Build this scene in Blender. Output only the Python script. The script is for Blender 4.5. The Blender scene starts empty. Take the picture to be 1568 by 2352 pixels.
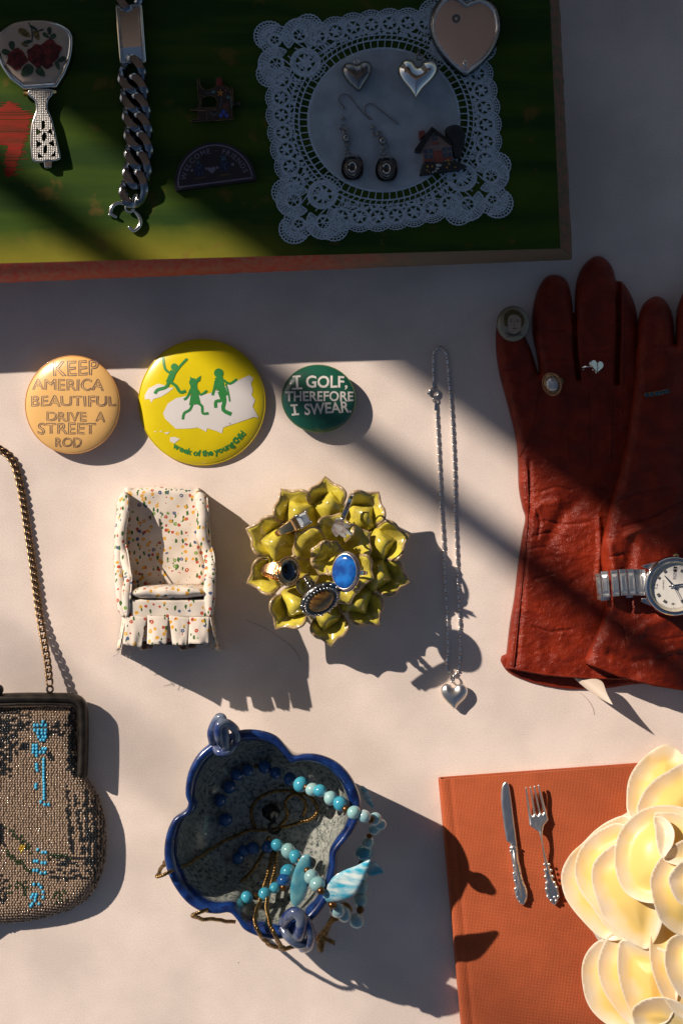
import bpy, bmesh, math, random
import numpy as np
from mathutils import Vector, Matrix, noise

# ------------------------------------------------------------------ camera, sky, sun, exposure
S = 0.000265                 # metres per layout unit
H = 3267.0                   # camera height in layout units
CX, CY = 784.0, 1176.0
sc = bpy.context.scene
col = sc.collection
SUN_EL, SUN_SL = math.radians(30), math.radians(36)
cam_d = bpy.data.cameras.new('camera'); cam = bpy.data.objects.new('camera', cam_d)
col.objects.link(cam); sc.camera = cam
cam.location = (0, 0, H*S)
cam_d.sensor_fit = 'VERTICAL'; cam_d.sensor_height = 36; cam_d.sensor_width = 24
cam_d.lens = 36*H/2352.0
cam_d.clip_start = 0.01; cam_d.clip_end = 100
w = bpy.data.worlds.new('World'); sc.world = w; w.use_nodes = True
wn = w.node_tree.nodes; wl = w.node_tree.links
sky = wn.new('ShaderNodeTexSky'); sky.sky_type = 'NISHITA'; sky.sun_disc = False
sky.sun_elevation = SUN_EL; sky.dust_density = 1.2
wl.new(sky.outputs[0], wn['Background'].inputs[0])
wn['Background'].inputs[1].default_value = 0.047
ldir = Vector((math.cos(SUN_SL)*math.cos(SUN_EL), -math.sin(SUN_SL)*math.cos(SUN_EL), -math.sin(SUN_EL)))
sky.sun_rotation = math.atan2(-ldir.x, -ldir.y)
sd = bpy.data.lights.new('sun', 'SUN'); sun = bpy.data.objects.new('sun', sd); col.objects.link(sun)
sd.energy = 5.0; sd.angle = math.radians(0.55); sd.color = (1.0, 0.885, 0.765)
sun.rotation_euler = ldir.to_track_quat('-Z', 'Y').to_euler()
sun.location = (-2, 1.4, 2)
sc.view_settings.view_transform = 'Standard'; sc.view_settings.look = 'None'
sc.view_settings.gamma = 1; sc.view_settings.exposure = 0.1
sc.view_settings.use_curve_mapping = False

rng = random.Random(7)

# ------------------------------------------------------------------ geometry kit (layout units)
K = 2731/1568.0
def U(px, py, z=0.0):
    k = (H-z)/H
    return ((px-CX)*k, (CY-py)*k, z)
def crop(x0, y0, x1, wc):
    s = (x1-x0)/wc/K
    f = lambda cx, cy: (x0/K+cx*s, y0/K+cy*s)
    f.s = s
    return f
def mapc(f, pts): return [f(*p) for p in pts]

ORG = {}
def link(o): col.objects.link(o); return o
def thing(name, label, cat, org, group=None, kind=None):
    o = link(bpy.data.objects.new(name, None)); o.empty_display_size = 0.01
    o.location = Vector(org)*S; ORG[o.name] = Vector(org)
    tag(o, label, cat, group, kind); return o
def tag(o, label=None, cat=None, group=None, kind=None):
    if label: o['label'] = label
    if cat: o['category'] = cat
    if group: o['group'] = group
    if kind: o['kind'] = kind
    return o
def mk(name, geo, mat, parent=None, smooth=True, solid=0, off=-1, org=None, bevel=0, sub=0, auto=None, label=None):
    vs, fs = geo[0], geo[1]
    me = bpy.data.meshes.new(name)
    if parent is not None: o0 = ORG[parent.name]
    else: o0 = Vector(org) if org is not None else Vector((0, 0, 0))
    a = (np.array(vs, dtype=float)-np.array(o0))*S
    me.from_pydata(a.tolist(), [], [tuple(f) for f in fs])
    me.validate(); me.update()
    if smooth: me.polygons.foreach_set('use_smooth', [True]*len(me.polygons))
    if smooth and auto: me.set_sharp_from_angle(angle=math.radians(auto))
    me.materials.append(mat)
    o = link(bpy.data.objects.new(name, me))
    ORG[o.name] = Vector(o0)
    if parent is not None: o.parent = parent
    else: o.location = Vector(o0)*S
    if label: o['label'] = label
    if solid:
        m = o.modifiers.new('Solid', 'SOLIDIFY'); m.thickness = solid*S; m.offset = off
    if bevel:
        m = o.modifiers.new('Bevel', 'BEVEL'); m.width = bevel*S; m.segments = 2; m.limit_method = 'ANGLE'
    if sub:
        m = o.modifiers.new('Sub', 'SUBSURF'); m.levels = sub; m.render_levels = sub
    return o
def shared(name, geo, mat, smooth=True, auto=None):
    me = bpy.data.meshes.new(name)
    me.from_pydata((np.array(geo[0], dtype=float)*S).tolist(), [], [tuple(f) for f in geo[1]])
    me.validate(); me.update()
    if smooth: me.polygons.foreach_set('use_smooth', [True]*len(me.polygons))
    if smooth and auto: me.set_sharp_from_angle(angle=math.radians(auto))
    me.materials.append(mat); return me
def put(name, me, loc, parent, rot=None, scale=(1, 1, 1), label=None):
    o = link(bpy.data.objects.new(name, me)); o.parent = parent
    o.location = (Vector(loc)-ORG[parent.name])*S
    if rot is not None:
        o.rotation_mode = 'QUATERNION'; o.rotation_quaternion = rot
    o.scale = scale; ORG[o.name] = ORG[parent.name]
    if label: o['label'] = label
    return o

def join(*gs):
    V, F = [], []
    for g in gs:
        n = len(V); V += [tuple(v) for v in g[0]]; F += [tuple(i+n for i in f) for f in g[1]]
    return V, F
def xf(g, m): return [tuple(m @ Vector(v)) for v in g[0]], g[1]
def box(c, s, rz=0):
    V = []; ca, sa = math.cos(rz), math.sin(rz)
    for dz in (-.5, .5):
        for dx, dy in ((-.5, -.5), (.5, -.5), (.5, .5), (-.5, .5)):
            x, y = dx*s[0], dy*s[1]
            V.append((c[0]+x*ca-y*sa, c[1]+x*sa+y*ca, c[2]+dz*s[2]))
    return V, [(3, 2, 1, 0), (4, 5, 6, 7), (0, 1, 5, 4), (1, 2, 6, 5), (2, 3, 7, 6), (3, 0, 4, 7)]
def sphere(c, r, nu=12, nv=8, sq=(1, 1, 1)):
    V = [(c[0], c[1], c[2]-r*sq[2])]
    for j in range(1, nv):
        t = -math.pi/2+math.pi*j/nv
        for i in range(nu):
            p = 2*math.pi*i/nu
            V.append((c[0]+r*sq[0]*math.cos(t)*math.cos(p), c[1]+r*sq[1]*math.cos(t)*math.sin(p), c[2]+r*sq[2]*math.sin(t)))
    V.append((c[0], c[1], c[2]+r*sq[2])); F = []
    for i in range(nu):
        F.append((0, 1+(i+1) % nu, 1+i))
        for j in range(nv-2):
            a = 1+j*nu+i; b = 1+j*nu+(i+1) % nu
            F.append((a, b, b+nu, a+nu))
        a = 1+(nv-2)*nu
        F.append((a+i, a+(i+1) % nu, len(V)-1))
    return V, F
def lathe(prof, c=(0, 0, 0), n=48, sx=1, sy=1, rot=0):
    V, F = [], []; m = len(prof)
    for i in range(n):
        a = 2*math.pi*i/n
        for r, z in prof:
            x, y = r*sx*math.cos(a), r*sy*math.sin(a)
            V.append((c[0]+x*math.cos(rot)-y*math.sin(rot), c[1]+x*math.sin(rot)+y*math.cos(rot), c[2]+z))
    for i in range(n):
        j = (i+1) % n
        for k in range(m-1):
            F.append((i*m+k, j*m+k, j*m+k+1, i*m+k+1))
    return V, F
def cr(pts, n=6, closed=True):
    """Catmull-Rom through the points (any dimension)"""
    P = [np.array(p, float) for p in pts]; N = len(P); out = []
    for i in range(N if closed else N-1):
        p0, p1, p2, p3 = (P[(i-1) % N], P[i], P[(i+1) % N], P[(i+2) % N]) if closed else (P[max(i-1, 0)], P[i], P[i+1], P[min(i+2, N-1)])
        for k in range(n):
            t = k/n
            out.append(tuple(.5*((2*p1)+(-p0+p2)*t+(2*p0-5*p1+4*p2-p3)*t*t+(-p0+3*p1-3*p2+p3)*t**3)))
    if not closed: out.append(tuple(P[-1]))
    return out
def resample(path, step):
    P = [Vector(p) for p in path]; out = [P[0].copy()]; acc = 0.0
    for a, b in zip(P[:-1], P[1:]):
        L = (b-a).length
        if L < 1e-9: continue
        d = step-acc
        while d <= L:
            out.append(a+(b-a)*(d/L)); d += step
        acc = L-(d-step)
    return out
def tube(path, r, n=8, closed=False, cap=True, flat=1.0, clampz=None):
    P = [Vector(p) for p in path]; N = len(P)
    R = r if isinstance(r, (list, tuple)) else [r]*N
    V, F = [], []; up = None
    T = []
    for i in range(N):
        if closed: t = P[(i+1) % N]-P[(i-1) % N]
        else: t = P[min(i+1, N-1)]-P[max(i-1, 0)]
        T.append(t.normalized() if t.length > 1e-9 else Vector((0, 0, 1)))
    a = Vector((0, 0, 1)) if abs(T[0].z) < .9 else Vector((1, 0, 0))
    nrm = (a-T[0]*a.dot(T[0])).normalized()
    for i in range(N):
        nrm = (nrm-T[i]*nrm.dot(T[i]))
        nrm = nrm.normalized() if nrm.length > 1e-6 else T[i].orthogonal().normalized()
        b = T[i].cross(nrm)
        for k in range(n):
            q = 2*math.pi*k/n
            V.append(tuple(P[i]+nrm*(math.cos(q)*R[i]*flat)+b*(math.sin(q)*R[i])))
    for i in range(N if closed else N-1):
        j = (i+1) % N
        for k in range(n):
            l = (k+1) % n
            F.append((i*n+k, i*n+l, j*n+l, j*n+k))
    if cap and not closed:
        F.append(tuple(range(n))[::-1]); F.append(tuple((N-1)*n+k for k in range(n)))
    if clampz: V = [(x, y, max(clampz[0], min(clampz[1], z))) for x, y, z in V]
    return V, F
def circle(c, r, n=32, ry=None, rot=0):
    ry = ry or r
    return [(c[0]+r*math.cos(2*math.pi*i/n)*math.cos(rot)-ry*math.sin(2*math.pi*i/n)*math.sin(rot),
             c[1]+r*math.cos(2*math.pi*i/n)*math.sin(rot)+ry*math.sin(2*math.pi*i/n)*math.cos(rot)) for i in range(n)]
def pdist(pts, poly, openseg=()):
    """distance and nearest point of each pt to polygon boundary"""
    pts = np.asarray(pts, float); A = np.asarray(poly, float); B = np.roll(A, -1, 0)
    keep = [i for i in range(len(A)) if i not in openseg]
    A, B = A[keep], B[keep]
    best = np.full(len(pts), 1e18); near = np.zeros((len(pts), 2))
    D = B-A; L2 = (D**2).sum(1)+1e-12
    for i in range(len(A)):
        t = np.clip(((pts-A[i])@D[i])/L2[i], 0, 1)
        q = A[i]+t[:, None]*D[i]
        d = ((pts-q)**2).sum(1); m = d < best
        best[m] = d[m]; near[m] = q[m]
    return np.sqrt(best), near
def inside(pts, poly):
    pts = np.asarray(pts, float); A = np.asarray(poly, float); B = np.roll(A, -1, 0)
    r = np.zeros(len(pts), bool); x, y = pts[:, 0], pts[:, 1]
    for (x0, y0), (x1, y1) in zip(A, B):
        if y0 == y1: continue
        c = ((y0 > y) != (y1 > y)) & (x < (x1-x0)*(y-y0)/(y1-y0)+x0)
        r ^= c
    return r
def inflate(poly, zf, step=4.0, bottom=None, openpts=None, proj=True):
    """sheet over a polygon given in picture units, z = zf(d, x, y); bottom: z function or number closes it below"""
    P = np.asarray(poly, float); lo = P.min(0)-step; hi = P.max(0)+step
    nx = int((hi[0]-lo[0])/step)+1; ny = int((hi[1]-lo[1])/step)+1
    gx = lo[0]+np.arange(nx+1)*step; gy = lo[1]+np.arange(ny+1)*step
    cx, cy = np.meshgrid(gx[:-1]+step/2, gy[:-1]+step/2)
    ins = inside(np.c_[cx.ravel(), cy.ravel()], P).reshape(ny, nx)
    idx = -np.ones((ny+1, nx+1), int); cnt = np.zeros((ny+1, nx+1), int)
    for dy in (0, 1):
        for dx in (0, 1):
            cnt[dy:ny+dy, dx:nx+dx] += ins
    vy, vx = np.nonzero(cnt); idx[vy, vx] = np.arange(len(vy))
    pts = np.c_[gx[vx], gy[vy]]; bd = cnt[vy, vx] < 4
    d, near = pdist(pts, P)
    pts[bd] = near[bd]
    if openpts is not None:
        d, _ = pdist(pts, P, openpts)
    else: d[bd] = 0
    ins2 = inside(pts, P); d[(~ins2) & (~bd)] = 0
    z = np.broadcast_to(zf(d, pts[:, 0], pts[:, 1]), d.shape)
    F = []; edges = {}
    for j, i in zip(*np.nonzero(ins)):
        q = (idx[j, i], idx[j+1, i], idx[j+1, i+1], idx[j, i+1])
        F.append(tuple(int(k) for k in q))
    V = [U(x, y, zz) if proj else (x-CX, CY-y, zz) for (x, y), zz in zip(pts, z)]
    if bottom is not None:
        n = len(V)
        zb = bottom(d, pts[:, 0], pts[:, 1]) if callable(bottom) else np.full(len(pts), float(bottom))
        for f in F:
            for k in range(4):
                a, b = f[k], f[(k+1) % 4]
                if (b, a) in edges: del edges[(b, a)]
                else: edges[(a, b)] = 1
        V += [(x, y, min(zz, zbb)) for (x, y, zz), zbb in zip(V, zb)]
        F2 = [tuple(k+n for k in f[::-1]) for f in F]
        side = [(b, a, a+n, b+n) for (a, b) in edges]
        F = F+F2+side
    return V, F
def prism(poly, z0, z1, holes=(), inset=0, proj=True, zc=None):
    """flat plate with outline (picture units) and optional holes, from z0 to z1"""
    bm = bmesh.new()
    zc = z1 if zc is None else zc
    def ring(p):
        vs = [bm.verts.new(U(x, y, zc) if proj else (x, y, zc)) for x, y in p]
        return [bm.edges.new((vs[i], vs[(i+1) % len(vs)])) for i in range(len(vs))]
    E = ring(poly)
    for h in holes: E += ring(h)
    bmesh.ops.triangle_fill(bm, edges=E, use_beauty=True, use_dissolve=False)
    for v in bm.verts: v.co.z = z1
    if abs(z1-z0) > 1e-6:
        r = bmesh.ops.extrude_face_region(bm, geom=bm.faces[:])
        for g in r['geom']:
            if isinstance(g, bmesh.types.BMVert): g.co.z = z0
    bmesh.ops.recalc_face_normals(bm, faces=bm.faces[:])
    bm.verts.index_update()
    V = [tuple(v.co) for v in bm.verts]; F = [tuple(v.index for v in f.verts) for f in bm.faces]
    bm.free(); return V, F
def pf(*polys):
    V, F = [], []
    for p in polys:
        n = len(V); V += [tuple(q[:2]) for q in p]; F.append(tuple(range(n, n+len(p))))
    return V, F
def drape(flat, zf, maxlen=9.0, proj=True):
    """flat print (verts2d, faces in picture units) laid on the surface z = zf(x, y)"""
    bm = bmesh.new()
    vs = [bm.verts.new((x, y, 0)) for x, y in flat[0]]
    for f in flat[1]:
        try: bm.faces.new([vs[i] for i in f])
        except Exception: pass
    bmesh.ops.triangulate(bm, faces=bm.faces[:])
    for _ in range(5):
        e = [e for e in bm.edges if e.calc_length() > maxlen]
        if not e: break
        bmesh.ops.subdivide_edges(bm, edges=e, cuts=1)
        bmesh.ops.triangulate(bm, faces=[f for f in bm.faces if len(f.verts) > 3])
    V = []
    for v in bm.verts:
        z = zf(v.co.x, v.co.y); V.append(U(v.co.x, v.co.y, z) if proj else (v.co.x, v.co.y, z))
    bm.verts.index_update(); bm.faces.ensure_lookup_table()
    F = []
    for f in bm.faces:
        ids = [v.index for v in f.verts]
        a, b, c = (Vector(V[i]) for i in ids[:3])
        if (b-a).cross(c-a).z < 0: ids = ids[::-1]
        F.append(tuple(ids))
    bm.free(); return V, F
def stroke(pts, wd, closed=False):
    """flat ribbon along a 2D polyline: (verts2d, faces)"""
    P = [Vector(p) for p in pts]; N = len(P); V, F = [], []
    for i in range(N):
        t = (P[(i+1) % N]-P[(i-1) % N]) if closed else (P[min(i+1, N-1)]-P[max(i-1, 0)])
        t = t.normalized() if t.length > 1e-9 else Vector((1, 0))
        nn = Vector((-t.y, t.x)); w_ = wd[i] if isinstance(wd, (list, tuple)) else wd
        V += [tuple(P[i]+nn*w_/2), tuple(P[i]-nn*w_/2)]
    for i in range(N if closed else N-1):
        j = (i+1) % N
        F.append((2*i, 2*i+1, 2*j+1, 2*j))
    return V, F
def flatjoin(items):
    V, F = [], []
    for v, f in items:
        n = len(V); V += list(v); F += [tuple(i+n for i in q) for q in f]
    return V, F
def thick(flat, zf, t, proj=True):
    """raise flat ribbons (2D) to thin slabs at zf"""
    V2, F2 = flat; n = len(V2)
    top = []; bot = []
    for x, y in V2:
        z = zf(x, y); u = U(x, y, z) if proj else (x, y, z)
        top.append(u); bot.append((u[0], u[1], z-t))
    F = []; cnt = {}
    for f in F2:
        a, b, c = (Vector(top[i]) for i in f[:3])
        f = tuple(f) if (b-a).cross(c-a).z > 0 else tuple(f[::-1])
        F.append(f)
        for k in range(len(f)):
            e = (f[k], f[(k+1) % len(f)])
            if (e[1], e[0]) in cnt: del cnt[(e[1], e[0])]
            else: cnt[e] = 1
    F += [(b, a, a+n, b+n) for a, b in cnt]
    return top+bot, F
_txt = {}
def text_flat(s, bold=0.0, outline=0.0):
    """glyph faces (or outline strokes) normalised to height 1, x from 0; returns (V2, F, width)"""
    key = (s, bold, outline)
    if key in _txt: return _txt[key]
    cu = bpy.data.curves.new('t', 'FONT'); cu.body = s; cu.offset = bold; cu.resolution_u = 3
    cu.fill_mode = 'NONE' if outline else 'FRONT'
    ob = bpy.data.objects.new('t', cu); col.objects.link(ob)
    dg = bpy.context.evaluated_depsgraph_get(); dg.update()
    me = bpy.data.meshes.new_from_object(ob.evaluated_get(dg))
    V = [(v.co.x, v.co.y) for v in me.vertices]
    if outline:
        adj = {}
        for e in me.edges:
            adj.setdefault(e.vertices[0], []).append(e.vertices[1]); adj.setdefault(e.vertices[1], []).append(e.vertices[0])
        seen = set(); items = []
        for v0 in adj:
            if v0 in seen: continue
            loop = [v0]; seen.add(v0); cur = v0
            while True:
                nx = [n for n in adj[cur] if n not in seen]
                if not nx: break
                cur = nx[0]; seen.add(cur); loop.append(cur)
            items.append(stroke([V[i] for i in loop], outline, True))
        V, F = flatjoin(items)
    else: F = [tuple(p.vertices) for p in me.polygons]
    bpy.data.objects.remove(ob); bpy.data.curves.remove(cu); bpy.data.meshes.remove(me)
    xs = [v[0] for v in V]; ys = [v[1] for v in V]
    x0, y0, h = min(xs), min(ys), (max(ys)-min(ys)) or 1
    V = [((x-x0)/h, (y-y0)/h) for x, y in V]
    _txt[key] = (V, F, (max(xs)-x0)/h); return _txt[key]
def text_box(s, x0, x1, yb, yt, rot=0, bold=0.0, outline=0.0, wob=0.0):
    """text fitted into a picture box; yb bottom, yt top"""
    V, F, wd = text_flat(s, bold, outline); out = []
    cx, cy = (x0+x1)/2, (yb+yt)/2
    for x, y in V:
        X = (x/wd-.5)*(x1-x0); Y = -(y-.5)*(yb-yt)
        if wob:
            n = noise.noise_vector(Vector((X*.06+cx, Y*.06+cy, 1.3))); X += n.x*wob; Y += n.y*wob
        out.append((cx+X*math.cos(rot)-Y*math.sin(rot), cy+X*math.sin(rot)+Y*math.cos(rot)))
    return out, F
def text_arc(s, c, r, a0, a1, h, top=True, bold=0.0, wide=.62):
    """letters along an arc (degrees, clockwise from up when top, from down going right when not)"""
    items = []; n = len(s)
    wid = []
    for ch in s: wid.append(.35 if ch == ' ' else max(.25, text_flat(ch, bold)[2])+.12)
    tot = sum(wid); acc = 0
    hx = text_flat('x', bold)[2]
    for ch, wd in zip(s, wid):
        a = math.radians(a0+(a1-a0)*(acc+wd/2)/tot); acc += wd
        if ch == ' ': continue
        V, F, w1 = text_flat(ch, bold); hh = h
        yo = 0
        if ch in 'weoxunaсv' and not top: hh = h*.72
        if ch in 'gy' and not top: yo = -.28*h
        if ch in '.•': hh = h*.22; yo = h*.35
        o = []
        for x, y in V:
            X = (x-w1/2)*hh; Y = y*hh+yo
            if top: q = (c[0]+(r+Y)*math.sin(a)+X*math.cos(a), c[1]-(r+Y)*math.cos(a)+X*math.sin(a))
            else: q = (c[0]+(r-Y)*math.sin(a)+X*math.cos(a), c[1]+(r-Y)*math.cos(a)-X*math.sin(a))
            o.append(q)
        items.append((o, F))
    return flatjoin(items)
def heart(c, wd, ht, rot=0, n=44):
    P = []
    for i in range(n):
        t = 2*math.pi*i/n
        x = 16*math.sin(t)**3; y = -(13*math.cos(t)-5*math.cos(2*t)-2*math.cos(3*t)-math.cos(4*t))
        X, Y = x/32*wd, (y-2.5)/29*ht
        P.append((c[0]+X*math.cos(rot)-Y*math.sin(rot), c[1]+X*math.sin(rot)+Y*math.cos(rot)))
    return P
def link_geo(l, wd, r, twist=math.pi/4, clamp=None, n=22, m=7):
    P = []
    for i in range(n):
        t = 2*math.pi*i/n
        x = wd*math.cos(t); y = l*math.sin(t); a = twist*math.sin(t)
        P.append((x*math.cos(a), y, x*math.sin(a)))
    return tube(P, r, m, closed=True, clampz=clamp)
def rope(path, r, pitch, strands=2, n=5, ph=0):
    """twisted cord along a path"""
    P = resample(path, pitch/7.0)
    if len(P) < 3: P = [Vector(p) for p in path]
    out = []
    for s_ in range(strands):
        Q = []
        nrm = Vector((0, 0, 1))
        for i, p in enumerate(P):
            t = (P[min(i+1, len(P)-1)]-P[max(i-1, 0)])
            t = t.normalized() if t.length > 1e-9 else Vector((1, 0, 0))
            nrm = nrm-t*nrm.dot(t)
            nrm = nrm.normalized() if nrm.length > 1e-5 else t.orthogonal().normalized()
            b = t.cross(nrm); a = 2*math.pi*(i/7.0+s_/strands)+ph
            Q.append(p+nrm*(math.cos(a)*r*.55)+b*(math.sin(a)*r*.55))
        out.append(tube(Q, r*.55, n))
    return join(*out)
def rnd(d, w_): # rounded edge profile 0..1
    q = np.clip(d/w_, 0, 1)
    return np.sqrt(np.clip(1-(1-q)**2, 0, 1))

# ------------------------------------------------------------------ materials
def ns(px): return 1.0/(px*S)
def mat(name, c, rough=.5, metal=0.0, coat=0.0, spec=.5, var=0.0, vpx=40, vcol=None, bump=0.0, bpx=6, bdist=1.0, sheen=0.0,
        trans=0.0, sss=0.0, sssr=(1, .6, .3), stretch=None, rvar=0.0, ior=1.5, aniso=0.0, detail=4, translucent=None):
    m = bpy.data.materials.new(name); m.use_nodes = True
    N, L = m.node_tree.nodes, m.node_tree.links
    b = N['Principled BSDF']; I = b.inputs
    I['Base Color'].default_value = (*c, 1); I['Roughness'].default_value = rough; I['Metallic'].default_value = metal
    I['Coat Weight'].default_value = coat; I['Coat Roughness'].default_value = .06; I['Specular IOR Level'].default_value = spec
    I['Sheen Weight'].default_value = sheen; I['Transmission Weight'].default_value = trans; I['IOR'].default_value = ior
    if sss: I['Subsurface Weight'].default_value = sss; I['Subsurface Radius'].default_value = sssr; I['Subsurface Scale'].default_value = 12*S
    tc = N.new('ShaderNodeTexCoord'); mp = N.new('ShaderNodeMapping'); L.new(tc.outputs['Object'], mp.inputs[0])
    if stretch: mp.inputs['Scale'].default_value = stretch
    m['co'] = mp.name
    if var or rvar:
        n = N.new('ShaderNodeTexNoise'); n.inputs['Scale'].default_value = ns(vpx); n.inputs['Detail'].default_value = detail
        L.new(mp.outputs[0], n.inputs['Vector'])
        if var:
            r = N.new('ShaderNodeValToRGB'); e = r.color_ramp.elements
            v2 = vcol or tuple(max(0, q*(1-var)) for q in c)
            e[0].position = .38; e[0].color = (*v2, 1); e[1].position = .64; e[1].color = (*(c if vcol else tuple(min(1, q*(1+var*.5)) for q in c)), 1)
            L.new(n.outputs['Fac'], r.inputs[0]); L.new(r.outputs[0], I['Base Color'])
        if rvar:
            q = N.new('ShaderNodeMapRange'); q.inputs[3].default_value = max(.02, rough-rvar); q.inputs[4].default_value = min(1, rough+rvar)
            L.new(n.outputs['Fac'], q.inputs[0]); L.new(q.outputs[0], I['Roughness'])
    if bump:
        n2 = N.new('ShaderNodeTexNoise'); n2.inputs['Scale'].default_value = ns(bpx); n2.inputs['Detail'].default_value = 3
        L.new(mp.outputs[0], n2.inputs['Vector'])
        bp = N.new('ShaderNodeBump'); bp.inputs['Strength'].default_value = bump; bp.inputs['Distance'].default_value = bdist*S
        L.new(n2.outputs['Fac'], bp.inputs['Height']); L.new(bp.outputs[0], I['Normal'])
        m['bump'] = bp.name
    if translucent:
        t = N.new('ShaderNodeBsdfTranslucent'); t.inputs[0].default_value = (*translucent[0], 1)
        mx = N.new('ShaderNodeMixShader'); mx.inputs[0].default_value = translucent[1]
        L.new(b.outputs[0], mx.inputs[1]); L.new(t.outputs[0], mx.inputs[2]); L.new(mx.outputs[0], N['Material Output'].inputs[0])
    return m
def nodes(m): return m.node_tree.nodes, m.node_tree.links, m.node_tree.nodes['Principled BSDF']
def weave(m, px, strength=.3, dist=.8, rot=0.0, dark=.8, space='Object'):
    """two crossing thread waves as relief and fine colour"""
    N, L, b = nodes(m); tc = N.new('ShaderNodeTexCoord'); mp = N.new('ShaderNodeMapping'); mp.inputs['Rotation'].default_value = (0, 0, rot)
    L.new(tc.outputs[space], mp.inputs[0]); outs = []
    for ax in ('X', 'Y'):
        wv = N.new('ShaderNodeTexWave'); wv.bands_direction = ax; wv.inputs['Scale'].default_value = ns(px)/3.1; wv.inputs['Distortion'].default_value = 1.2
        wv.inputs['Detail'].default_value = 1; wv.inputs['Detail Scale'].default_value = 3
        L.new(mp.outputs[0], wv.inputs['Vector']); outs.append(wv.outputs['Fac'])
    mx = N.new('ShaderNodeMath'); mx.operation = 'MULTIPLY'; L.new(outs[0], mx.inputs[0]); L.new(outs[1], mx.inputs[1])
    bp = N.new('ShaderNodeBump'); bp.inputs['Strength'].default_value = strength; bp.inputs['Distance'].default_value = dist*S
    L.new(mx.outputs[0], bp.inputs['Height']); L.new(bp.outputs[0], b.inputs['Normal'])
    src = b.inputs['Base Color'].links[0].from_socket if b.inputs['Base Color'].links else None
    hm = N.new('ShaderNodeMixRGB'); hm.blend_type = 'MULTIPLY'; hm.inputs[0].default_value = 1
    rp = N.new('ShaderNodeMapRange'); rp.inputs[3].default_value = dark; rp.inputs[4].default_value = 1.12
    L.new(mx.outputs[0], rp.inputs[0])
    if src: L.new(src, hm.inputs[1])
    else: hm.inputs[1].default_value = b.inputs['Base Color'].default_value
    L.new(rp.outputs[0], hm.inputs[2]); L.new(hm.outputs[0], b.inputs['Base Color'])
    return m
MT = {}
MT['silver'] = mat('silver', (.72, .70, .67), .16, 1, rvar=.08, vpx=20, bump=.08, bpx=10)
MT['silver_mirror'] = mat('silver_mirror', (.80, .77, .74), .05, 1, bump=.04, bpx=30)
MT['steel'] = mat('steel', (.62, .62, .62), .22, 1, rvar=.12, vpx=14, bump=.12, bpx=5)
MT['dark_silver'] = mat('dark_silver', (.30, .29, .28), .25, 1, rvar=.1, vpx=8, bump=.3, bpx=4)
MT['pewter'] = mat('pewter', (.18, .18, .18), .3, 1, var=.4, vpx=10, bump=.3, bpx=5)
MT['gold'] = mat('gold', (.85, .56, .28), .18, 1, rvar=.1, vpx=12, bump=.1, bpx=6)
MT['brass'] = mat('brass', (.34, .21, .08), .3, 1, var=.5, vpx=10, bump=.2, bpx=4)
MT['old_brass'] = mat('old_brass', (.30, .19, .10), .34, 1, var=.5, vpx=8, bump=.3, bpx=4)
MT['bronze_dark'] = mat('bronze_dark', (.035, .028, .022), .42, .5, var=.5, vpx=20, bump=.3, bpx=6)
# ------------------------------------------------------------------ setting: table, window frame
def table_mat():
    m = mat('table_paper', (.865, .73, .648), .62, spec=.25, var=.13, vpx=220, bump=.14, bpx=3.2, bdist=.6)
    N, L, b = nodes(m)
    src = b.inputs['Base Color'].links[0].from_socket
    tc = N.new('ShaderNodeTexCoord')
    g = N.new('ShaderNodeTexNoise'); g.inputs['Scale'].default_value = ns(3.0); g.inputs['Detail'].default_value = 2; L.new(tc.outputs['Object'], g.inputs['Vector'])
    mr = N.new('ShaderNodeMapRange'); mr.inputs[1].default_value = .3; mr.inputs[2].default_value = .7; mr.inputs[3].default_value = .89; mr.inputs[4].default_value = 1.06
    L.new(g.outputs['Fac'], mr.inputs[0])
    mx = N.new('ShaderNodeMixRGB'); mx.blend_type = 'MULTIPLY'; mx.inputs[0].default_value = 1
    L.new(src, mx.inputs[1]); L.new(mr.outputs[0], mx.inputs[2])
    v = N.new('ShaderNodeTexVoronoi'); v.inputs['Scale'].default_value = ns(120); L.new(tc.outputs['Object'], v.inputs['Vector'])
    lt = N.new('ShaderNodeMath'); lt.operation = 'LESS_THAN'; lt.inputs[1].default_value = .011; L.new(v.outputs['Distance'], lt.inputs[0])
    m2 = N.new('ShaderNodeMixRGB'); m2.inputs[2].default_value = (.10, .06, .04, 1)
    L.new(lt.outputs[0], m2.inputs[0]); L.new(mx.outputs[0], m2.inputs[1]); L.new(m2.outputs[0], b.inputs['Base Color'])
    return m
T = 4200
o = mk('table_top', ([(-T, -T, 0), (T, -T, 0), (T, T, 0), (-T, T, 0)], [(0, 1, 2, 3)]), table_mat(), smooth=False)
tag(o, kind='structure')

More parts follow.
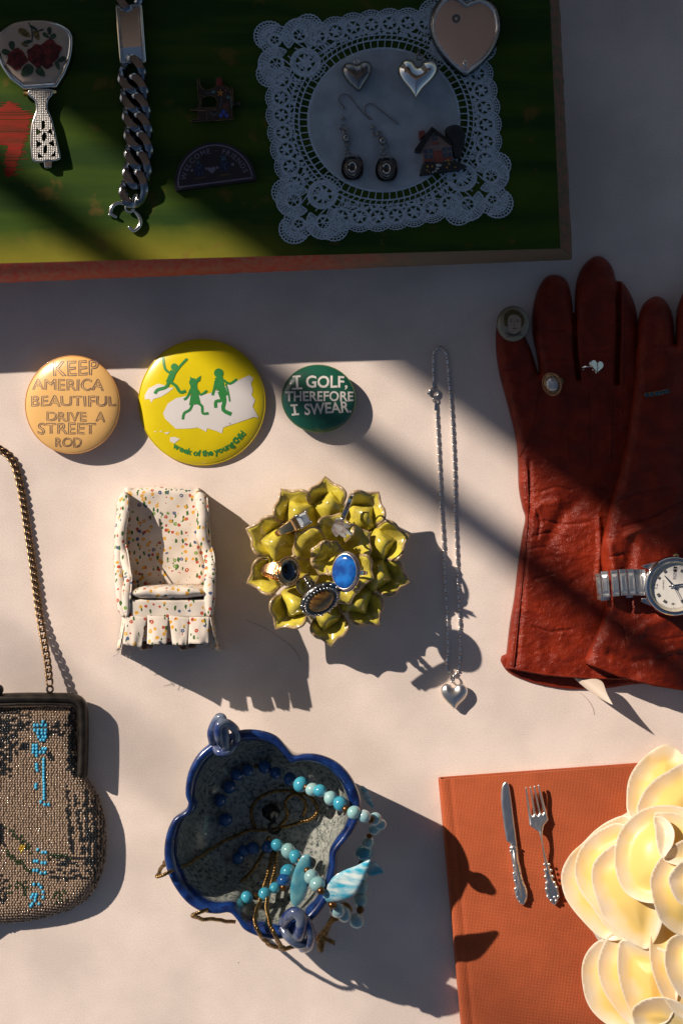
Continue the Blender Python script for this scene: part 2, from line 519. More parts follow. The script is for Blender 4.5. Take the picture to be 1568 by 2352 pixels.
# the window whose jamb and bars throw the slanting shadows; it stands out of the picture, up left
MT['window_paint'] = mat('window_paint', (.62, .56, .5), .6, bump=.1, bpx=30)
sdx, sdy = math.cos(SUN_SL), -math.sin(SUN_SL)
win = thing('window_frame', 'pale painted window frame standing outside the picture towards the sun', 'window', (-5600*sdx, -5600*sdy, -2600))
def shade_post(name, y_at_left, half, dist=5600, far=None):
    """vertical board whose shadow runs along the sun through picture point (0, y_at_left)"""
    base = Vector(U(0, y_at_left)); nrm = Vector((-sdy, sdx, 0)).normalized()   # towards upper right
    c = base-Vector((sdx, sdy, 0))*dist
    lo, hi = (-half, half) if far is None else (0, far)
    q = [c+nrm*lo, c+nrm*hi]; d = Vector((sdx, sdy, 0))*30
    pts = [q[0]-d, q[1]-d, q[1]+d, q[0]+d]
    V = [(p.x, p.y, z) for z in (-2600, 9500) for p in pts]
    return mk(name, (V, [(3, 2, 1, 0), (4, 5, 6, 7), (0, 1, 5, 4), (1, 2, 6, 5), (2, 3, 7, 6), (3, 0, 4, 7)]), MT['window_paint'], win, smooth=False)
shade_post('jamb', 190, 0, far=4200)
shade_post('glazing_bar', 412, 41)
pole = win
win = thing('added_shade_pole', 'added slim pole out of view, casting a soft band of shade', 'pole', (-16000*sdx, -16000*sdy, -2600))  # added pole, never in view, put there to cast a faint shade band
q_ = shade_post('shaft', 1500, 20, dist=16000); q_.scale.z = 1.35
win = pole

# plain ceiling over the table: what the polished metal and the mirrors reflect
mk('ceiling', ([(-7000, 1300, 6400), (7000, 1300, 6400), (7000, 9000, 6400), (-7000, 9000, 6400)], [(3, 2, 1, 0)]), mat('ceiling_paint', (.74, .68, .68), .8), smooth=False)['kind'] = 'structure'

# ------------------------------------------------------------------ painted wooden tray
def tray_paint():
    m = mat('tray_paint', (.050, .088, .008), .65, spec=.10, var=.35, vpx=60, vcol=(.020, .048, .008), bump=.35, bpx=14, stretch=(.12, 1, 1))
    N, L, b = nodes(m); src = b.inputs['Base Color'].links[0].from_socket
    tc = N.new('ShaderNodeTexCoord'); sp = N.new('ShaderNodeSeparateXYZ'); L.new(tc.outputs['Object'], sp.inputs[0])
    # worn band along the front edge, widened and yellowed at left as painted sunlight (distance from that edge is the tilted y)
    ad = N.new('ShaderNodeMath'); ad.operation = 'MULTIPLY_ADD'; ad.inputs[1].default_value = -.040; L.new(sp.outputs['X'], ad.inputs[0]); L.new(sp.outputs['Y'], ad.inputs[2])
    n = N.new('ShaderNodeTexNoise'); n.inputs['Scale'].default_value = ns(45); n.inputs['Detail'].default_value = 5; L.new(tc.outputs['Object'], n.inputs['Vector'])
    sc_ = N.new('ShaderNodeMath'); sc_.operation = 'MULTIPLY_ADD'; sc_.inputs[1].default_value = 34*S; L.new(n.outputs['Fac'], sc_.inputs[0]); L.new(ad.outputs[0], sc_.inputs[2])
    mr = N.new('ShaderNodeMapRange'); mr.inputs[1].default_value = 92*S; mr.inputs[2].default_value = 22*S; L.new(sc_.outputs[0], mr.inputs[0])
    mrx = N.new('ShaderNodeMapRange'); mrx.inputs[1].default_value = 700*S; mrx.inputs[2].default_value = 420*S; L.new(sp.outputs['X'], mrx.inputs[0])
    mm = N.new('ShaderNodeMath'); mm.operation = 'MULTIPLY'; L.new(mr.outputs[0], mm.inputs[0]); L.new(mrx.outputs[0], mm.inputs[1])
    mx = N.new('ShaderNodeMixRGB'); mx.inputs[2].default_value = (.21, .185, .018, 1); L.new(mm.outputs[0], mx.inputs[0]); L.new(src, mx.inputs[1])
    n2 = N.new('ShaderNodeTexNoise'); n2.inputs['Scale'].default_value = ns(60); n2.inputs['Detail'].default_value = 8; L.new(tc.outputs['Object'], n2.inputs['Vector'])
    mr2 = N.new('ShaderNodeMapRange'); mr2.inputs[1].default_value = .63; mr2.inputs[2].default_value = .7; mr2.inputs[4].default_value = .4; L.new(n2.outputs['Fac'], mr2.inputs[0])
    m2 = N.new('ShaderNodeMixRGB'); m2.inputs[2].default_value = (.20, .10, .03, 1); L.new(mr2.outputs[0], m2.inputs[0]); L.new(mx.outputs[0], m2.inputs[1])
    L.new(m2.outputs[0], b.inputs['Base Color'])
    return m
ZT = 200.0
def lerp2(a, b, t): return (a[0]+(b[0]-a[0])*t, a[1]+(b[1]-a[1])*t)
iBR, iBL, iTR = U(1286, 571, ZT), U(0, 605, ZT), U(1262, 0, ZT)
zr = 166.0
oBR, oBL, oTR = U(1313, 592, zr), U(0, 645, zr), U(1284, 0, zr)
def ext(a, b, d):   # continue a->b line from b by d
    v = Vector(b)-Vector(a); return tuple(Vector(b)+v.normalized()*d)
iL, oL = ext(iBR, iBL, 330), ext(oBR, oBL, 352)
iT, oT = ext(iBR, iTR, 520), ext(oBR, oTR, 545)
iTL = tuple(Vector(iL)+Vector(iT)-Vector(iBR)); oTL = tuple(Vector(oL)+Vector(oT)-Vector(oBR))
tray = thing('painted_tray', 'green painted wooden tray with worn red edge raised above the table', 'tray', (iBL[0], iBL[1], 0))
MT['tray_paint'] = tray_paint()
MT['red_edge'] = mat('red_edge', (.44, .036, .018), .6, var=.6, vpx=12, vcol=(.38, .10, .055), bump=.5, bpx=8)
MT['green_edge'] = mat('green_edge', (.10, .10, .05), .65, var=.6, vpx=14, vcol=(.25, .10, .06), bump=.5, bpx=8)
def edge_fade(m):
    N, L, b = nodes(m); src = b.inputs['Base Color'].links[0].from_socket
    tc = N.new('ShaderNodeTexCoord'); sp = N.new('ShaderNodeSeparateXYZ'); L.new(tc.outputs['Object'], sp.inputs[0])
    n = N.new('ShaderNodeTexNoise'); n.inputs['Scale'].default_value = ns(60); n.inputs['Detail'].default_value = 6; L.new(tc.outputs['Object'], n.inputs['Vector'])
    ad = N.new('ShaderNodeMath'); ad.operation = 'MULTIPLY_ADD'; ad.inputs[1].default_value = 500*S; L.new(n.outputs['Fac'], ad.inputs[0]); L.new(sp.outputs['X'], ad.inputs[2])
    mr = N.new('ShaderNodeMapRange'); mr.inputs[1].default_value = 860*S; mr.inputs[2].default_value = 1120*S; L.new(ad.outputs[0], mr.inputs[0])
    mx = N.new('ShaderNodeMixRGB'); mx.inputs[2].default_value = (.13, .10, .065, 1); L.new(mr.outputs[0], mx.inputs[0]); L.new(src, mx.inputs[1]); L.new(mx.outputs[0], b.inputs['Base Color'])
edge_fade(MT['red_edge'])
MT['raw_wood'] = mat('raw_wood', (.30, .20, .12), .7, var=.3, vpx=20, stretch=(.1, 1, 1), bump=.3, bpx=8)
MT['red_paint'] = mat('red_paint', (.30, .016, .008), .6, spec=.15, var=.35, vpx=20, vcol=(.15, .022, .008), bump=.35, bpx=10, stretch=(.15, 1, 1))
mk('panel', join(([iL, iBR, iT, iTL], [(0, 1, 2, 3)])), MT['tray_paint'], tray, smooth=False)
def wob_strip(a, b, c, d, n, amp):
    """sloped edge strip from inner line a-b to outer line c-d, outer edge chipped"""
    V, F = [], []
    for i in range(n+1):
        t = i/n; p = Vector(a).lerp(Vector(b), t); q = Vector(c).lerp(Vector(d), t)
        k = noise.noise(Vector((i*.37, amp, 2.2)))*amp+(noise.noise(Vector((i*1.9, 3, amp)))**3)*amp*4
        out = (q-p); out.z = 0; out = out.normalized() if out.length else Vector((0, 0, 0))
        q = q+out*k*(0 if i in (0, n) else 1)
        V += [tuple(p), tuple(p.lerp(q, .55)+Vector((0, 0, 5))), tuple(q), (q.x, q.y, q.z-26), (p.x, p.y, q.z-26)]
    for i in range(n):
        for k in range(4):
            F.append((i*5+k, i*5+k+1, i*5+5+k+1, i*5+5+k))
    return V, F
mk('front_edge', wob_strip(iL, iBR, oL, oBR, 150, 2.0), MT['red_edge'], tray, auto=40)
mk('side_edge', wob_strip(iBR, iT, oBR, oT, 100, 2.0), MT['green_edge'], tray, auto=40)
mk('side_edge', wob_strip(iTL, iL, oTL, oL, 40, 2.0), MT['green_edge'], tray, auto=40)
mk('back_edge', wob_strip(iT, iTL, oT, oTL, 40, 2.0), MT['red_edge'], tray, auto=40)
bx = [tuple(Vector(p).lerp((Vector(iBR)+Vector(iTL))/2, .06)) for p in (iL, iBR, iT, iTL)]
mk('base', ([(x, y, 0) for x, y, z in bx]+[(x, y, 139) for x, y, z in bx], [(3, 2, 1, 0), (4, 5, 6, 7), (0, 1, 5, 4), (1, 2, 6, 5), (2, 3, 7, 6), (3, 0, 4, 7)]), MT['raw_wood'], tray, smooth=False)
mot = [(-22, 252), (2, 246), (22, 232), (52, 252), (72, 266), (64, 300), (50, 350), (36, 388), (20, 407), (11, 403), (17, 334), (-22, 332)]
brush = []; R = random.Random(21)
for k in range(150):                       # dry brush streaks along the grain
    y = 232+k*1.18; xs = []
    for (x0, y0), (x1, y1) in zip(mot, mot[1:]+mot[:1]):
        if (y0 > y) != (y1 > y): xs.append(x0+(x1-x0)*(y-y0)/(y1-y0))
    xs.sort()
    for a, b in zip(xs[::2], xs[1::2]):
        a -= R.expovariate(1/3.0)*1.2-2; b += R.expovariate(1/4.0)*1.6-3
        if R.random() < .06 or b-a < 1: continue
        brush.append([(a, y-.62), (b, y-.62+R.uniform(-.2, .2)), (b-R.uniform(0, 2), y+.56), (a+R.uniform(0, 2), y+.56)])
mk('painted_motif', drape(pf(*brush), lambda x, y: ZT+.6, 200), MT['red_paint'], tray, smooth=False)
# ------------------------------------------------------------------ hand mirror with roses
f = crop(0, 60, 320, 1176)
MT['cream_enamel'] = mat('cream_enamel', (.50, .38, .29), .3, coat=.3, var=.06, vpx=30)
MT['rose_red'] = mat('rose_red', (.17, .012, .012), .45, var=.6, vpx=8)
MT['rose_dark'] = mat('rose_dark', (.05, .006, .008), .45)
MT['leaf_print'] = mat('leaf_print', (.03, .07, .035), .5, var=.6, vpx=6)
MT['leaf_gold'] = mat('leaf_gold', (.20, .13, .03), .5, var=.6, vpx=6)
MT['knurled'] = mat('knurled', (.27, .26, .25), .38, 1)
def knurl(m, px):
    N, L, b = nodes(m); tc = N.new('ShaderNodeTexCoord'); v = N.new('ShaderNodeTexVoronoi'); v.inputs['Scale'].default_value = ns(px); v.inputs['Randomness'].default_value = .15
    bp = N.new('ShaderNodeBump'); bp.inputs['Strength'].default_value = .7; bp.inputs['Distance'].default_value = 1.6*S; bp.invert = True
    L.new(tc.outputs['Object'], v.inputs['Vector']); L.new(v.outputs['Distance'], bp.inputs['Height']); L.new(bp.outputs[0], b.inputs['Normal'])
knurl(MT['knurled'], 3.8)
inner = cr(mapc(f, [(-10, 290), (150, 150), (330, 95), (560, 80), (760, 100), (900, 155), (985, 230), (1022, 330), (1015, 480), (980, 640), (905, 840)]), 5, False)+cr(mapc(f, [(818, 990), (350, 995)]), 2, False)+cr(mapc(f, [(200, 870), (80, 700), (0, 520), (-25, 400)]), 5, False)
outer = cr(mapc(f, [(-70, 270), (120, 130), (320, 72), (560, 55), (780, 74), (940, 130), (1050, 215), (1098, 330), (1095, 500), (1060, 680), (985, 880)]), 5, False)+cr(mapc(f, [(858, 1085), (335, 1120)]), 2, False)+cr(mapc(f, [(130, 960), (0, 770), (-80, 560), (-100, 400)]), 5, False)
mir = thing('hand_mirror', 'small silver hand mirror with red roses painted on its cream back', 'mirror', U(*f(560, 600), ZT))
mk('frame', inflate(outer, lambda d, x, y: ZT+1+19*rnd(d, 11)-3*np.clip((d-10)/4, 0, 1), 1.7, ZT+.6), MT['silver'], mir)
mk('back_panel', inflate(inner, lambda d, x, y: ZT+17.5+4*rnd(d, 34), 2.5, ZT+12), MT['cream_enamel'], mir)
zp = lambda x, y: ZT+22.4
def rose(cx, cy, r, seed):
    R = random.Random(seed); n = 26
    o_ = [f(cx+r*(1+.14*math.sin(5*a+seed)+R.uniform(-.06, .06))*math.cos(a), cy+r*(1+.12*math.cos(4*a)+R.uniform(-.06, .06))*math.sin(a)) for a in [2*math.pi*i/n for i in range(n)]]
    sw = []
    for k in range(6):
        a0 = R.uniform(0, 6.28); rr = r*(.25+.12*k)
        sw.append(stroke([f(cx+rr*math.cos(a0+t*.35), cy+rr*math.sin(a0+t*.35)) for t in range(6)], [1, 2.2, 3, 3, 2, 1]))
    return o_, sw
reds, darks = [], []
for cx, cy, r, sd_ in ((250, 650, 150, 1), (540, 590, 145, 2), (735, 530, 165, 3), (700, 690, 95, 4), (560, 690, 80, 5)):
    a_, b_ = rose(cx, cy, r, sd_); reds.append(a_); darks += b_
mk('rose_print', join(*[drape(pf(r_), lambda x, y, i=i: zp(x, y)+.12*i, 6) for i, r_ in enumerate(reds)]), MT['rose_red'], mir, smooth=False)
mk('rose_shading_print', drape(flatjoin(darks), lambda x, y: zp(x, y)+.9, 6), MT['rose_dark'], mir, smooth=False)
def leaf2(cx, cy, l, w_, a):
    P = []
    for i in range(16):
        t = 2*math.pi*i/16; x = math.cos(t)*l; y = math.sin(t)*w_*(1-.35*math.cos(t))
        P.append(f(cx+x*math.cos(a)-y*math.sin(a), cy+x*math.sin(a)+y*math.cos(a)))
    return P
lv = [leaf2(180, 450, 70, 45, 1.4), leaf2(110, 550, 85, 42, .3), leaf2(400, 820, 110, 75, 2.4), leaf2(600, 840, 85, 55, .8), leaf2(905, 655, 70, 38, 2.7), leaf2(850, 745, 70, 30, 1.2), leaf2(730, 235, 62, 32, 1.5), leaf2(680, 300, 60, 30, .7), leaf2(775, 320, 60, 35, 2.5), leaf2(500, 190, 70, 22, .5), leaf2(395, 400, 70, 28, 2.9), leaf2(600, 225, 50, 14, 2.8)]
mk('leaf_print', join(*[drape(pf(p), lambda x, y, i=i: zp(x, y)-.3+.02*i, 6) for i, p in enumerate(lv)]+[drape(stroke(mapc(f, [(425, 115), (470, 200), (480, 320), (470, 400)]), 3.2), lambda x, y: zp(x, y)+.02, 6)]), MT['leaf_print'], mir, smooth=False)
mk('gold_leaf_print', join(*[drape(pf(p), lambda x, y, i=i: zp(x, y)-.36+.02*i, 6) for i, p in enumerate([leaf2(365, 265, 105, 50, .55), leaf2(545, 300, 80, 42, 1.2), leaf2(370, 440, 60, 25, .4)])]), MT['leaf_gold'], mir, smooth=False)
hand = cr(mapc(f, [(432, 1130), (762, 1120), (700, 1235), (682, 1330), (690, 1410), (742, 1520), (800, 1750), (846, 1950), (872, 2080), (850, 2115), (700, 2135), (525, 2140), (492, 2070), (474, 1850), (490, 1620), (548, 1440), (556, 1350), (535, 1250)]), 4)
def lens_(cx, cy, l, w_, a=.08): return [f(cx+math.sin(t)*w_*math.cos(a)-math.cos(t)*l*math.sin(a), cy+math.sin(t)*w_*math.sin(a)+math.cos(t)*l*math.cos(a)) for t in [math.pi*2*i/14 for i in range(14)]]
holes = [lens_(640, 1615, 68, 27), lens_(655, 1790, 68, 30), lens_(672, 1975, 66, 28)]
for p in ([(540, 1665), (612, 1722), (540, 1775)], [(752, 1660), (785, 1765), (700, 1722)], [(545, 1848), (625, 1895), (550, 1955)], [(795, 1832), (808, 1940), (715, 1890)], [(556, 2015), (645, 2095), (562, 2100)], [(820, 2000), (822, 2080), (740, 2085)]): holes.append(mapc(f, p))
hv, hf = prism(hand, ZT+6, ZT+19, holes)
mk('handle', (hv, hf), MT['knurled'], mir, smooth=False, bevel=1.6)
mk('handle_rim', tube([U(x, y, ZT+13) for x, y in hand], 4.2, 8, True), MT['silver'], mir)
mk('handle_end', prism(mapc(f, [(640, 2130), (778, 2130), (764, 2245), (660, 2250)]), ZT+3, ZT+16), MT['silver'], mir, smooth=False, bevel=2)
mk('collar', tube([U(*f(360, 1158), ZT+9), U(*f(600, 1140), ZT+13), U(*f(835, 1135), ZT+9)], 6, 10), MT['gold'], mir)

# ------------------------------------------------------------------ chain bracelet with a name plate
f = crop(420, 0, 660, 1176)
br = thing('chain_bracelet', 'heavy silver curb chain bracelet with blank name plate and open clasp', 'bracelet', U(310, 250, ZT))
pl = mapc(f, [(205, 95), (722, 65), (806, 1225), (300, 1257)])
def plate_pt(s, t, dz=0):
    a, b = lerp2(pl[0], pl[1], s), lerp2(pl[3], pl[2], s); p = lerp2(a, b, t)
    return U(p[0], p[1], ZT+16+9*(1-(2*t-1)**2)+dz)
def plate_sheet(s0, s1, t0, t1, dz, ns_=6, nt=24):
    V = [plate_pt(s0+(s1-s0)*i/ns_, t0+(t1-t0)*j/nt, dz) for j in range(nt+1) for i in range(ns_+1)]
    F = [(j*(ns_+1)+i, (j+1)*(ns_+1)+i, (j+1)*(ns_+1)+i+1, j*(ns_+1)+i+1) for j in range(nt) for i in range(ns_)]
    return V, F
mk('name_plate', plate_sheet(0, 1, 0, 1, 0), MT['silver_mirror'], br, solid=9, auto=40)
for q in (.05, .13):
    e = [(q, q*.45), (1-q, q*.45), (1-q, 1-q*.45), (q, 1-q*.45)]
    path = []
    for i in range(4):
        a, b = e[i], e[(i+1) % 4]
        for k in range(14): path.append(plate_pt(a[0]+(b[0]-a[0])*k/14, a[1]+(b[1]-a[1])*k/14, .6))
    mk('engraved_border', tube(path, 1.7 if q < .1 else 1.0, 6, True), MT['steel' if q < .1 else 'dark_silver'], br)
lk = shared('curb_link', link_geo(35, 23, 9.5, clamp=(-12, 12), n=30, m=10), mat('chain_silver', (.30, .31, .33), .12, 1, bump=.06, bpx=12), auto=35)
def path_links(path, me, parent, pitch, name='link', flip=False, start=0.0):
    P = resample(path, pitch)
    for i, p in enumerate(P):
        t = (P[min(i+1, len(P)-1)]-P[max(i-1, 0)]).normalized()
        x = t.cross(Vector((0, 0, 1)))
        x = x.normalized() if x.length > 1e-4 else Vector((1, 0, 0))
        zz = x.cross(t)
        R = Matrix((x, t, zz)).transposed().to_quaternion()
        put(name, me, p, parent, R)
path_links([U(x, y, ZT+14) for x, y in ((303, 172), (308, 215), (313, 258), (317, 300), (319, 342), (317, 380), (311, 415), (305, 452))], lk, br, 41)
for yy, xx in ((-16, 297), (-57, 296)):
    put('link', lk, U(xx, yy, ZT+14), br)
f = crop(420, 460, 660, 1176)
mk('ring', tube([U(*f(490+78*math.cos(a), 1820+80*math.sin(a)), ZT+9) for a in [2*math.pi*i/26 for i in range(26)]], 3.2, 8, True), MT['silver'], br)
mk('jump_ring', tube([U(*f(580+32*math.cos(a)-40*math.sin(a), 1660+110*math.sin(a)), ZT+14+6*math.cos(a)) for a in [2*math.pi*i/20 for i in range(20)]], 2.0, 8, True), MT['silver'], br)
for pts, ww in (([(405, 1755), (340, 1735), (260, 1728), (180, 1765), (132, 1830), (118, 1910), (160, 1965), (240, 2005)], [3, 4, 4.5, 4.8, 4.8, 4.5, 4, 3]), ([(580, 1885), (640, 1950), (690, 2030), (702, 2110), (670, 2190), (600, 2255), (540, 2260), (465, 2185)], [3, 4, 4.6, 4.8, 4.8, 4.5, 4.2, 3.6])):
    P = cr([U(*f(*p), ZT+7) for p in pts], 4, False); rr = np.interp(np.linspace(0, 7, len(P)), range(8), ww).tolist()
    mk('clasp_arm', tube(P, rr, 10), MT['silver'], br)
mk('clasp_pin', sphere(U(*f(90, 1955), ZT+6), 3.4), MT['silver'], br)

# ------------------------------------------------------------------ sewing machine pin
f = crop(650, 250, 1100, 1568)
MT['black_enamel'] = mat('black_enamel', (.012, .011, .014), .25, coat=.4)
MT['orange_enamel'] = mat('orange_enamel', (.32, .13, .02), .3, coat=.3)
MT['blue_enamel'] = mat('blue_enamel', (.03, .07, .42), .3, coat=.3)
MT['teal_enamel'] = mat('teal_enamel', (.05, .14, .15), .35)
MT['red_enamel'] = mat('red_enamel', (.16, .015, .012), .3, coat=.3)
MT['brown_enamel'] = mat('brown_enamel', (.10, .035, .03), .35)
sp = thing('sewing_machine_pin', 'black enamel pin shaped like a hand crank sewing machine with flowers', 'pin', U(*f(720, 560), ZT))
body = mapc(f, [(485, 225), (510, 225), (522, 300), (550, 355), (600, 385), (680, 375), (735, 345), (752, 325), (870, 328), (925, 362), (952, 430), (968, 600), (972, 762), (992, 772), (990, 797), (400, 828), (394, 815), (430, 790), (498, 780), (498, 672), (394, 672), (394, 655), (486, 640), (515, 560), (508, 500), (494, 400)])
arch = mapc(f, [(545, 505), (600, 472), (680, 464), (740, 488), (765, 545), (752, 632), (542, 632), (538, 565)])
mk('body', prism(body, ZT+3, ZT+12, [arch]), MT['black_enamel'], sp, smooth=False, bevel=.8)
for p in (body, arch, mapc(f, [(500, 672), (760, 660)]), mapc(f, [(615, 670), (615, 785)])):
    mk('gilt_line', tube([U(x, y, ZT+12) for x, y in p], .55, 5, len(p) > 2), MT['old_brass'], sp)
mk('thread_spool', prism(mapc(f, [(747, 215), (830, 213), (834, 322), (752, 324)]), ZT+3, ZT+13), MT['red_enamel'], sp, smooth=False, bevel=.8)
mk('hand_wheel', prism(mapc(f, [(950, 340), (980, 345), (996, 610), (970, 612)]), ZT+3, ZT+13), MT['black_enamel'], sp, smooth=False, bevel=.8)
mk('crank_handle', prism(cr(mapc(f, [(998, 562), (1040, 562), (1065, 548), (1096, 556), (1096, 594), (1065, 600), (1040, 588), (998, 592)]), 2), ZT+3, ZT+12), MT['black_enamel'], sp, smooth=False, bevel=.8)
mk('wheel_line', tube([U(x, y, ZT+13) for x, y in mapc(f, [(950, 340), (980, 345), (996, 610), (970, 612)])], .5, 5, True), MT['old_brass'], sp)
star = [f(805+(54 if i % 2 == 0 else 27)*math.sin(math.pi*i/5+.1), 425-(58 if i % 2 == 0 else 27)*math.cos(math.pi*i/5+.1)) for i in range(10)]
fl = lambda cx, cy, r, n=5: [f(cx+r*(1+.3*math.cos(n*a))*math.cos(a), cy+r*(1+.3*math.cos(n*a))*math.sin(a)) for a in [2*math.pi*i/25 for i in range(25)]]
zs = lambda x, y: ZT+12.5
mk('star_enamel', drape(pf(star), zs), MT['orange_enamel'], sp, smooth=False)
mk('blue_flower_enamel', drape(pf(fl(815, 735, 27), fl(850, 690, 30), fl(892, 738, 26)), zs), MT['blue_enamel'], sp, smooth=False)
mk('leaf_enamel', drape(flatjoin([pf(fl(915, 482, 24, 6), fl(712, 410, 26, 4)), stroke(mapc(f, [(600, 425), (640, 432), (690, 415)]), 1.2), stroke(mapc(f, [(815, 480), (825, 540), (800, 640)]), 1.2), stroke(mapc(f, [(665, 700), (700, 745), (760, 700)]), 1.2), stroke(mapc(f, [(690, 690), (730, 735), (780, 680)]), 1.2), stroke(mapc(f, [(955, 480), (965, 640)]), 2.2)]), zs), MT['teal_enamel'], sp, smooth=False)
mk('rose_enamel', drape(pf(fl(880, 600, 38), fl(880, 385, 24)), zs), MT['brown_enamel'], sp, smooth=False)

# ------------------------------------------------------------------ half round welcome plaque
MT['plaque_black'] = mat('plaque_black', (.016, .014, .02), .4)
MT['plaque_ink'] = mat('plaque_ink', (.16, .15, .22), .5)
MT['plaque_blue'] = mat('plaque_blue', (.03, .09, .14), .5)
MT['plaque_navy'] = mat('plaque_navy', (.01, .013, .05), .5)
MT['plaque_tan'] = mat('plaque_tan', (.08, .06, .02), .6)
wp = thing('welcome_plaque', 'black half round plaque lettered in pale ink above two small figures', 'plaque', U(*f(740, 1500), ZT))
th = math.atan2(-150, 1140)
wc = (740, 1672)
def wpt(x, y):  # plaque-local (x right, y up) to picture
    return f(wc[0]+x*math.cos(th)+y*math.sin(th), wc[1]+x*math.sin(th)-y*math.cos(th))
half = [wpt(572*math.cos(a), 572*math.sin(a)-8) for a in [math.pi*i/40 for i in range(41)]]
half = [wpt(-565, -42)]+half[::-1]+[wpt(565, -42)]
mk('body', prism(half, ZT+.5, ZT+14), MT['plaque_black'], wp, smooth=False, bevel=3)
zs = lambda x, y: ZT+14.6
ln = [wpt(518*math.cos(a), 520*math.sin(a)) for a in [math.pi*i/48 for i in range(49)]]
mk('border_line', drape(stroke(ln, 3.2, True), zs), MT['plaque_ink'], wp, smooth=False)
V, F = text_arc('WELCOME • FRIENDS', (0, 0), 410, -80, 80, 72, True, .01)
mk('lettering', drape(([wpt(x, -y) for x, y in V], F), zs), MT['plaque_ink'], wp, smooth=False)
hv_ = heart(f(690, 1505), 110*f.s, 95*f.s, th)
ink = [hv_, circle(f(615, 1478), 3, 10), circle(f(765, 1465), 3, 10), circle(f(980, 1420), 3.4, 10), circle(f(410, 1505), 3, 10)]
mk('heart_print', drape(pf(*ink), zs), MT['plaque_ink'], wp, smooth=False)
mk('figure_print', drape(flatjoin([pf(circle(f(497, 1395), 3.2, 10), mapc(f, [(820, 1325), (885, 1320), (885, 1360), (820, 1370)])), stroke(mapc(f, [(470, 1440), (515, 1478), (555, 1415)]), 1.6), stroke(mapc(f, [(508, 1530), (512, 1575)]), 1.4), stroke(mapc(f, [(555, 1525), (560, 1570)]), 1.4), stroke(mapc(f, [(805, 1312), (890, 1300)]), 2.2), stroke(mapc(f, [(815, 1385), (860, 1430), (900, 1380)]), 1.8), stroke(mapc(f, [(862, 1420), (878, 1500)]), 1.6)]), lambda x, y: ZT+15), MT['plaque_blue'], wp, smooth=False)
mk('figure_shape_print', drape(pf(mapc(f, [(430, 1500), (470, 1420), (560, 1420), (600, 1480), (560, 1580), (470, 1590)]), mapc(f, [(790, 1470), (810, 1380), (910, 1370), (960, 1420), (920, 1510), (800, 1520)])), zs), MT['plaque_navy'], wp, smooth=False)
mk('ground_print', drape(pf(mapc(f, [(450, 1610), (600, 1590), (600, 1608), (450, 1625)]), mapc(f, [(800, 1560), (950, 1545), (950, 1565), (800, 1585)])), zs), MT['plaque_tan'], wp, smooth=False)

# ------------------------------------------------------------------ lace doily
f = crop(980, 0, 2080, 1568)
MT['lace'] = mat('lace', (.48, .58, .67), .8, spec=.2, var=.18, vpx=5, bump=.5, bpx=2.5)
MT['linen'] = weave(mat('linen', (.46, .52, .58), .8, spec=.2, var=.16, vpx=50), 2.6, .5, .6, .1, .82)
doily = thing('lace_doily', 'white square lace doily with a round linen centre lying on the green tray', 'doily', U(*f(790, 700), ZT))
QL = [(52, 140), (1368, -18), (1525, 1222), (214, 1388)]
def dq(s, t):  # -1..1, t down
    a, b = (s+1)/2, (t+1)/2
    p = lerp2(lerp2(QL[0], QL[1], a), lerp2(QL[3], QL[2], a), b)
    return f(*p)
def dmap(flat): return [dq(x, y) for x, y in flat[0]], flat[1]
ZD = ZT+2.4
lumps = lambda x, y: ZD+.5*noise.noise(Vector((x*.02, y*.02, 0)))
def arcpts(c, r, a0=0, a1=2*math.pi, n=24): return [(c[0]+r*math.cos(a0+(a1-a0)*i/n), c[1]+r*math.sin(a0+(a1-a0)*i/n)) for i in range(n+1)]
RL, R1, R2 = .645, .73, .765
lin = [dq(x, y) for x, y in arcpts((0, 0), RL+.012, n=72)[:-1]]
mk('linen_centre', inflate(lin, lambda d, x, y: ZD-.2+.8*np.sin(x*.03)*np.cos(y*.025)*rnd(d, 30), 8, ZT+.7), MT['linen'], doily)
u = 1/264.0                      # one picture unit in doily coordinates
net = []
net.append(stroke(arcpts((0, 0), RL+.005, n=90)[:-1], 5*u, True))
net.append(stroke(arcpts((0, 0), R1, n=90)[:-1], 3.4*u, True))
net.append(stroke(arcpts((0, 0), R2+.01, n=90)[:-1], 3.0*u, True))
for i in range(72):
    a = 2*math.pi*(i+.5)/72
    net.append(stroke([(RL*math.cos(a), RL*math.sin(a)), (R1*math.cos(a+.006), R1*math.sin(a+.006))], 2.2*u))
for i in range(96):
    a = 2*math.pi*i/96
    net.append(stroke([((R1)*math.cos(a), (R1)*math.sin(a)), (R2*math.cos(a+.02), R2*math.sin(a+.02))], 2.4*u))
mk('ladder_ring', thick(dmap(flatjoin(net)), lumps, 1.4), MT['lace'], doily, smooth=False)
# rosettes along each side
def rosette_flat(r, petals=6, dens=2):
    it = [stroke(arcpts((0, 0), r, n=28)[:-1], .26*r, True), stroke(arcpts((0, 0), r*.80, n=28)[:-1], .07*r, True)]
    P = [((r*.26+r*.36*abs(math.cos(petals/2*a)))*math.cos(a), (r*.26+r*.36*abs(math.cos(petals/2*a)))*math.sin(a)) for a in [2*math.pi*i/72 for i in range(72)]]
    it.append(([(0, 0)]+P, [(0, i+1, (i+1) % 72+1) for i in range(72)]))
    for i in range(petals):
        a = 2*math.pi*i/petals
        it.append(stroke([(r*.5*math.cos(a), r*.5*math.sin(a)), (r*.95*math.cos(a), r*.95*math.sin(a))], .10*r))
    return flatjoin(it)
ros = []
for side in range(4):
    for k in range(7):
        s_ = -.47+k*(.94/6)
        t_ = .872-.12*(s_/.5)**2*.45
        ca, sa = math.cos(side*math.pi/2), math.sin(side*math.pi/2)
        ros.append((s_*ca-t_*sa, s_*sa+t_*ca, .074, side, s_, t_))
rf = rosette_flat(1.0)
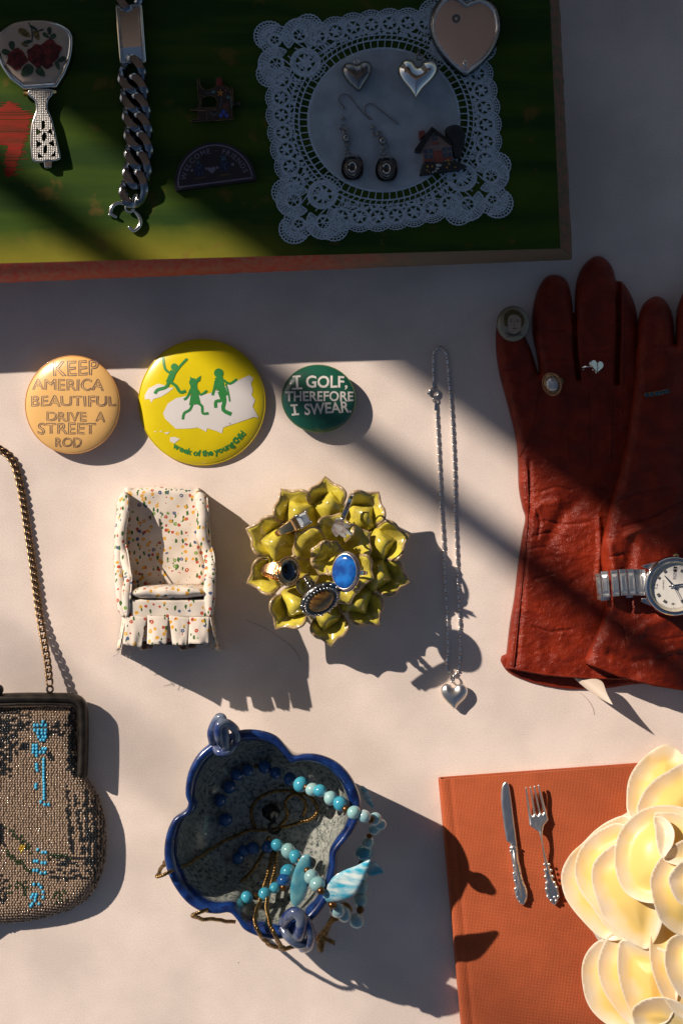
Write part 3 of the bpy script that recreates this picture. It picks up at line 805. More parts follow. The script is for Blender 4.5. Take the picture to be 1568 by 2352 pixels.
for x, y, r, *_ in ros:
    fl_ = ([(x+r*p[0], y+r*p[1]) for p in rf[0]], rf[1])
    mk('rosette', thick(dmap(fl_), lambda a, b: lumps(a, b)+.8, 1.8), MT['lace'], doily, smooth=False)
# dense scalloped edging outside each rosette
def fan(c, ang, r0, r1, spread, spokes, arcs, wd=1.7):
    it = []
    for i in range(spokes+1):
        a = ang-spread/2+spread*i/spokes
        it.append(stroke([(c[0]+r0*math.cos(a), c[1]+r0*math.sin(a)), (c[0]+r1*math.cos(a), c[1]+r1*math.sin(a))], wd*u))
    for j in range(arcs+1):
        r = r0+(r1-r0)*j/arcs
        P = []
        for i in range(spokes*3+1):
            a = ang-spread/2+spread*i/(spokes*3)
            rr = r*(1+(.055 if j == arcs else .0)*abs(math.sin(i*math.pi/3)))
            P.append((c[0]+rr*math.cos(a), c[1]+rr*math.sin(a)))
        it.append(stroke(P, (wd*1.5 if j == arcs else wd)*u))
    return flatjoin(it)
edge = []
for x, y, r, side, s_, t_ in ros:
    ang = math.atan2(math.cos(side*math.pi/2), -math.sin(side*math.pi/2))
    mk('edge_scallop', thick(dmap(fan((x, y), ang, r*1.05, r*1.72, math.radians(150), 11, 3)), lumps, 1.5), MT['lace'], doily, smooth=False)
# corners: two scrolls and a round motif on each
for ci in range(4):
    a0 = math.pi/4+ci*math.pi/2; dx, dy = math.cos(a0), math.sin(a0)
    it = []
    c1 = (dx*.855, dy*.855)            # round motif near the ring
    g = rosette_flat(1.0, 8)
    it.append(([(c1[0]+.118*p[0], c1[1]+.118*p[1]) for p in g[0]], g[1]))
    it.append(stroke(arcpts(c1, .088, n=30)[:-1], 2*u, True))
    for i in range(26):
        a = 2*math.pi*i/26
        it.append(stroke([(c1[0]+.088*math.cos(a), c1[1]+.088*math.sin(a)), (c1[0]+.112*math.cos(a), c1[1]+.112*math.sin(a))], 1.5*u))
    it.append(fan(c1, a0+math.pi, .118, .17, math.radians(70), 6, 2))
    for sg in (-1, 1):                 # side scrolls
        px, py = -dy*sg, dx*sg
        c = (dx*1.05+px*.165, dy*1.05+py*.165)
        it.append(stroke(arcpts(c, .062, n=22)[:-1], 6*u, True))
        for i in range(6):
            a = 2*math.pi*i/6
            it.append(stroke([c, (c[0]+.06*math.cos(a), c[1]+.06*math.sin(a))], 2.2*u))
        aa = math.atan2(py*.8+dy*.6, px*.8+dx*.6)
        it.append(fan(c, aa, .072, .142, math.radians(290), 20, 4, 2.3))
        it.append(stroke(arcpts(c, .145, aa-2.5, aa+2.5, 30), 4.5*u))
        it.append(fan((c[0]+px*.10-dx*.02, c[1]+py*.10-dy*.02), aa+sg*.25, .05, .115, math.radians(200), 12, 3, 2.0))
    ct = (dx*1.19, dy*1.19)           # tip motif
    it.append(stroke(arcpts(ct, .05, n=20)[:-1], 7*u, True))
    for i in range(5):
        a = 2*math.pi*i/5; it.append(stroke([ct, (ct[0]+.05*math.cos(a), ct[1]+.05*math.sin(a))], 2*u))
    it.append(fan(ct, a0, .06, .13, math.radians(300), 20, 3, 2.2))
    it.append(fan((dx*1.25, dy*1.25), a0, .03, .125, math.radians(190), 13, 4, 2.2))
    mk('corner_motif', thick(dmap(flatjoin(it)), lambda a, b: lumps(a, b)+.4, 1.8), MT['lace'], doily, smooth=False)
# brides: irregular bars between ring, rosettes and corners
R = random.Random(5); it = []
for x, y, r, side, s_, t_ in ros:
    for k in range(4):
        a = math.atan2(y, x)+(k-1.5)*.062+R.uniform(-.012, .012)
        p0 = (R2*math.cos(a)*1.01, R2*math.sin(a)*1.01); d = math.hypot(x-p0[0], y-p0[1])
        e = math.atan2(p0[1]-y, p0[0]-x)
        p2 = (x+r*math.cos(e), y+r*math.sin(e)); m_ = ((p0[0]+p2[0])/2+R.uniform(-.02, .02), (p0[1]+p2[1])/2+R.uniform(-.02, .02))
        if math.hypot(p0[0]-p2[0], p0[1]-p2[1]) > .35: continue
        it.append(stroke(cr([p0, m_, p2], 4, False), 2.4*u))
        it.append(([m_]+[(m_[0]+4.5*u*math.cos(q), m_[1]+4.5*u*math.sin(q)) for q in (0, 1, 2, 3, 4, 5, 6.28)], [(0, 1, 2, 3), (0, 3, 4, 5), (0, 5, 6, 7)]))
for ci in range(4):
    a0 = math.pi/4+ci*math.pi/2
    for k in range(9):
        a = a0+(k-4)*.075
        p0 = (R2*math.cos(a), R2*math.sin(a)); p1 = (math.cos(a0+(k-4)*.045)*(.98+.03*abs(k-4)), math.sin(a0+(k-4)*.045)*(.98+.03*abs(k-4)))
        it.append(stroke(cr([p0, ((p0[0]+p1[0])/2+R.uniform(-.02, .02), (p0[1]+p1[1])/2+R.uniform(-.02, .02)), p1], 4, False), 2.6*u))
    for rr in (.82, .88):
        it.append(stroke([(rr*math.cos(a0+q)*(1+R.uniform(-.015, .015)), rr*math.sin(a0+q)*(1+R.uniform(-.015, .015))) for q in np.linspace(-.5, .5, 22)], 2.4*u))
for i in range(90):
    a = 2*math.pi*i/90
    if i % 9 == 8: continue
    it.append(stroke([(.815*math.cos(a)*(1+.01*math.sin(i*2.1)), .815*math.sin(a)*(1+.01*math.sin(i*2.1))), (.815*math.cos(a+.075)*(1+.01*math.sin((i+1)*2.1)), .815*math.sin(a+.075)*(1+.01*math.sin((i+1)*2.1)))], 2.2*u))
o = mk('lace_bars', thick(dmap(flatjoin(it)), lambda x, y: lumps(x, y)-.3, 1.2), MT['lace'], doily, smooth=False)
o['kind'] = 'stuff'

# ------------------------------------------------------------------ heart mirror
f = crop(1680, 0, 2020, 1568)
hm = cr(mapc(f, [(850, 95), (760, 20), (620, -35), (480, -10), (370, 85), (285, 230), (247, 400), (250, 560), (300, 740), (400, 930), (540, 1100), (690, 1240), (830, 1335), (960, 1260), (1110, 1130), (1260, 960), (1365, 760), (1418, 560), (1412, 380), (1360, 190), (1250, 70), (1110, 20), (970, 45)]), 4)
cx_, cy_ = f(840, 600)
ho = [(cx_+(x-cx_)*1.135, cy_+(y-cy_)*1.10) for x, y in hm]
hmir = thing('heart_mirror', 'heart shaped mirror in a dark silver rim on the doily corner', 'mirror', U(cx_, cy_, ZT))
MT['rose_mirror'] = mat('rose_mirror', (.80, .80, .88), .06, 1, bump=.03, bpx=60)
mk('rim', inflate(ho, lambda d, x, y: ZT+5+20*rnd(d, 8)-6*np.clip((d-8)/4, 0, 1), 2.0, ZT+4), MT['dark_silver'], hmir)
mk('glass', inflate(hm, lambda d, x, y: ZT+20+2.5*rnd(d, 60), 4, ZT+14), MT['rose_mirror'], hmir)
mk('rim_bead', tube([U(x, y, ZT+23) for x, y in hm], 2.4, 8, True), MT['silver'], hmir)
mk('eyelet', lathe([(3, 0), (8, 0), (9, 2.5), (8, 4), (4, 3), (3, 0)], U(*f(660, 345), ZT+22), 20), MT['pewter'], hmir)
mk('tip_stud', sphere(U(*f(825, 1170), ZT+24), 5, 10, 6, (1, 1.5, .5)), MT['silver'], hmir)

# ------------------------------------------------------------------ heart charms
f = crop(1330, 200, 1900, 1568)
def heart_thing(name, label, pts, zt, h, w_, m_, zb, extra=None):
    P = cr(mapc(f, pts), 5)
    c = np.mean(P, 0)
    t = thing(name, label, 'charm', U(c[0], c[1], ZT))
    mk('body', inflate(P, lambda d, x, y: zb+h*.45+h*.55*rnd(d, w_), 1.6, lambda d, x, y: zb+h*.4-h*.4*rnd(d, w_)), m_, t)
    return t
t = heart_thing('heart_charm', 'small dark engraved silver heart charm with a tiny loop', [(270, 160), (200, 140), (130, 155), (102, 220), (125, 300), (190, 380), (290, 452), (360, 370), (420, 270), (432, 190), (400, 130), (330, 125)], 0, 30, 26, MT['dark_silver'], ZT+3.5)
mk('loop', tube([U(*f(265+26*math.cos(a), 130+26*math.sin(a)), ZT+20) for a in [2*math.pi*i/16 for i in range(16)]], 1.4, 6, True), MT['silver'], t)
for k, pts in enumerate(([(190, 190), (230, 250), (270, 330)], [(220, 180), (260, 240), (300, 340)], [(330, 200), (350, 250), (330, 310)], [(370, 190), (390, 240), (350, 290)], [(300, 200), (320, 190), (345, 215), (325, 240), (300, 225)])):
    mk('engraving', tube([U(*f(*p), ZT+33.2) for p in cr(pts, 4, False)], .9, 5), MT['pewter'], t)
t = heart_thing('heart_charm', 'large polished puffed silver heart charm beside the house pin', [(935, 175), (880, 110), (800, 92), (725, 150), (706, 240), (740, 330), (820, 430), (915, 538), (1010, 430), (1110, 330), (1165, 230), (1140, 140), (1070, 105), (990, 120)], 0, 46, 40, MT['silver_mirror'], ZT+3.5)
mk('loop', tube([U(*f(955+36*math.cos(a), 80+30*math.sin(a)), ZT+24) for a in [2*math.pi*i/16 for i in range(16)]], 2.0, 8, True), MT['dark_silver'], t)
mk('bail', tube([U(*f(945+8*math.sin(a), 20+38*math.cos(a)), ZT+20+8*math.sin(a)) for a in [2*math.pi*i/14 for i in range(14)]], 1.8, 6, True), MT['pewter'], t)

# ------------------------------------------------------------------ pair of hat earrings
def earring(label, hook, small, rings1, big, rings2, hat, hr):
    t = thing('hat_earring', label, 'earring', U(*f(*hat), ZT), 'pair of hat earrings on the doily')
    mk('hook', tube([U(*f(*p), ZT+4.2) for p in cr(hook, 6, False)], 1.15, 8), MT['dark_silver'], t)
    a, b = hook[0], hook[1]
    coil = []
    for i in range(60):
        q = i/59*.9; p = (a[0]+(b[0]-a[0])*q, a[1]+(b[1]-a[1])*q); x, y, z = U(*f(*p), ZT+5)
        coil.append((x+2.4*math.cos(i*1.05), y, z+2.4*math.sin(i*1.05)))
    mk('coil', tube(coil, .8, 5), MT['dark_silver'], t)
    mk('bead', sphere(U(*f(*small), ZT+6), 4.6), MT['dark_silver'], t, label='small round bead')
    mk('bead', sphere(U(*f(*big), ZT+9.5), 8.6, 16, 10), MT['dark_silver'], t)
    for rx, ry, r in rings1+rings2:
        mk('link', tube([U(*f(rx+r*math.cos(q)*(.8 if k_ % 2 else 1), ry+r*math.sin(q)), ZT+6+2*math.sin(q+k_)) for k_ in [int(rx+ry)] for q in [2*math.pi*i/14 for i in range(14)]], 1.5, 6, True), MT['dark_silver'], t)
    brim = cr(mapc(f, [(hat[0]+x*hr[0], hat[1]+y*hr[1]) for x, y in ((0, -1), (.55, -.9), (.9, -.55), (1, 0), (.95, .5), (.7, .85), (.3, 1), (-.3, 1), (-.7, .85), (-.95, .5), (-1, 0), (-.85, -.5), (-.5, -.9))]), 4)
    mk('brim', inflate(brim, lambda d, x, y: ZT+9-4*rnd(d, 8)+2.5*np.exp(-d/2.0), 1.6, ZT+3.2), MT['pewter'], t)
    cc = U(*f(hat[0]-2, hat[1]+15), ZT+5)
    mk('crown', lathe([(17, 0), (16, 7), (14.5, 11), (12, 13), (8, 11.5), (3, 10), (0, 9.5)], cc, 28, 1, 1.18), MT['pewter'], t)
    mk('band', lathe([(17.6, 1), (18.6, 2.5), (17.0, 4.5), (15, 3)], cc, 28, 1, 1.18), MT['dark_silver'], t)
    mk('crown_dent', tube([(cc[0]+8*math.sin(q), cc[1]+10*math.cos(q), cc[2]+12.6) for q in np.linspace(-1.2, 4.3, 16)], 1.5, 6), MT['silver'], t)
    mk('bale', tube([U(*f(hat[0]+q, hat[1]-hr[1]*.86-6*math.sin((q+60)/120*math.pi)), ZT+10) for q in range(-60, 61, 12)], 3.4, 8), MT['dark_silver'], t)
    return t
earring('left dark silver hat earring with wire hook and round beads', [(122, 650), (118, 620), (80, 580), (66, 530), (100, 492), (160, 492), (210, 540), (270, 620), (340, 700), (405, 762)], (112, 752), [(108, 850, 32), (135, 890, 26)], (148, 968), [(160, 1040, 30), (162, 1125, 32)], (218, 1290), (122, 138))
earring('right dark silver hat earring with wire hook ending free on the linen', [(425, 760), (410, 750), (365, 710), (348, 650), (370, 605), (430, 592), (490, 635), (570, 700), (650, 765), (722, 822)], (440, 852), [(465, 925, 30), (515, 930, 32)], (548, 1000), [(580, 1060, 34), (552, 1135, 30)], (592, 1305), (122, 138))

# ------------------------------------------------------------------ house pin
MT['hp_dark'] = mat('hp_dark', (.014, .011, .012), .5, bump=.3, bpx=5)
MT['hp_wall'] = mat('hp_wall', (.28, .2, .17), .55, var=.12, vpx=12, bump=.2, bpx=4)
MT['hp_red'] = mat('hp_red', (.26, .06, .045), .55, var=.2, vpx=8)
MT['hp_blue'] = mat('hp_blue', (.05, .085, .13), .4)
MT['hp_tree'] = mat('hp_tree', (.012, .014, .018), .6, bump=1, bpx=5, bdist=3)
MT['hp_yellow'] = mat('hp_yellow', (.36, .20, .03), .6)
MT['hp_white'] = mat('hp_white', (.4, .4, .42), .6)
hp = thing('house_pin', 'painted pin shaped like a cottage with a dark tree and flower garden', 'pin', U(*f(1150, 1150), ZT))
z0 = ZT+2.8
mk('tree', inflate(cr(mapc(f, [(1240, 870), (1300, 830), (1370, 825), (1430, 860), (1450, 940), (1450, 1040), (1425, 1110), (1400, 1180), (1330, 1190), (1290, 1060), (1240, 960)]), 4), lambda d, x, y: z0+12*rnd(d, 12), 2.2, z0), MT['hp_tree'], hp)
mk('wall', prism(mapc(f, [(1110, 890), (1300, 1030), (1330, 1235), (1000, 1240), (968, 1090)]), z0, z0+12), MT['hp_wall'], hp, smooth=False, bevel=1)
mk('roof', prism(mapc(f, [(1090, 838), (1310, 1010), (1300, 1045), (1105, 888), (965, 1120), (900, 1110), (905, 1085)]), z0, z0+19), MT['hp_dark'], hp, smooth=False, bevel=1.5)
mk('chimney', prism(mapc(f, [(945, 890), (1005, 880), (1015, 930), (955, 985)]), z0, z0+15), MT['hp_red'], hp, smooth=False, bevel=1)
mk('garden', inflate(mapc(f, [(1000, 1225), (1330, 1215), (1400, 1240), (1490, 1285), (1380, 1330), (950, 1390), (975, 1290)]), lambda d, x, y: z0+16*rnd(d, 6), 2.0, z0), MT['hp_tree'], hp)
for q in ([(1000, 1095), (1095, 1085), (1105, 1190), (1010, 1200)], [(1200, 1075), (1300, 1065), (1315, 1170), (1215, 1180)], [(1085, 930), (1145, 925), (1155, 990), (1095, 995)]):
    wdw = mk('window', prism(mapc(f, q), z0+12, z0+13.2), MT['hp_blue'], hp, smooth=False)
    mx_ = lerp2(q[0], q[1], .5), lerp2(q[3], q[2], .5)
    my_ = lerp2(q[0], q[3], .5), lerp2(q[1], q[2], .5)
    mk('glazing_bar', drape(flatjoin([stroke(mapc(f, mx_), 1.6), stroke(mapc(f, my_), 1.6)]), lambda x, y: z0+13.6), MT['hp_wall'], wdw, smooth=False)
mk('door', prism(mapc(f, [(1105, 1110), (1195, 1105), (1212, 1235), (1120, 1245)]), z0+12, z0+13.6), MT['hp_red'], hp, smooth=False)
for q in ([(1000, 1205), (1105, 1195), (1107, 1218), (1002, 1228)], [(1212, 1185), (1318, 1175), (1320, 1195), (1215, 1208)], [(1085, 1015), (1165, 1005), (1168, 1030), (1090, 1040)]):
    mk('flower_box', prism(mapc(f, q), z0+12, z0+15), MT['hp_red'], hp, smooth=False, bevel=.5)
for x, y, r in ((1045, 1282, 3), (1095, 1280, 2.4), (1038, 1325, 2), (1270, 1215, 3), (1280, 1252, 2.6), (1258, 1293, 2.4), (1348, 1288, 2), (1065, 1345, 1.6)):
    mk('flower', sphere(U(*f(x, y), z0+16), r, 8, 6, (1, 1, .6)), MT['hp_yellow'], hp)
for x, y, r in ((1165, 1268, 6.5), (1150, 1305, 4.2), (1130, 1332, 3.4), (1102, 1345, 2.6)):
    mk('stepping_stone', sphere(U(*f(x, y), z0+16), r, 10, 6, (1, .55, .3)), MT['hp_white'], hp)
# ------------------------------------------------------------------ button badges
def badge_face(R, h):
    return lambda r: h*(1-.45*(r/R)**2-.55*np.clip(r/R, 0, 1)**7)
def badge(name, label, c, rx, ry, rot, h, base, tilt, face_m, rim_m, prints, back=True):
    """domed tin badge; tilt = (dz per unit to the right, dz per unit down)"""
    t = thing(name, label, 'badge', U(c[0], c[1], 0), 'tin button badges')
    R = max(rx, ry); bf = badge_face(R, h)
    def rr(x, y):
        dx, dy = x-c[0], y-c[1]
        X = dx*math.cos(-rot)-dy*math.sin(-rot); Y = dx*math.sin(-rot)+dy*math.cos(-rot)
        return math.hypot(X/rx, Y/ry)*R
    zz = lambda x, y: base+tilt[0]*(x-c[0])+tilt[1]*(y-c[1])
    def surf(x, y): return zz(x, y)+float(bf(min(rr(x, y), R)))
    V, F = [], []; n = 72
    prof = [(q, 1) for q in (0, .25, .5, .65, .78, .87, .93, .965, .985)]
    rings = []
    for q, _ in prof: rings.append((q, None))
    V.append(U(c[0], c[1], surf(*c)))
    for q, _ in prof[1:]:
        for i in range(n):
            a = 2*math.pi*i/n; X, Y = rx*q*math.cos(a), ry*q*math.sin(a)
            x, y = c[0]+X*math.cos(rot)-Y*math.sin(rot), c[1]+X*math.sin(rot)+Y*math.cos(rot)
            V.append(U(x, y, surf(x, y)))
    for q, dz in ((1.0, -2.0), (1.005, -5), (.99, -8), (.95, -9), (.85, -6)):
        for i in range(n):
            a = 2*math.pi*i/n; X, Y = rx*q*math.cos(a), ry*q*math.sin(a)
            x, y = c[0]+X*math.cos(rot)-Y*math.sin(rot), c[1]+X*math.sin(rot)+Y*math.cos(rot)
            V.append(U(x, y, zz(x, y)+float(bf(R*.985))+dz))
    m = len(prof)-1+5
    F += [(0, 1+(i+1) % n, 1+i) for i in range(n)]
    for j in range(m-1):
        for i in range(n):
            a, b = 1+j*n+i, 1+j*n+(i+1) % n
            F.append((a, b, b+n, a+n))
    F = [tuple(q[::-1]) for q in F]
    mk('face', (V, F), face_m, t)
    Vr, Fr = [], []
    mk('rim', tube([V[1+(len(prof)-1)*n+i] for i in range(n)], 1.6, 6, True), rim_m, t)
    mk('pin_back', tube([(Vector(U(c[0]-rx*.6, c[1], 3))), Vector(U(c[0], c[1]+4, 3)), Vector(U(c[0]+rx*.6, c[1], 3))], 2.4, 8), MT['steel'], t)
    for nm, flat, m_, lift in prints:
        mk(nm, drape(flat, lambda x, y: surf(x, y)+lift, 7), m_, t, smooth=False)
    return t
def badge_mat(name, c, **k): return mat(name, c, .28, coat=.6, var=.05, vpx=60, bump=.02, bpx=30, **k)
f = crop(80, 1320, 1100, 1568)
MT['tan_badge'] = badge_mat('tan_badge', (.86, .50, .17))
MT['tan_rim'] = mat('tan_rim', (.60, .28, .08), .35, coat=.4)
MT['badge_ink'] = mat('badge_ink', (.13, .09, .10), .45)
lines = [('KEEP', 205, 487, 282, 188, -.03), ('AMERICA', 76, 517, 372, 300, .01), ('BEAUTIFUL', 70, 592, 470, 405, .0), ('DRIVE', 165, 410, 562, 502, .0), ('A', 466, 526, 566, 500, 0), ('STREET', 110, 467, 642, 570, -.0), ('ROD', 216, 382, 720, 660, 0)]
it = []
for s_, x0, x1, yb, yt, ro in lines:
    a, b = f(x0, yt), f(x1, yb)
    it.append(text_box(s_, a[0], b[0], b[1], a[1], ro, .015, .040, 2.4))
badge('button_badge', 'tan round badge with hand drawn outline lettering in six lines', f(325, 460), 108, 112, 0, 16, 30, (.14, -.05), MT['tan_badge'], MT['tan_rim'], [('lettering', flatjoin(it), MT['badge_ink'], .5)])

MT['yellow_badge'] = badge_mat('yellow_badge', (.80, .62, .002))
MT['yellow_rim'] = mat('yellow_rim', (.62, .45, .0), .35, coat=.4)
MT['badge_white'] = mat('badge_white', (.80, .74, .70), .32, coat=.5)
MT['badge_green'] = mat('badge_green', (.035, .25, .055), .4, coat=.4)
us = mapc(f, [(880, 512), (910, 452), (960, 420), (1030, 405), (1110, 402), (1165, 390), (1250, 386), (1295, 370), (1325, 385), (1368, 352), (1398, 305), (1408, 278), (1436, 295), (1420, 330), (1432, 370), (1424, 400), (1446, 432), (1430, 470), (1450, 508), (1468, 542), (1440, 535), (1420, 510), (1370, 518), (1322, 545), (1270, 570), (1250, 600), (1242, 636), (1210, 622), (1152, 604), (1145, 626), (1095, 600), (1040, 606), (960, 608), (925, 576), (893, 546)])
ak = mapc(f, [(768, 402), (790, 360), (850, 330), (890, 340), (902, 356), (948, 354), (910, 385), (870, 410), (822, 424), (806, 448), (800, 425), (768, 426)])
hw = [mapc(f, [(924, 660), (952, 658), (984, 670), (950, 697), (924, 686)]), mapc(f, [(884, 632), (922, 626), (906, 641)]), mapc(f, [(858, 622), (876, 618), (868, 628)]), mapc(f, [(824, 625), (842, 620), (834, 629)])]
def limb(pts, wd): return stroke(cr(mapc(f, pts), 3, False), wd*f.s)
kids = [pf(circle(f(950, 227), 22*f.s, 14)), limb([(945, 250), (930, 290), (914, 325)], 38), limb([(932, 268), (893, 240), (880, 168)], 15), limb([(950, 268), (988, 218), (1028, 176)], 15), limb([(915, 320), (898, 352), (848, 368), (830, 392)], 20), limb([(915, 315), (958, 342), (985, 382), (1020, 374)], 18),
        pf(circle(f(1066, 322), 26*f.s, 14), mapc(f, [(1085, 300), (1112, 280), (1108, 312), (1090, 322)]), mapc(f, [(1050, 310), (1044, 286), (1068, 300)]), mapc(f, [(1050, 400), (1098, 395), (1112, 455), (1040, 462)])), limb([(1068, 340), (1075, 405)], 42), limb([(1052, 362), (1030, 412), (1008, 428)], 15), limb([(1090, 368), (1112, 398), (1150, 372)], 14), limb([(1060, 455), (1045, 490), (1010, 512), (1002, 550)], 16), limb([(1095, 450), (1120, 470), (1124, 512), (1160, 512)], 16),
        pf(circle(f(1222, 265), 29*f.s, 16), mapc(f, [(1215, 355), (1262, 350), (1280, 400), (1235, 410)])), limb([(1222, 290), (1235, 370)], 50), limb([(1204, 312), (1195, 360), (1184, 402)], 16), limb([(1252, 308), (1290, 330), (1334, 302)], 15), limb([(1245, 370), (1258, 430), (1250, 490), (1300, 518)], 24), limb([(1225, 380), (1240, 430), (1205, 440), (1204, 478)], 20), limb([(1265, 330), (1280, 380), (1290, 440)], 10)]
arc = text_arc('week of the young child', f(1120, 445), 333*f.s, -34, 54, 40*f.s, False, .035)
badge('button_badge', 'large yellow round badge with green running children on a white map', f(1120, 445), 145, 144, 0, 18, 13, (.02, -.05), MT['yellow_badge'], MT['yellow_rim'], [('map_print', pf(us, ak, *hw), MT['badge_white'], .35), ('children_print', flatjoin(kids), MT['badge_green'], .8), ('lettering', arc, MT['badge_green'], .5)])

f = crop(1000, 1350, 1900, 1568)
MT['green_badge'] = badge_mat('green_badge', (.012, .10, .062))
MT['green_rim'] = mat('green_rim', (.10, .17, .06), .35, coat=.4)
MT['badge_cream'] = mat('badge_cream', (.78, .72, .66), .4, coat=.4)
it = []
for s_, x0, x1, yb, yt, ro in (('GOLF,', 390, 678, 366, 266, .0), ('THEREFORE', 246, 720, 446, 374, .0), ('SWEAR.', 378, 704, 532, 452, -.06)):
    a, b = f(x0, yt), f(x1, yb)
    it.append(text_box(s_, a[0], b[0], b[1], a[1], ro, .022, 0, 1.2))
for y0, x0, x1 in ((274, 296, 352), (358, 292, 364), (474, 282, 332), (538, 290, 342)):   # slab serifs of the two capitals
    it.append(stroke([f(x0, y0), f(x1, y0-4)], 13*f.s))
it += [stroke([f(325, 272), f(330, 360)], 16*f.s), stroke([f(306, 472), f(316, 540)], 15*f.s)]
badge('button_badge', 'dark green round badge with cream hand lettering in three lines', f(478, 427), 84, 77, .1, 15, 24, (.05, .04), MT['green_badge'], MT['green_rim'], [('lettering', flatjoin(it), MT['badge_cream'], .5)])

# ------------------------------------------------------------------ silver bead chain necklace with heart
f = crop(1680, 1350, 1980, 455)
MT['silver_bright'] = mat('silver_bright', (.88, .84, .79), .33, 1)
nk = thing('heart_necklace', 'long silver bar and bead chain necklace with a puffed heart pendant', 'necklace', U(*f(160, 1200), 0))
left = [(195, 2046), (168, 2022), (160, 1985), (170, 1900), (168, 1830), (163, 1700), (158, 1600), (150, 1450), (143, 1340), (135, 1190), (127, 1080), (120, 930), (112, 760), (105, 620), (98, 490), (96, 448)]
right = [(80, 250), (79, 140), (85, 88), (115, 60), (150, 82), (165, 140), (172, 245), (182, 370), (192, 530), (200, 700), (205, 850), (208, 1000), (212, 1130), (218, 1280), (225, 1450), (232, 1600), (237, 1720), (241, 1860), (238, 1960), (228, 2026), (205, 2048)]
bar_me = shared('necklace_bar', tube([(0, -5.4, 0), (0, -4.6, 0), (0, 4.6, 0), (0, 5.4, 0)], [2.0, 3.2, 3.2, 2.0], 8), MT['silver_bright'], auto=40)
ball_me = shared('necklace_ball', sphere((0, 0, 0), 3.0, 10, 7), MT['silver_bright'])
thin_me = []
for seg in (left, right):
    P = resample([U(*f(*p), 3.3) for p in cr(seg, 8, False)], 10.0)
    for i, p in enumerate(P):
        tt = (P[min(i+1, len(P)-1)]-P[max(i-1, 0)]).normalized()
        if i % 2 == 0: put('chain_bar', bar_me, p, nk, Vector((0, 1, 0)).rotation_difference(tt))
        else: put('chain_bead', ball_me, p, nk)
    thin_me.append(tube(P, 1.0, 5))
mk('wire', join(*thin_me), MT['dark_silver'], nk)
mk('clasp_ring', tube([U(*f(84+27*math.cos(a), 336+27*math.sin(a)), 4) for a in [2*math.pi*i/26 for i in range(26)]], 2.5, 8, True), MT['silver'], nk)
mk('clasp_lever', sphere(U(*f(46, 340), 4), 2.6), MT['silver'], nk)
mk('jump_ring', tube([U(*f(90+14*math.cos(a), 380+14*math.sin(a)), 4) for a in [2*math.pi*i/18 for i in range(18)]], 1.6, 6, True), MT['silver'], nk)
mk('end_tag', prism(cr(mapc(f, [(90, 392), (86, 430), (88, 448), (99, 450), (103, 425), (96, 390)]), 3), 2, 5), MT['silver'], nk, smooth=False, bevel=.6)
mk('end_tag', prism(cr(mapc(f, [(76, 268), (74, 290), (79, 310), (86, 308), (88, 285), (84, 268)]), 3), 2, 5), MT['silver'], nk, smooth=False, bevel=.6)
hp_ = cr(mapc(f, [(203, 2126), (180, 2106), (150, 2104), (128, 2128), (126, 2160), (145, 2195), (180, 2232), (210, 2256), (235, 2228), (272, 2192), (288, 2155), (278, 2118), (255, 2102), (225, 2106)]), 5)
mk('heart_pendant', inflate(hp_, lambda d, x, y: 13+12*rnd(d, 26), 1.5, lambda d, x, y: 12-11*rnd(d, 26)), mat('silver_satin', (.86, .82, .77), .34, 1, rvar=.08, vpx=14, bump=.1, bpx=8), nk)
mk('bail', tube([U(*f(196+9*math.sin(a), 2068+26*math.cos(a)), 8+5*math.sin(a)) for a in [2*math.pi*i/16 for i in range(16)]], 2.2, 8, True), MT['silver'], nk)

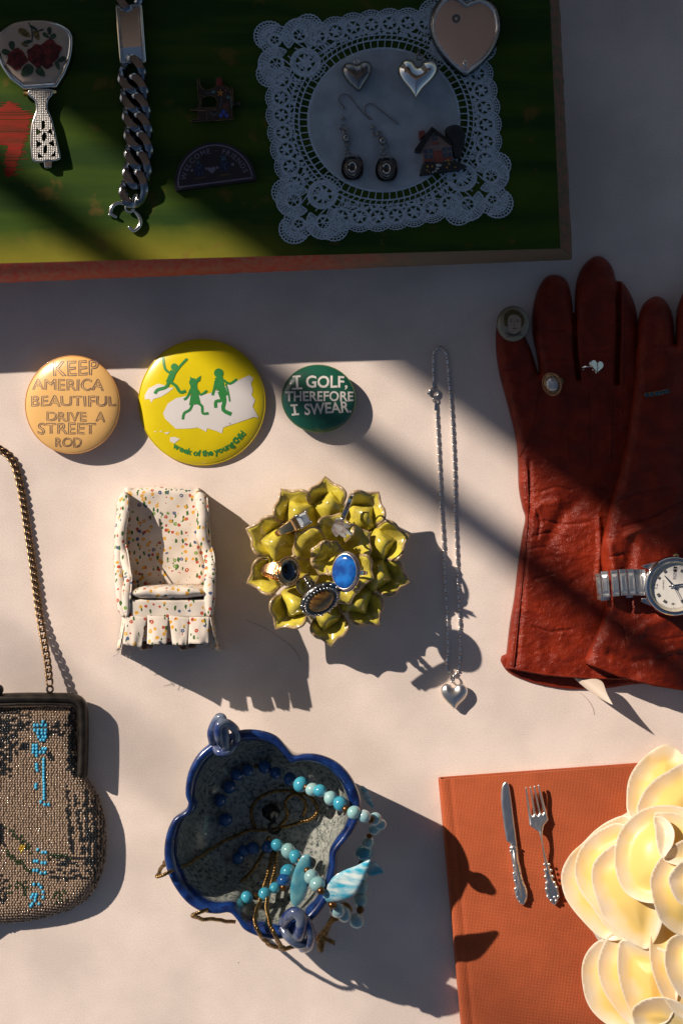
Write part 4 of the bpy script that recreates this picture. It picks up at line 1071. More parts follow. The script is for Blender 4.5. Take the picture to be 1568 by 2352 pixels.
# ------------------------------------------------------------------ dolls' house armchair, lying on its back
f = crop(380, 1900, 980, 1568)
def floral(name):
    m = mat(name, (.80, .70, .60), .85, spec=.15, var=.05, vpx=30)
    N, L, b = nodes(m); src = b.inputs['Base Color'].links[0].from_socket
    tc = N.new('ShaderNodeTexCoord'); cur = src
    def mixin(fac, colr, cur):
        mx = N.new('ShaderNodeMixRGB'); L.new(fac, mx.inputs[0]); L.new(cur, mx.inputs[1])
        if isinstance(colr, tuple): mx.inputs[2].default_value = (*colr, 1)
        else: L.new(colr, mx.inputs[2])
        return mx.outputs[0]
    def lt(sock, v):
        q = N.new('ShaderNodeMath'); q.operation = 'LESS_THAN'; q.inputs[1].default_value = v; L.new(sock, q.inputs[0]); return q.outputs[0]
    nz = N.new('ShaderNodeTexNoise'); nz.inputs['Scale'].default_value = ns(5); L.new(tc.outputs['Object'], nz.inputs['Vector'])
    vd = N.new('ShaderNodeVectorMath'); vd.operation = 'SCALE'; vd.inputs['Scale'].default_value = 4.5*S
    sb = N.new('ShaderNodeVectorMath'); sb.operation = 'SUBTRACT'; sb.inputs[1].default_value = (.5, .5, .5); L.new(nz.outputs['Color'], sb.inputs[0]); L.new(sb.outputs[0], vd.inputs[0])
    ad = N.new('ShaderNodeVectorMath'); L.new(tc.outputs['Object'], ad.inputs[0]); L.new(vd.outputs[0], ad.inputs[1])
    # leaves: small stretched cells
    mp = N.new('ShaderNodeMapping'); mp.inputs['Rotation'].default_value = (.3, .2, .6); mp.inputs['Scale'].default_value = (1.0, .5, .8); mp.inputs['Location'].default_value = (.013, .02, .007)
    L.new(ad.outputs[0], mp.inputs[0])
    for px, rad, rr in ((14, .19, .6), (15, .19, -.7)):
        mq = N.new('ShaderNodeMapping'); mq.inputs['Rotation'].default_value = (0, 0, rr); L.new(mp.outputs[0], mq.inputs[0])
        v = N.new('ShaderNodeTexVoronoi'); v.inputs['Scale'].default_value = ns(px); v.inputs['Randomness'].default_value = .9; L.new(mq.outputs[0], v.inputs['Vector'])
        cur = mixin(lt(v.outputs['Distance'], rad), (.06, .14, .035), cur)
    v = N.new('ShaderNodeTexVoronoi'); v.inputs['Scale'].default_value = ns(16.0); v.inputs['Randomness'].default_value = .8; L.new(ad.outputs[0], v.inputs['Vector'])
    rp = N.new('ShaderNodeValToRGB'); rp.color_ramp.interpolation = 'CONSTANT'; e = rp.color_ramp.elements
    sx = N.new('ShaderNodeSeparateXYZ'); L.new(v.outputs['Color'], sx.inputs[0]); L.new(sx.outputs[0], rp.inputs[0])
    e[0].position = 0; e[0].color = (.74, .38, .05, 1); e[1].position = .36; e[1].color = (.52, .09, .05, 1)
    for p, c in ((.64, (.09, .13, .24)), (.80, (.22, .36, .10)), (.92, (.74, .40, .06))):
        k = e.new(p); k.color = (*c, 1)
    mv = N.new('ShaderNodeMapping'); mv.inputs['Location'].default_value = (.0031, .0047, .0022); mv.inputs['Rotation'].default_value = (.2, .1, .9); L.new(ad.outputs[0], mv.inputs[0])
    v2 = N.new('ShaderNodeTexVoronoi'); v2.inputs['Scale'].default_value = ns(20); v2.inputs['Randomness'].default_value = .85; L.new(mv.outputs[0], v2.inputs['Vector'])
    rp2 = N.new('ShaderNodeValToRGB'); rp2.color_ramp.interpolation = 'CONSTANT'; e2 = rp2.color_ramp.elements
    sx2 = N.new('ShaderNodeSeparateXYZ'); L.new(v2.outputs['Color'], sx2.inputs[0]); L.new(sx2.outputs[1], rp2.inputs[0])
    e2[0].position = 0; e2[0].color = (.74, .38, .05, 1); e2[1].position = .45; e2[1].color = (.50, .10, .05, 1); k2 = e2.new(.75); k2.color = (.09, .13, .24, 1)
    cur = mixin(lt(v2.outputs['Distance'], .20), rp2.outputs[0], cur)
    cur = mixin(lt(v.outputs['Distance'], .27), rp.outputs[0], cur)
    cur = mixin(lt(v.outputs['Distance'], .085), (.85, .72, .5), cur)
    L.new(cur, b.inputs['Base Color'])
    return weave(m, 2.4, .45, .7, .05, .86)
MT['floral'] = floral('floral_cotton')
MT['floral'].node_tree.nodes  # fabric
MT['wood_foot'] = mat('wood_foot', (.10, .035, .012), .3, coat=.4, var=.3, vpx=8)
ch = thing('toy_armchair', 'miniature wingback armchair in flowered cotton lying on its back', 'armchair', U(380, 1310, 0))
zb_ = 38.0
back = cr(mapc(f, [(300, 175), (420, 140), (640, 122), (860, 130), (1040, 150), (1110, 180), (1120, 700), (1130, 1200), (330, 1210), (310, 700)]), 4)
mk('backrest', inflate(back, lambda d, x, y: 8+(zb_-8)*rnd(d, 14)+1.2*np.sin(x*.09)*np.sin(y*.07), 4, 2), MT['floral'], ch)
# wings and arms: padded walls that follow the side profile
def wing(path, heights, thick_, inner_bulge=1.0):
    P = cr(mapc(f, path), 6, False); hs = np.interp(np.linspace(0, 1, len(P)), np.linspace(0, 1, len(heights)), heights)
    V, F = [], []; prof = 14
    for i, (p, hh) in enumerate(zip(P, hs)):
        a, b = np.array(P[max(i-1, 0)]), np.array(P[min(i+1, len(P)-1)]); tv = b-a; tv = tv/np.linalg.norm(tv); nv = np.array((-tv[1], tv[0]))
        e = min(1, .35+.65*min(i, len(P)-1-i)/3)
        for k in range(prof):
            q = math.pi*k/(prof-1)
            off = math.cos(q)*thick_/2*e*(1+.06*math.sin(i*.8))
            zz = 2+(hh-thick_/2-2)+math.sin(q)*thick_/2 if 0 < k < prof-1 else 2
            x, y = np.array(p)+nv*off
            V.append(U(x, y, zz))
    n = len(P)
    for i in range(n-1):
        for k in range(prof-1): F.append((i*prof+k, i*prof+k+1, (i+1)*prof+k+1, (i+1)*prof+k))
    F.append(tuple(range(prof))[::-1]); F.append(tuple((n-1)*prof+k for k in range(prof)))
    F = [tuple(q[::-1]) for q in F]
    return V, F
hl = [70, 84, 96, 98, 92, 112, 138, 150, 152]
mk('wing_and_arm', wing([(310, 178), (318, 300), (300, 480), (275, 650), (292, 800), (330, 960), (350, 1080), (330, 1240), (335, 1478)], hl, 21), MT['floral'], ch)
mk('wing_and_arm', wing([(1100, 178), (1112, 300), (1120, 480), (1128, 650), (1180, 800), (1205, 960), (1200, 1080), (1198, 1240), (1200, 1478)], hl, 27), MT['floral'], ch)
for pts in ([(285, 195), (258, 480), (248, 700), (243, 900), (252, 1100), (268, 1300), (300, 1480)], [(1146, 195), (1158, 480), (1172, 700), (1206, 850), (1222, 1000), (1216, 1200), (1210, 1480)]):
    mk('outer_side', wing(pts, [58, 72, 82, 88, 98, 120, 136, 142, 144], 19), MT['floral'], ch)
mk('piping', tube([U(*f(*p), 80+60*min(1, max(0, (p[1]-700)/500))) for p in cr([(1176, 240), (1190, 480), (1200, 690), (1245, 840), (1250, 1000), (1222, 1100), (1205, 1300)], 6, False)], 1.8, 6), MT['floral'], ch)
mk('piping', tube([U(*f(*p), 86+62*min(1, max(0, (p[1]-700)/500))) for p in cr([(345, 240), (340, 480), (322, 690), (350, 840), (372, 1000), (385, 1100), (372, 1300)], 6, False)], 1.8, 6), MT['floral'], ch)
cush = cr(mapc(f, [(380, 1235), (410, 1190), (500, 1165), (700, 1158), (950, 1158), (1100, 1170), (1185, 1240), (1110, 1278), (900, 1300), (700, 1302), (480, 1296), (400, 1272)]), 5)
mk('seat_cushion', inflate(cush, lambda d, x, y: 118+38*rnd(d, 14)+1.4*np.sin(x*.12), 2.5, 40), MT['floral'], ch)
mk('seat_front', inflate(mapc(f, [(366, 1300), (1190, 1298), (1192, 1500), (362, 1500)]), lambda d, x, y: 136+8*rnd(d, 5)+.8*np.sin(x*.1), 3, 4), MT['floral'], ch)
# pleated skirt: four flaps at the front, one along each side
def flap(corners, zt, zl, bulge, amp, name='skirt_flap'):
    V, F = [], []; nu, nv = 14, 12
    R = random.Random(int(corners[0][0]))
    for j in range(nv+1):
        for i in range(nu+1):
            s_, t_ = i/nu, j/nv
            p = lerp2(lerp2(corners[0], corners[1], s_), lerp2(corners[3], corners[2], s_), t_)
            z = zt+(zl-zt)*t_+bulge*math.sin(math.pi*s_)*(.4+.6*t_)+amp*noise.noise(Vector((s_*3+corners[0][0]*.01, t_*2, 1)))*t_
            fr = (R.uniform(-5, 7) if j == nv else 0)
            V.append(U(*f(p[0], p[1]+fr), z))
    for j in range(nv):
        for i in range(nu): F.append((j*(nu+1)+i, (j+1)*(nu+1)+i, (j+1)*(nu+1)+i+1, j*(nu+1)+i+1))
    return mk(name, (V, F), MT['floral'], ch, solid=2.2)
flap([(325, 1470), (550, 1485), (490, 1800), (295, 1770)], 146, 158, 6, 5)
flap([(552, 1468), (772, 1482), (752, 1768), (545, 1770)], 147, 162, 6, 5)
flap([(775, 1470), (995, 1490), (960, 1780), (810, 1775)], 146, 158, 5, 6)
flap([(990, 1485), (1200, 1482), (1190, 1765), (975, 1765)], 147, 160, 6, 5)
flap([(470, 1500), (1010, 1500), (1000, 1740), (480, 1740)], 138, 138, 0, 3, 'skirt_lining')
def side_flap(x0, x1, xo):
    V, F = [], []; nu, nv = 14, 8
    for j in range(nv+1):
        for i in range(nu+1):
            s_, t_ = i/nu, j/nv     # s from front (high z) to back (table), t down
            x = x0+(x1-x0)*t_+(x1-x0)*.55*s_+xo*math.sin(s_*9)*t_*.25; y = 1478+(1850-1478)*t_*(.86+.14*s_)+6*noise.noise(Vector((s_*20, t_*2, x0*.01)))*(j == nv)
            V.append(U(*f(x, y), 148-s_*142))
    for j in range(nv):
        for i in range(nu): F.append((j*(nu+1)+i, (j+1)*(nu+1)+i, (j+1)*(nu+1)+i+1, j*(nu+1)+i+1))
    return mk('skirt_side', (V, F), MT['floral'], ch, solid=2.2, off=0)
side_flap(330, 262, 60); side_flap(1205, 1262, 60)
for x, y, z in ((520, 1808, 122), (925, 1812, 122), (560, 1800, 40), (1010, 1795, 40)):
    c = U(*f(x, y), z)
    mk('foot', xf(lathe([(0, 0), (7, 0), (9.5, 3), (11, 8), (10, 14), (7, 18), (5, 26), (0, 26)], (0, 0, 0), 20), Matrix.Translation(Vector(c)+Vector((0, -4, 0))) @ Matrix.Rotation(math.radians(-90), 4, 'X')), MT['wood_foot'], ch)
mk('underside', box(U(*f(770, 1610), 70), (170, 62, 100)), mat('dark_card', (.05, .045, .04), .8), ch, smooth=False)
R = random.Random(3)
fr_ = []
for k in range(34):
    x = R.uniform(205, 400) if k < 16 else R.uniform(1150, 1320); y = R.uniform(1810, 1860) if k < 16 else R.uniform(1740, 1800); z = R.uniform(3, 90)
    p = Vector(U(*f(x, y), z)); d = Vector((R.uniform(-1, 1)+(.6 if k >= 16 else -.3), -R.uniform(.4, 1.2), R.uniform(-.4, .4)))*R.uniform(6, 15)
    fr_.append(tube([p, p+d*.5+Vector((R.uniform(-2, 2), 0, 1)), p+d], .5, 4))
o = mk('frayed_threads', join(*fr_), MT['floral'], ch); o['kind'] = 'stuff'

# ------------------------------------------------------------------ ceramic succulent ring holder
f = crop(930, 1860, 1730, 1568)
def glaze():
    m = mat('olive_glaze', (.74, .62, .07), .2, coat=.7, var=.45, vpx=34, vcol=(.46, .37, .06), bump=.12, bpx=9)
    N, L, b = nodes(m); src = b.inputs['Base Color'].links[0].from_socket
    tc = N.new('ShaderNodeTexCoord'); v = N.new('ShaderNodeTexVoronoi'); v.feature = 'DISTANCE_TO_EDGE'; v.inputs['Scale'].default_value = ns(5.5); L.new(tc.outputs['Object'], v.inputs['Vector'])
    q = N.new('ShaderNodeMapRange'); q.inputs[1].default_value = .0; q.inputs[2].default_value = .06; q.inputs[3].default_value = .72; q.inputs[4].default_value = 1; L.new(v.outputs['Distance'], q.inputs[0])
    mx = N.new('ShaderNodeMixRGB'); mx.blend_type = 'MULTIPLY'; mx.inputs[0].default_value = 1; L.new(src, mx.inputs[1]); L.new(q.outputs[0], mx.inputs[2]); L.new(mx.outputs[0], b.inputs['Base Color'])
    return m
MT['glaze'] = glaze()
MT['glaze_edge'] = mat('glaze_edge', (.42, .29, .15), .3, coat=.5, var=.3, vpx=10)
suc = thing('ceramic_succulent', 'olive glazed ceramic succulent holding five rings in its petals', 'ornament', U(*f(750, 730), 0))
def petal(base, az, ln, wd, z0, z1, curl, cup, tip=3, point=.25, up=.0):
    """leaf from base (picture) outward; az in picture angle (radians, y down); heights z0 at base to z1"""
    nu, nv = 12, 10; V, F = [], []; rim = []
    ca, sa = math.cos(az), math.sin(az)
    for j in range(nv+1):
        t_ = j/nv
        w_ = wd*(.40+.60*math.sin(min(1, t_*1.25)*math.pi/2))*(1 if t_ < .7 else 1-.16*((t_-.7)/.3)**2)
        for i in range(nu+1):
            s_ = 2*i/nu-1
            l_ = ln*t_
            if t_ > .4: l_ += ln*point*((t_-.4)/.6)*(.16*math.cos(s_*math.pi*2.0)-.95*s_*s_+(.14 if abs(s_) < .01 else 0))
            x = base[0]+l_*ca-s_*w_*sa; y = base[1]+l_*sa+s_*w_*ca
            z = z0+(z1-z0)*(t_**.75)+cup*(abs(s_)**2.2)*(.4+.6*math.sin(t_*math.pi*.8))-curl*max(0, t_-.72)/.28*(1+.5*abs(s_))+up*math.exp(-(s_/.22)**2)*t_
            V.append(U(x, y, z))
    for j in range(nv):
        for i in range(nu): F.append((j*(nu+1)+i, j*(nu+1)+i+1, (j+1)*(nu+1)+i+1, (j+1)*(nu+1)+i))
    rim = [V[j*(nu+1)] for j in range(2, nv+1)]+[V[nv*(nu+1)+i] for i in range(1, nu)]+[V[j*(nu+1)+nu] for j in range(nv, 1, -1)]
    return (V, F), rim
def add_petal(*a, **k):
    g, rim = petal(*a, **k)
    p = mk('petal', g, MT['glaze'], suc, solid=8, off=0)
    mk('petal_edge', tube(rim, 4.0, 8), MT['glaze_edge'], p)
cc = f(750, 730)
units = [(740, 210), (1070, 300), (1262, 585), (1252, 905), (1050, 1165), (745, 1310), (425, 1160), (225, 870), (255, 560), (450, 300)]
for i, (x, y) in enumerate(units):
    p = f(x, y); az = math.atan2(p[1]-cc[1], p[0]-cc[0]); d = math.hypot(p[0]-cc[0], p[1]-cc[1])
    j = rng.uniform(-1, 1); j2 = rng.uniform(-1, 1)
    b0 = (cc[0]+(d-60)*math.cos(az), cc[1]+(d-60)*math.sin(az))
    add_petal(b0, az+.10*j, 90+7*j2, 46+4*j, 8, 92+14*j, 6, 34+6*j2, point=.30)
    b1 = (cc[0]+(d-84)*math.cos(az), cc[1]+(d-84)*math.sin(az))
    add_petal(b1, az-.16*j2, 80+6*j, 40+3*j2, 48, 120+12*j2, 44, -30, point=.22, up=6)
for k, (x, y) in enumerate([(560, 620), (800, 470), (1000, 600), (1010, 860), (860, 1010), (640, 1000), (530, 850)]):
    p = f(x, y); az = math.atan2(p[1]-cc[1], p[0]-cc[0]); d = math.hypot(p[0]-cc[0], p[1]-cc[1])
    b0 = (cc[0]+(d-50)*math.cos(az), cc[1]+(d-50)*math.sin(az))
    add_petal(b0, az+rng.uniform(-.15, .15), 72, 42, 36, 120+rng.uniform(-8, 8), 14, 30, point=.26)
for k in range(4):
    az = k*math.pi/2+.5
    b0 = (cc[0]-6*math.cos(az), cc[1]-6*math.sin(az))
    add_petal(b0, az, 44, 30, 80, 126, 6, 18, point=.26)
mk('base', lathe([(0, 2), (92, 2), (104, 10), (108, 20), (80, 30), (40, 44), (0, 50)], (U(*cc)[0], U(*cc)[1], 0), 40), MT['glaze'], suc)

# ------------------------------------------------------------------ rings
def ring_frame(hp, z, R, tilt, taz, fax, k=1.0):
    """matrix for a ring: local z = head direction, local y = finger axis, origin = ring centre; hp = head picture point"""
    h = Vector((math.sin(tilt)*math.cos(taz), math.sin(tilt)*math.sin(taz), math.cos(tilt)))
    a = Vector((math.cos(fax), math.sin(fax), 0)); a = (a-h*a.dot(h)).normalized()
    x = a.cross(h)
    c = Vector(U(*hp, z))-h*R*k
    M_ = Matrix((x*k, a*k, h*k)).transposed().to_4x4(); M_.translation = c
    return M_
def band(R, wtop, wbot, th, n=40):
    """flat ring band around local y, wider at the head"""
    V, F = [], []
    for i in range(n):
        q = 2*math.pi*i/n; k = (1+math.cos(q))/2; w_ = wbot+(wtop-wbot)*k**2
        for r_, yy in ((R, -w_/2), (R+th, -w_/2*.8), (R+th*1.25, 0), (R+th, w_/2*.8), (R, w_/2), (R-.3, 0)):
            V.append((r_*math.sin(q), yy, r_*math.cos(q)))
    for i in range(n):
        j = (i+1) % n
        for k in range(6): F.append((i*6+k, i*6+(k+1) % 6, j*6+(k+1) % 6, j*6+k))
    return V, F
MT['crystal'] = mat('crystal', (.9, .95, 1), .02, trans=.6, ior=1.9, coat=.5)
MT['lapis'] = mat('lapis', (.012, .16, .55), .14, coat=.8, var=.6, vpx=22, vcol=(.006, .05, .26), detail=8)
MT['tiger_eye'] = mat('tiger_eye', (.36, .20, .03), .12, coat=.8, var=.8, vpx=14, vcol=(.09, .03, .006), stretch=(.3, 1, 1))
MT['hematite'] = mat('hematite', (.10, .10, .11), .08, 1, var=.4, vpx=16)
MT['abalone'] = mat('abalone', (.50, .52, .50), .15, coat=.8, var=.5, vpx=12, vcol=(.36, .26, .22))
MT['moonstone'] = mat('moonstone', (.55, .50, .46), .1, .5, coat=.8, var=.3, vpx=12)
def stone_dome(rx, ry, h, n=28, flat=.0):
    P = [(0, h), (.4, h*(.93 if not flat else 1)), (.7, h*(.76 if not flat else .97)), (.88, h*(.5 if not flat else .75)), (1, 0)]
    V = [(0, 0, h)]; F = []
    for q, z in P[1:]:
        for i in range(n): a = 2*math.pi*i/n; V.append((rx*q*math.cos(a), ry*q*math.sin(a), z))
    F += [(0, 1+i, 1+(i+1) % n) for i in range(n)]
    for j in range(len(P)-2):
        for i in range(n): a, b = 1+j*n+i, 1+j*n+(i+1) % n; F.append((a, a+n, b+n, b))
    return V, F
def oval(rx, ry, z, n=28): return [(rx*math.cos(2*math.pi*i/n), ry*math.sin(2*math.pi*i/n), z) for i in range(n)]
RG = 'rings set in the ceramic succulent'
# gold solitaire with a square clear stone
R0 = 26
M_ = ring_frame(f(535, 440), 182, R0, math.radians(38), math.radians(28), math.radians(-62), 1.5)
t = thing('ring', 'gold ring with a square clear stone on a succulent petal', 'ring', M_ @ Vector((0, 0, -R0)), RG)
mk('band', xf(band(R0-2, 19, 8, 2.6), M_), MT['gold'], t, auto=40)
mk('shoulder', xf(join(box((0, 0, R0-.5), (30, 19, 6)), box((0, 0, R0+3), (21, 21, 6))), M_), MT['gold'], t, smooth=False, bevel=1.2)
V = [(-9, -9, 0), (9, -9, 0), (9, 9, 0), (-9, 9, 0), (-6, -6, 5), (6, -6, 5), (6, 6, 5), (-6, 6, 5), (-9, 0, 2.2), (9, 0, 2.2)]
mk('stone', xf((V[:8], [(3, 2, 1, 0), (4, 5, 6, 7), (0, 1, 5, 4), (1, 2, 6, 5), (2, 3, 7, 6), (3, 0, 4, 7)]), M_ @ Matrix.Translation((0, 0, R0+6.2))), MT['crystal'], t, smooth=False)
for sx in (-1, 1):
    for sy in (-1, 1): mk('prong', xf(tube([(sx*9.5, sy*9.5, R0+2), (sx*9.5, sy*9.5, R0+9), (sx*7, sy*7, R0+11.5)], 1.6, 6), M_), MT['silver'], t)
# silver lotus ring
R0 = 27
M_ = ring_frame(f(845, 470), 182, R0, math.radians(52), math.radians(-112), math.radians(-20), 1.5)
t = thing('ring', 'thin silver ring with an open lotus of pearly petals', 'ring', M_ @ Vector((0, 0, -R0)), RG)
mk('band', xf(band(R0-1, 8, 6, 1.6), M_), MT['silver'], t, auto=40)
for k, (a, l_) in enumerate(((-1.2, 24), (-.6, 27), (0, 30), (.6, 27), (1.2, 24))):
    lp = [(0, 0), (5.2, l_*.35), (5.6, l_*.6), (0, l_), (-5.6, l_*.6), (-5.2, l_*.35)]
    m2 = M_ @ Matrix.Translation((0, -8, R0+1.5)) @ Matrix.Rotation(-a, 4, 'Z') @ Matrix.Rotation(.25*(1-abs(a)*.3), 4, 'X')
    P3 = cr([(x, y, 0) for x, y in lp], 4)
    pp = mk('petal', xf(([(x, y, -1.2) for x, y, z in P3]+[(x, y, 1.2) for x, y, z in P3], [tuple(range(len(P3)))[::-1], tuple(range(len(P3), 2*len(P3)))]+[(i, (i+1) % len(P3), (i+1) % len(P3)+len(P3), i+len(P3)) for i in range(len(P3))]), m2), MT['abalone'], t, smooth=False)
    mk('petal_edge', xf(tube(P3, 1.0, 6, True), m2), MT['silver'], pp)
# gold signet with dark oval
R0 = 29
M_ = ring_frame(f(438, 832), 178, R0, math.radians(33), math.radians(20), math.radians(70), 1.4)
t = thing('ring', 'engraved gold ring with a dark oval stone', 'ring', M_ @ Vector((0, 0, -R0)), RG)
mk('band', xf(band(R0-3, 30, 9, 3.2), M_), mat('gold_chased', (.72, .45, .24), .25, 1, bump=.8, bpx=5, bdist=1.5), t, auto=40)
mk('bezel', xf(join(lathe([(14, 0), (18, 1), (18.5, 5), (16.5, 7.5), (14.5, 6.5)], (0, 0, R0-3), 32, .92, 1.12), tube(oval(19, 22.5, R0+.5), 1.7, 6, True)), M_), MT['gold'], t)
mk('stone', xf(stone_dome(14, 16.5, 4), M_ @ Matrix.Translation((0, 0, R0+2.6))), MT['hematite'], t)
for k in range(26):
    a = 2*math.pi*k/26; mk('granule', xf(sphere((20.5*.92*math.cos(a), 20.5*1.12*math.sin(a), R0-2.6), 1.5, 6, 5), M_), MT['gold'], t)
# lapis oval
R0 = 34
M_ = ring_frame(f(888, 838), 186, R0, math.radians(26), math.radians(172), math.radians(88))
t = thing('ring', 'silver ring with a large flat blue oval stone', 'ring', M_ @ Vector((0, 0, -R0)), RG)
mk('band', xf(band(R0-3, 16, 6, 2.0), M_), MT['silver'], t, auto=40)
mk('bezel', xf(join(lathe([(27, -2), (33, -2), (34.5, 1), (33, 4), (31, 3.4), (31.5, 7), (30, 9.5), (28.4, 9)], (0, 0, R0-1), 40, 1, 1.30), ([(0, 0, R0-1)]+oval(33, 43, R0-1, 40), [(0, (i+1) % 40+1, i+1) for i in range(40)])), M_), mat('silver_worn', (.60, .50, .46), .25, 1, rvar=.1, vpx=12, bump=.2, bpx=6), t)
mk('stone', xf(stone_dome(28.6, 37, 4.5, 40, flat=1), M_ @ Matrix.Translation((0, 0, R0+7.0))), MT['lapis'], t)
# tiger eye
R0 = 30
M_ = ring_frame(f(688, 1055), 182, R0, math.radians(30), math.radians(-60), math.radians(38), 1.25)
t = thing('ring', 'ornate dark silver ring with a striped brown stone ringed by beads', 'ring', M_ @ Vector((0, 0, -R0)), RG)
mk('band', xf(rope([(R0*math.sin(q), 0, R0*math.cos(q)) for q in [2*math.pi*i/60 for i in range(61)]], 5, 16, 2), M_), MT['dark_silver'], t)
mk('bezel', xf(lathe([(22, -6), (31, -5), (32, 0), (29, 5), (24, 8), (21.5, 7)], (0, 0, R0), 36, .92, 1.2), M_), MT['pewter'], t)
mk('stone', xf(stone_dome(20.5, 27, 9), M_ @ Matrix.Translation((0, 0, R0+4))), MT['tiger_eye'], t)
bead_me = shared('ring_bead', sphere((0, 0, 0), 2.6, 8, 6), MT['silver'])
for k in range(30):
    a = 2*math.pi*k/30
    put('bead', bead_me, M_ @ Vector((25.5*.92*math.cos(a), 25.5*1.2*math.sin(a), R0+8)), t)
    if k % 2 == 0: put('bead', bead_me, M_ @ Vector((30*.92*math.cos(a), 30*1.2*math.sin(a), R0+4)), t, scale=(1.2, 1.2, 1.2))
# ------------------------------------------------------------------ leather gloves
def vn(x, y, s):
    x, y = x/s, y/s; i, j = np.floor(x), np.floor(y); a, b = x-i, y-j
    a, b = a*a*(3-2*a), b*b*(3-2*b)
    hsh = lambda p, q: np.modf(np.abs(np.sin(p*127.1+q*311.7)*43758.5453))[0]
    return (hsh(i, j)*(1-a)+hsh(i+1, j)*a)*(1-b)+(hsh(i, j+1)*(1-a)+hsh(i+1, j+1)*a)*b-.5
def ridge(x, y, pts, wd, amp):
    P = np.array(pts, float); best = np.full(np.shape(x), 1e9)
    for a, b in zip(P[:-1], P[1:]):
        d = b-a; t_ = np.clip(((x-a[0])*d[0]+(y-a[1])*d[1])/(d@d), 0, 1)
        best = np.minimum(best, np.hypot(x-a[0]-t_*d[0], y-a[1]-t_*d[1]))
    return amp*np.exp(-(best/wd)**2)
def leather():
    m = mat('red_leather', (.265, .023, .005), .40, spec=.28, var=.28, vpx=40, vcol=(.17, .013, .003))
    N, L, b = nodes(m); tc = N.new('ShaderNodeTexCoord')
    v = N.new('ShaderNodeTexVoronoi'); v.feature = 'DISTANCE_TO_EDGE'; v.inputs['Scale'].default_value = ns(4.2); v.inputs['Randomness'].default_value = 1
    n = N.new('ShaderNodeTexNoise'); n.inputs['Scale'].default_value = ns(16); n.inputs['Detail'].default_value = 6
    wv = N.new('ShaderNodeTexNoise'); wv.inputs['Scale'].default_value = ns(22); wv.inputs['Detail'].default_value = 4; wv.inputs['Distortion'].default_value = 1.5
    for q in (v, n, wv): L.new(tc.outputs['Object'], q.inputs['Vector'])
    ad = N.new('ShaderNodeMath'); ad.operation = 'MULTIPLY_ADD'; ad.inputs[1].default_value = .9; L.new(v.outputs['Distance'], ad.inputs[0]); L.new(n.outputs['Fac'], ad.inputs[2])
    ad2 = N.new('ShaderNodeMath'); ad2.operation = 'MULTIPLY_ADD'; ad2.inputs[1].default_value = .9; L.new(wv.outputs['Fac'], ad2.inputs[0]); L.new(ad.outputs[0], ad2.inputs[2])
    bp = N.new('ShaderNodeBump'); bp.inputs['Strength'].default_value = .7; bp.inputs['Distance'].default_value = 2.6*S
    L.new(ad2.outputs[0], bp.inputs['Height']); L.new(bp.outputs[0], b.inputs['Normal'])
    return m
MT['leather'] = leather()
MT['glove_lining'] = mat('glove_lining', (.10, .02, .01), .8)
f5 = crop(1930, 1600, 2731, 1449)
gA = [(1158, 1535), (1163, 1490), (1170, 1430), (1180, 1370), (1188, 1300), (1198, 1230), (1205, 1190), (1198, 1165), (1190, 1120), (1188, 1060), (1183, 1005), (1166, 935), (1146, 860), (1138, 800), (1140, 745), (1155, 722), (1180, 714), (1198, 735), (1206, 774), (1220, 806), (1236, 858), (1231, 815), (1222, 768), (1223, 710), (1236, 660), (1257, 634), (1284, 633), (1303, 650), (1312, 685), (1317, 730), (1319, 690), (1322, 650), (1336, 614), (1362, 590), (1385, 592), (1405, 614), (1414, 644), (1427, 647), (1445, 672), (1462, 722), (1476, 850), (1500, 1000), (1530, 1200), (1540, 1400), (1540, 1545)]
cuffA = [(1450, 1562), (1345, 1560), (1250, 1552)]
polyA = cr(gA, 4, False)+cuffA; nA = len(polyA)
openA = [nA-4, nA-3, nA-2, nA-1]
def zA(d, x, y):
    h = 3+30*rnd(d, 26)+5*vn(x, y, 60)*rnd(d, 40)
    h = h+4*vn(x, y*.35, 17)*np.clip((y-1420)/120, 0, 1)*rnd(d, 14)          # gathers above the cuff
    h = h+ridge(x, y, [(1330, 1150), (1290, 1180), (1262, 1240)], 16, -7)+ridge(x, y, [(1225, 1290), (1265, 1275), (1300, 1285)], 6, -3)
    h = h+ridge(x, y, [(1215, 1195), (1240, 1160), (1280, 1150)], 9, 4)+ridge(x, y, [(1374, 1190), (1378, 1260), (1372, 1330)], 6, 6)
    h = h+ridge(x, y, [(1318, 720), (1320, 800), (1328, 870)], 4.5, -26)+ridge(x, y, [(1419, 650), (1420, 760), (1416, 880)], 4.5, -24)
    h = h+ridge(x, y, [(1215, 1060), (1217, 1180), (1206, 1290), (1196, 1400), (1182, 1540)], 5, -5)
    h = h+3.2*vn(x*.6+y*.5, y-.4*x, 26)*rnd(d, 26)+1.6*vn(x+y*.3, y*1.7, 11)*rnd(d, 20)
    for q in ([(1222, 1232), (1262, 1222), (1300, 1236)], [(1214, 1262), (1248, 1256), (1282, 1268)], [(1250, 1196), (1296, 1206), (1350, 1200)], [(1240, 1130), (1275, 1118), (1310, 1126)], [(1226, 1330), (1270, 1318)], [(1232, 1172), (1240, 1200), (1234, 1236)], [(1225, 1440), (1262, 1452), (1310, 1446)], [(1262, 760), (1298, 756)], [(1260, 830), (1300, 826)], [(1345, 740), (1398, 738)], [(1345, 812), (1396, 808)], [(1160, 850), (1196, 838)]):
        h = h+ridge(x, y, q, 2.8, -3.2)
    return np.maximum(h, 1.5)
glA = thing('leather_glove', 'red brown leather glove lying open cuffed beneath the other glove', 'glove', U(1330, 1150, 0), 'pair of red leather gloves')
mk('hand', inflate(polyA, zA, 2.6, openpts=openA), MT['leather'], glA, solid=3.5)
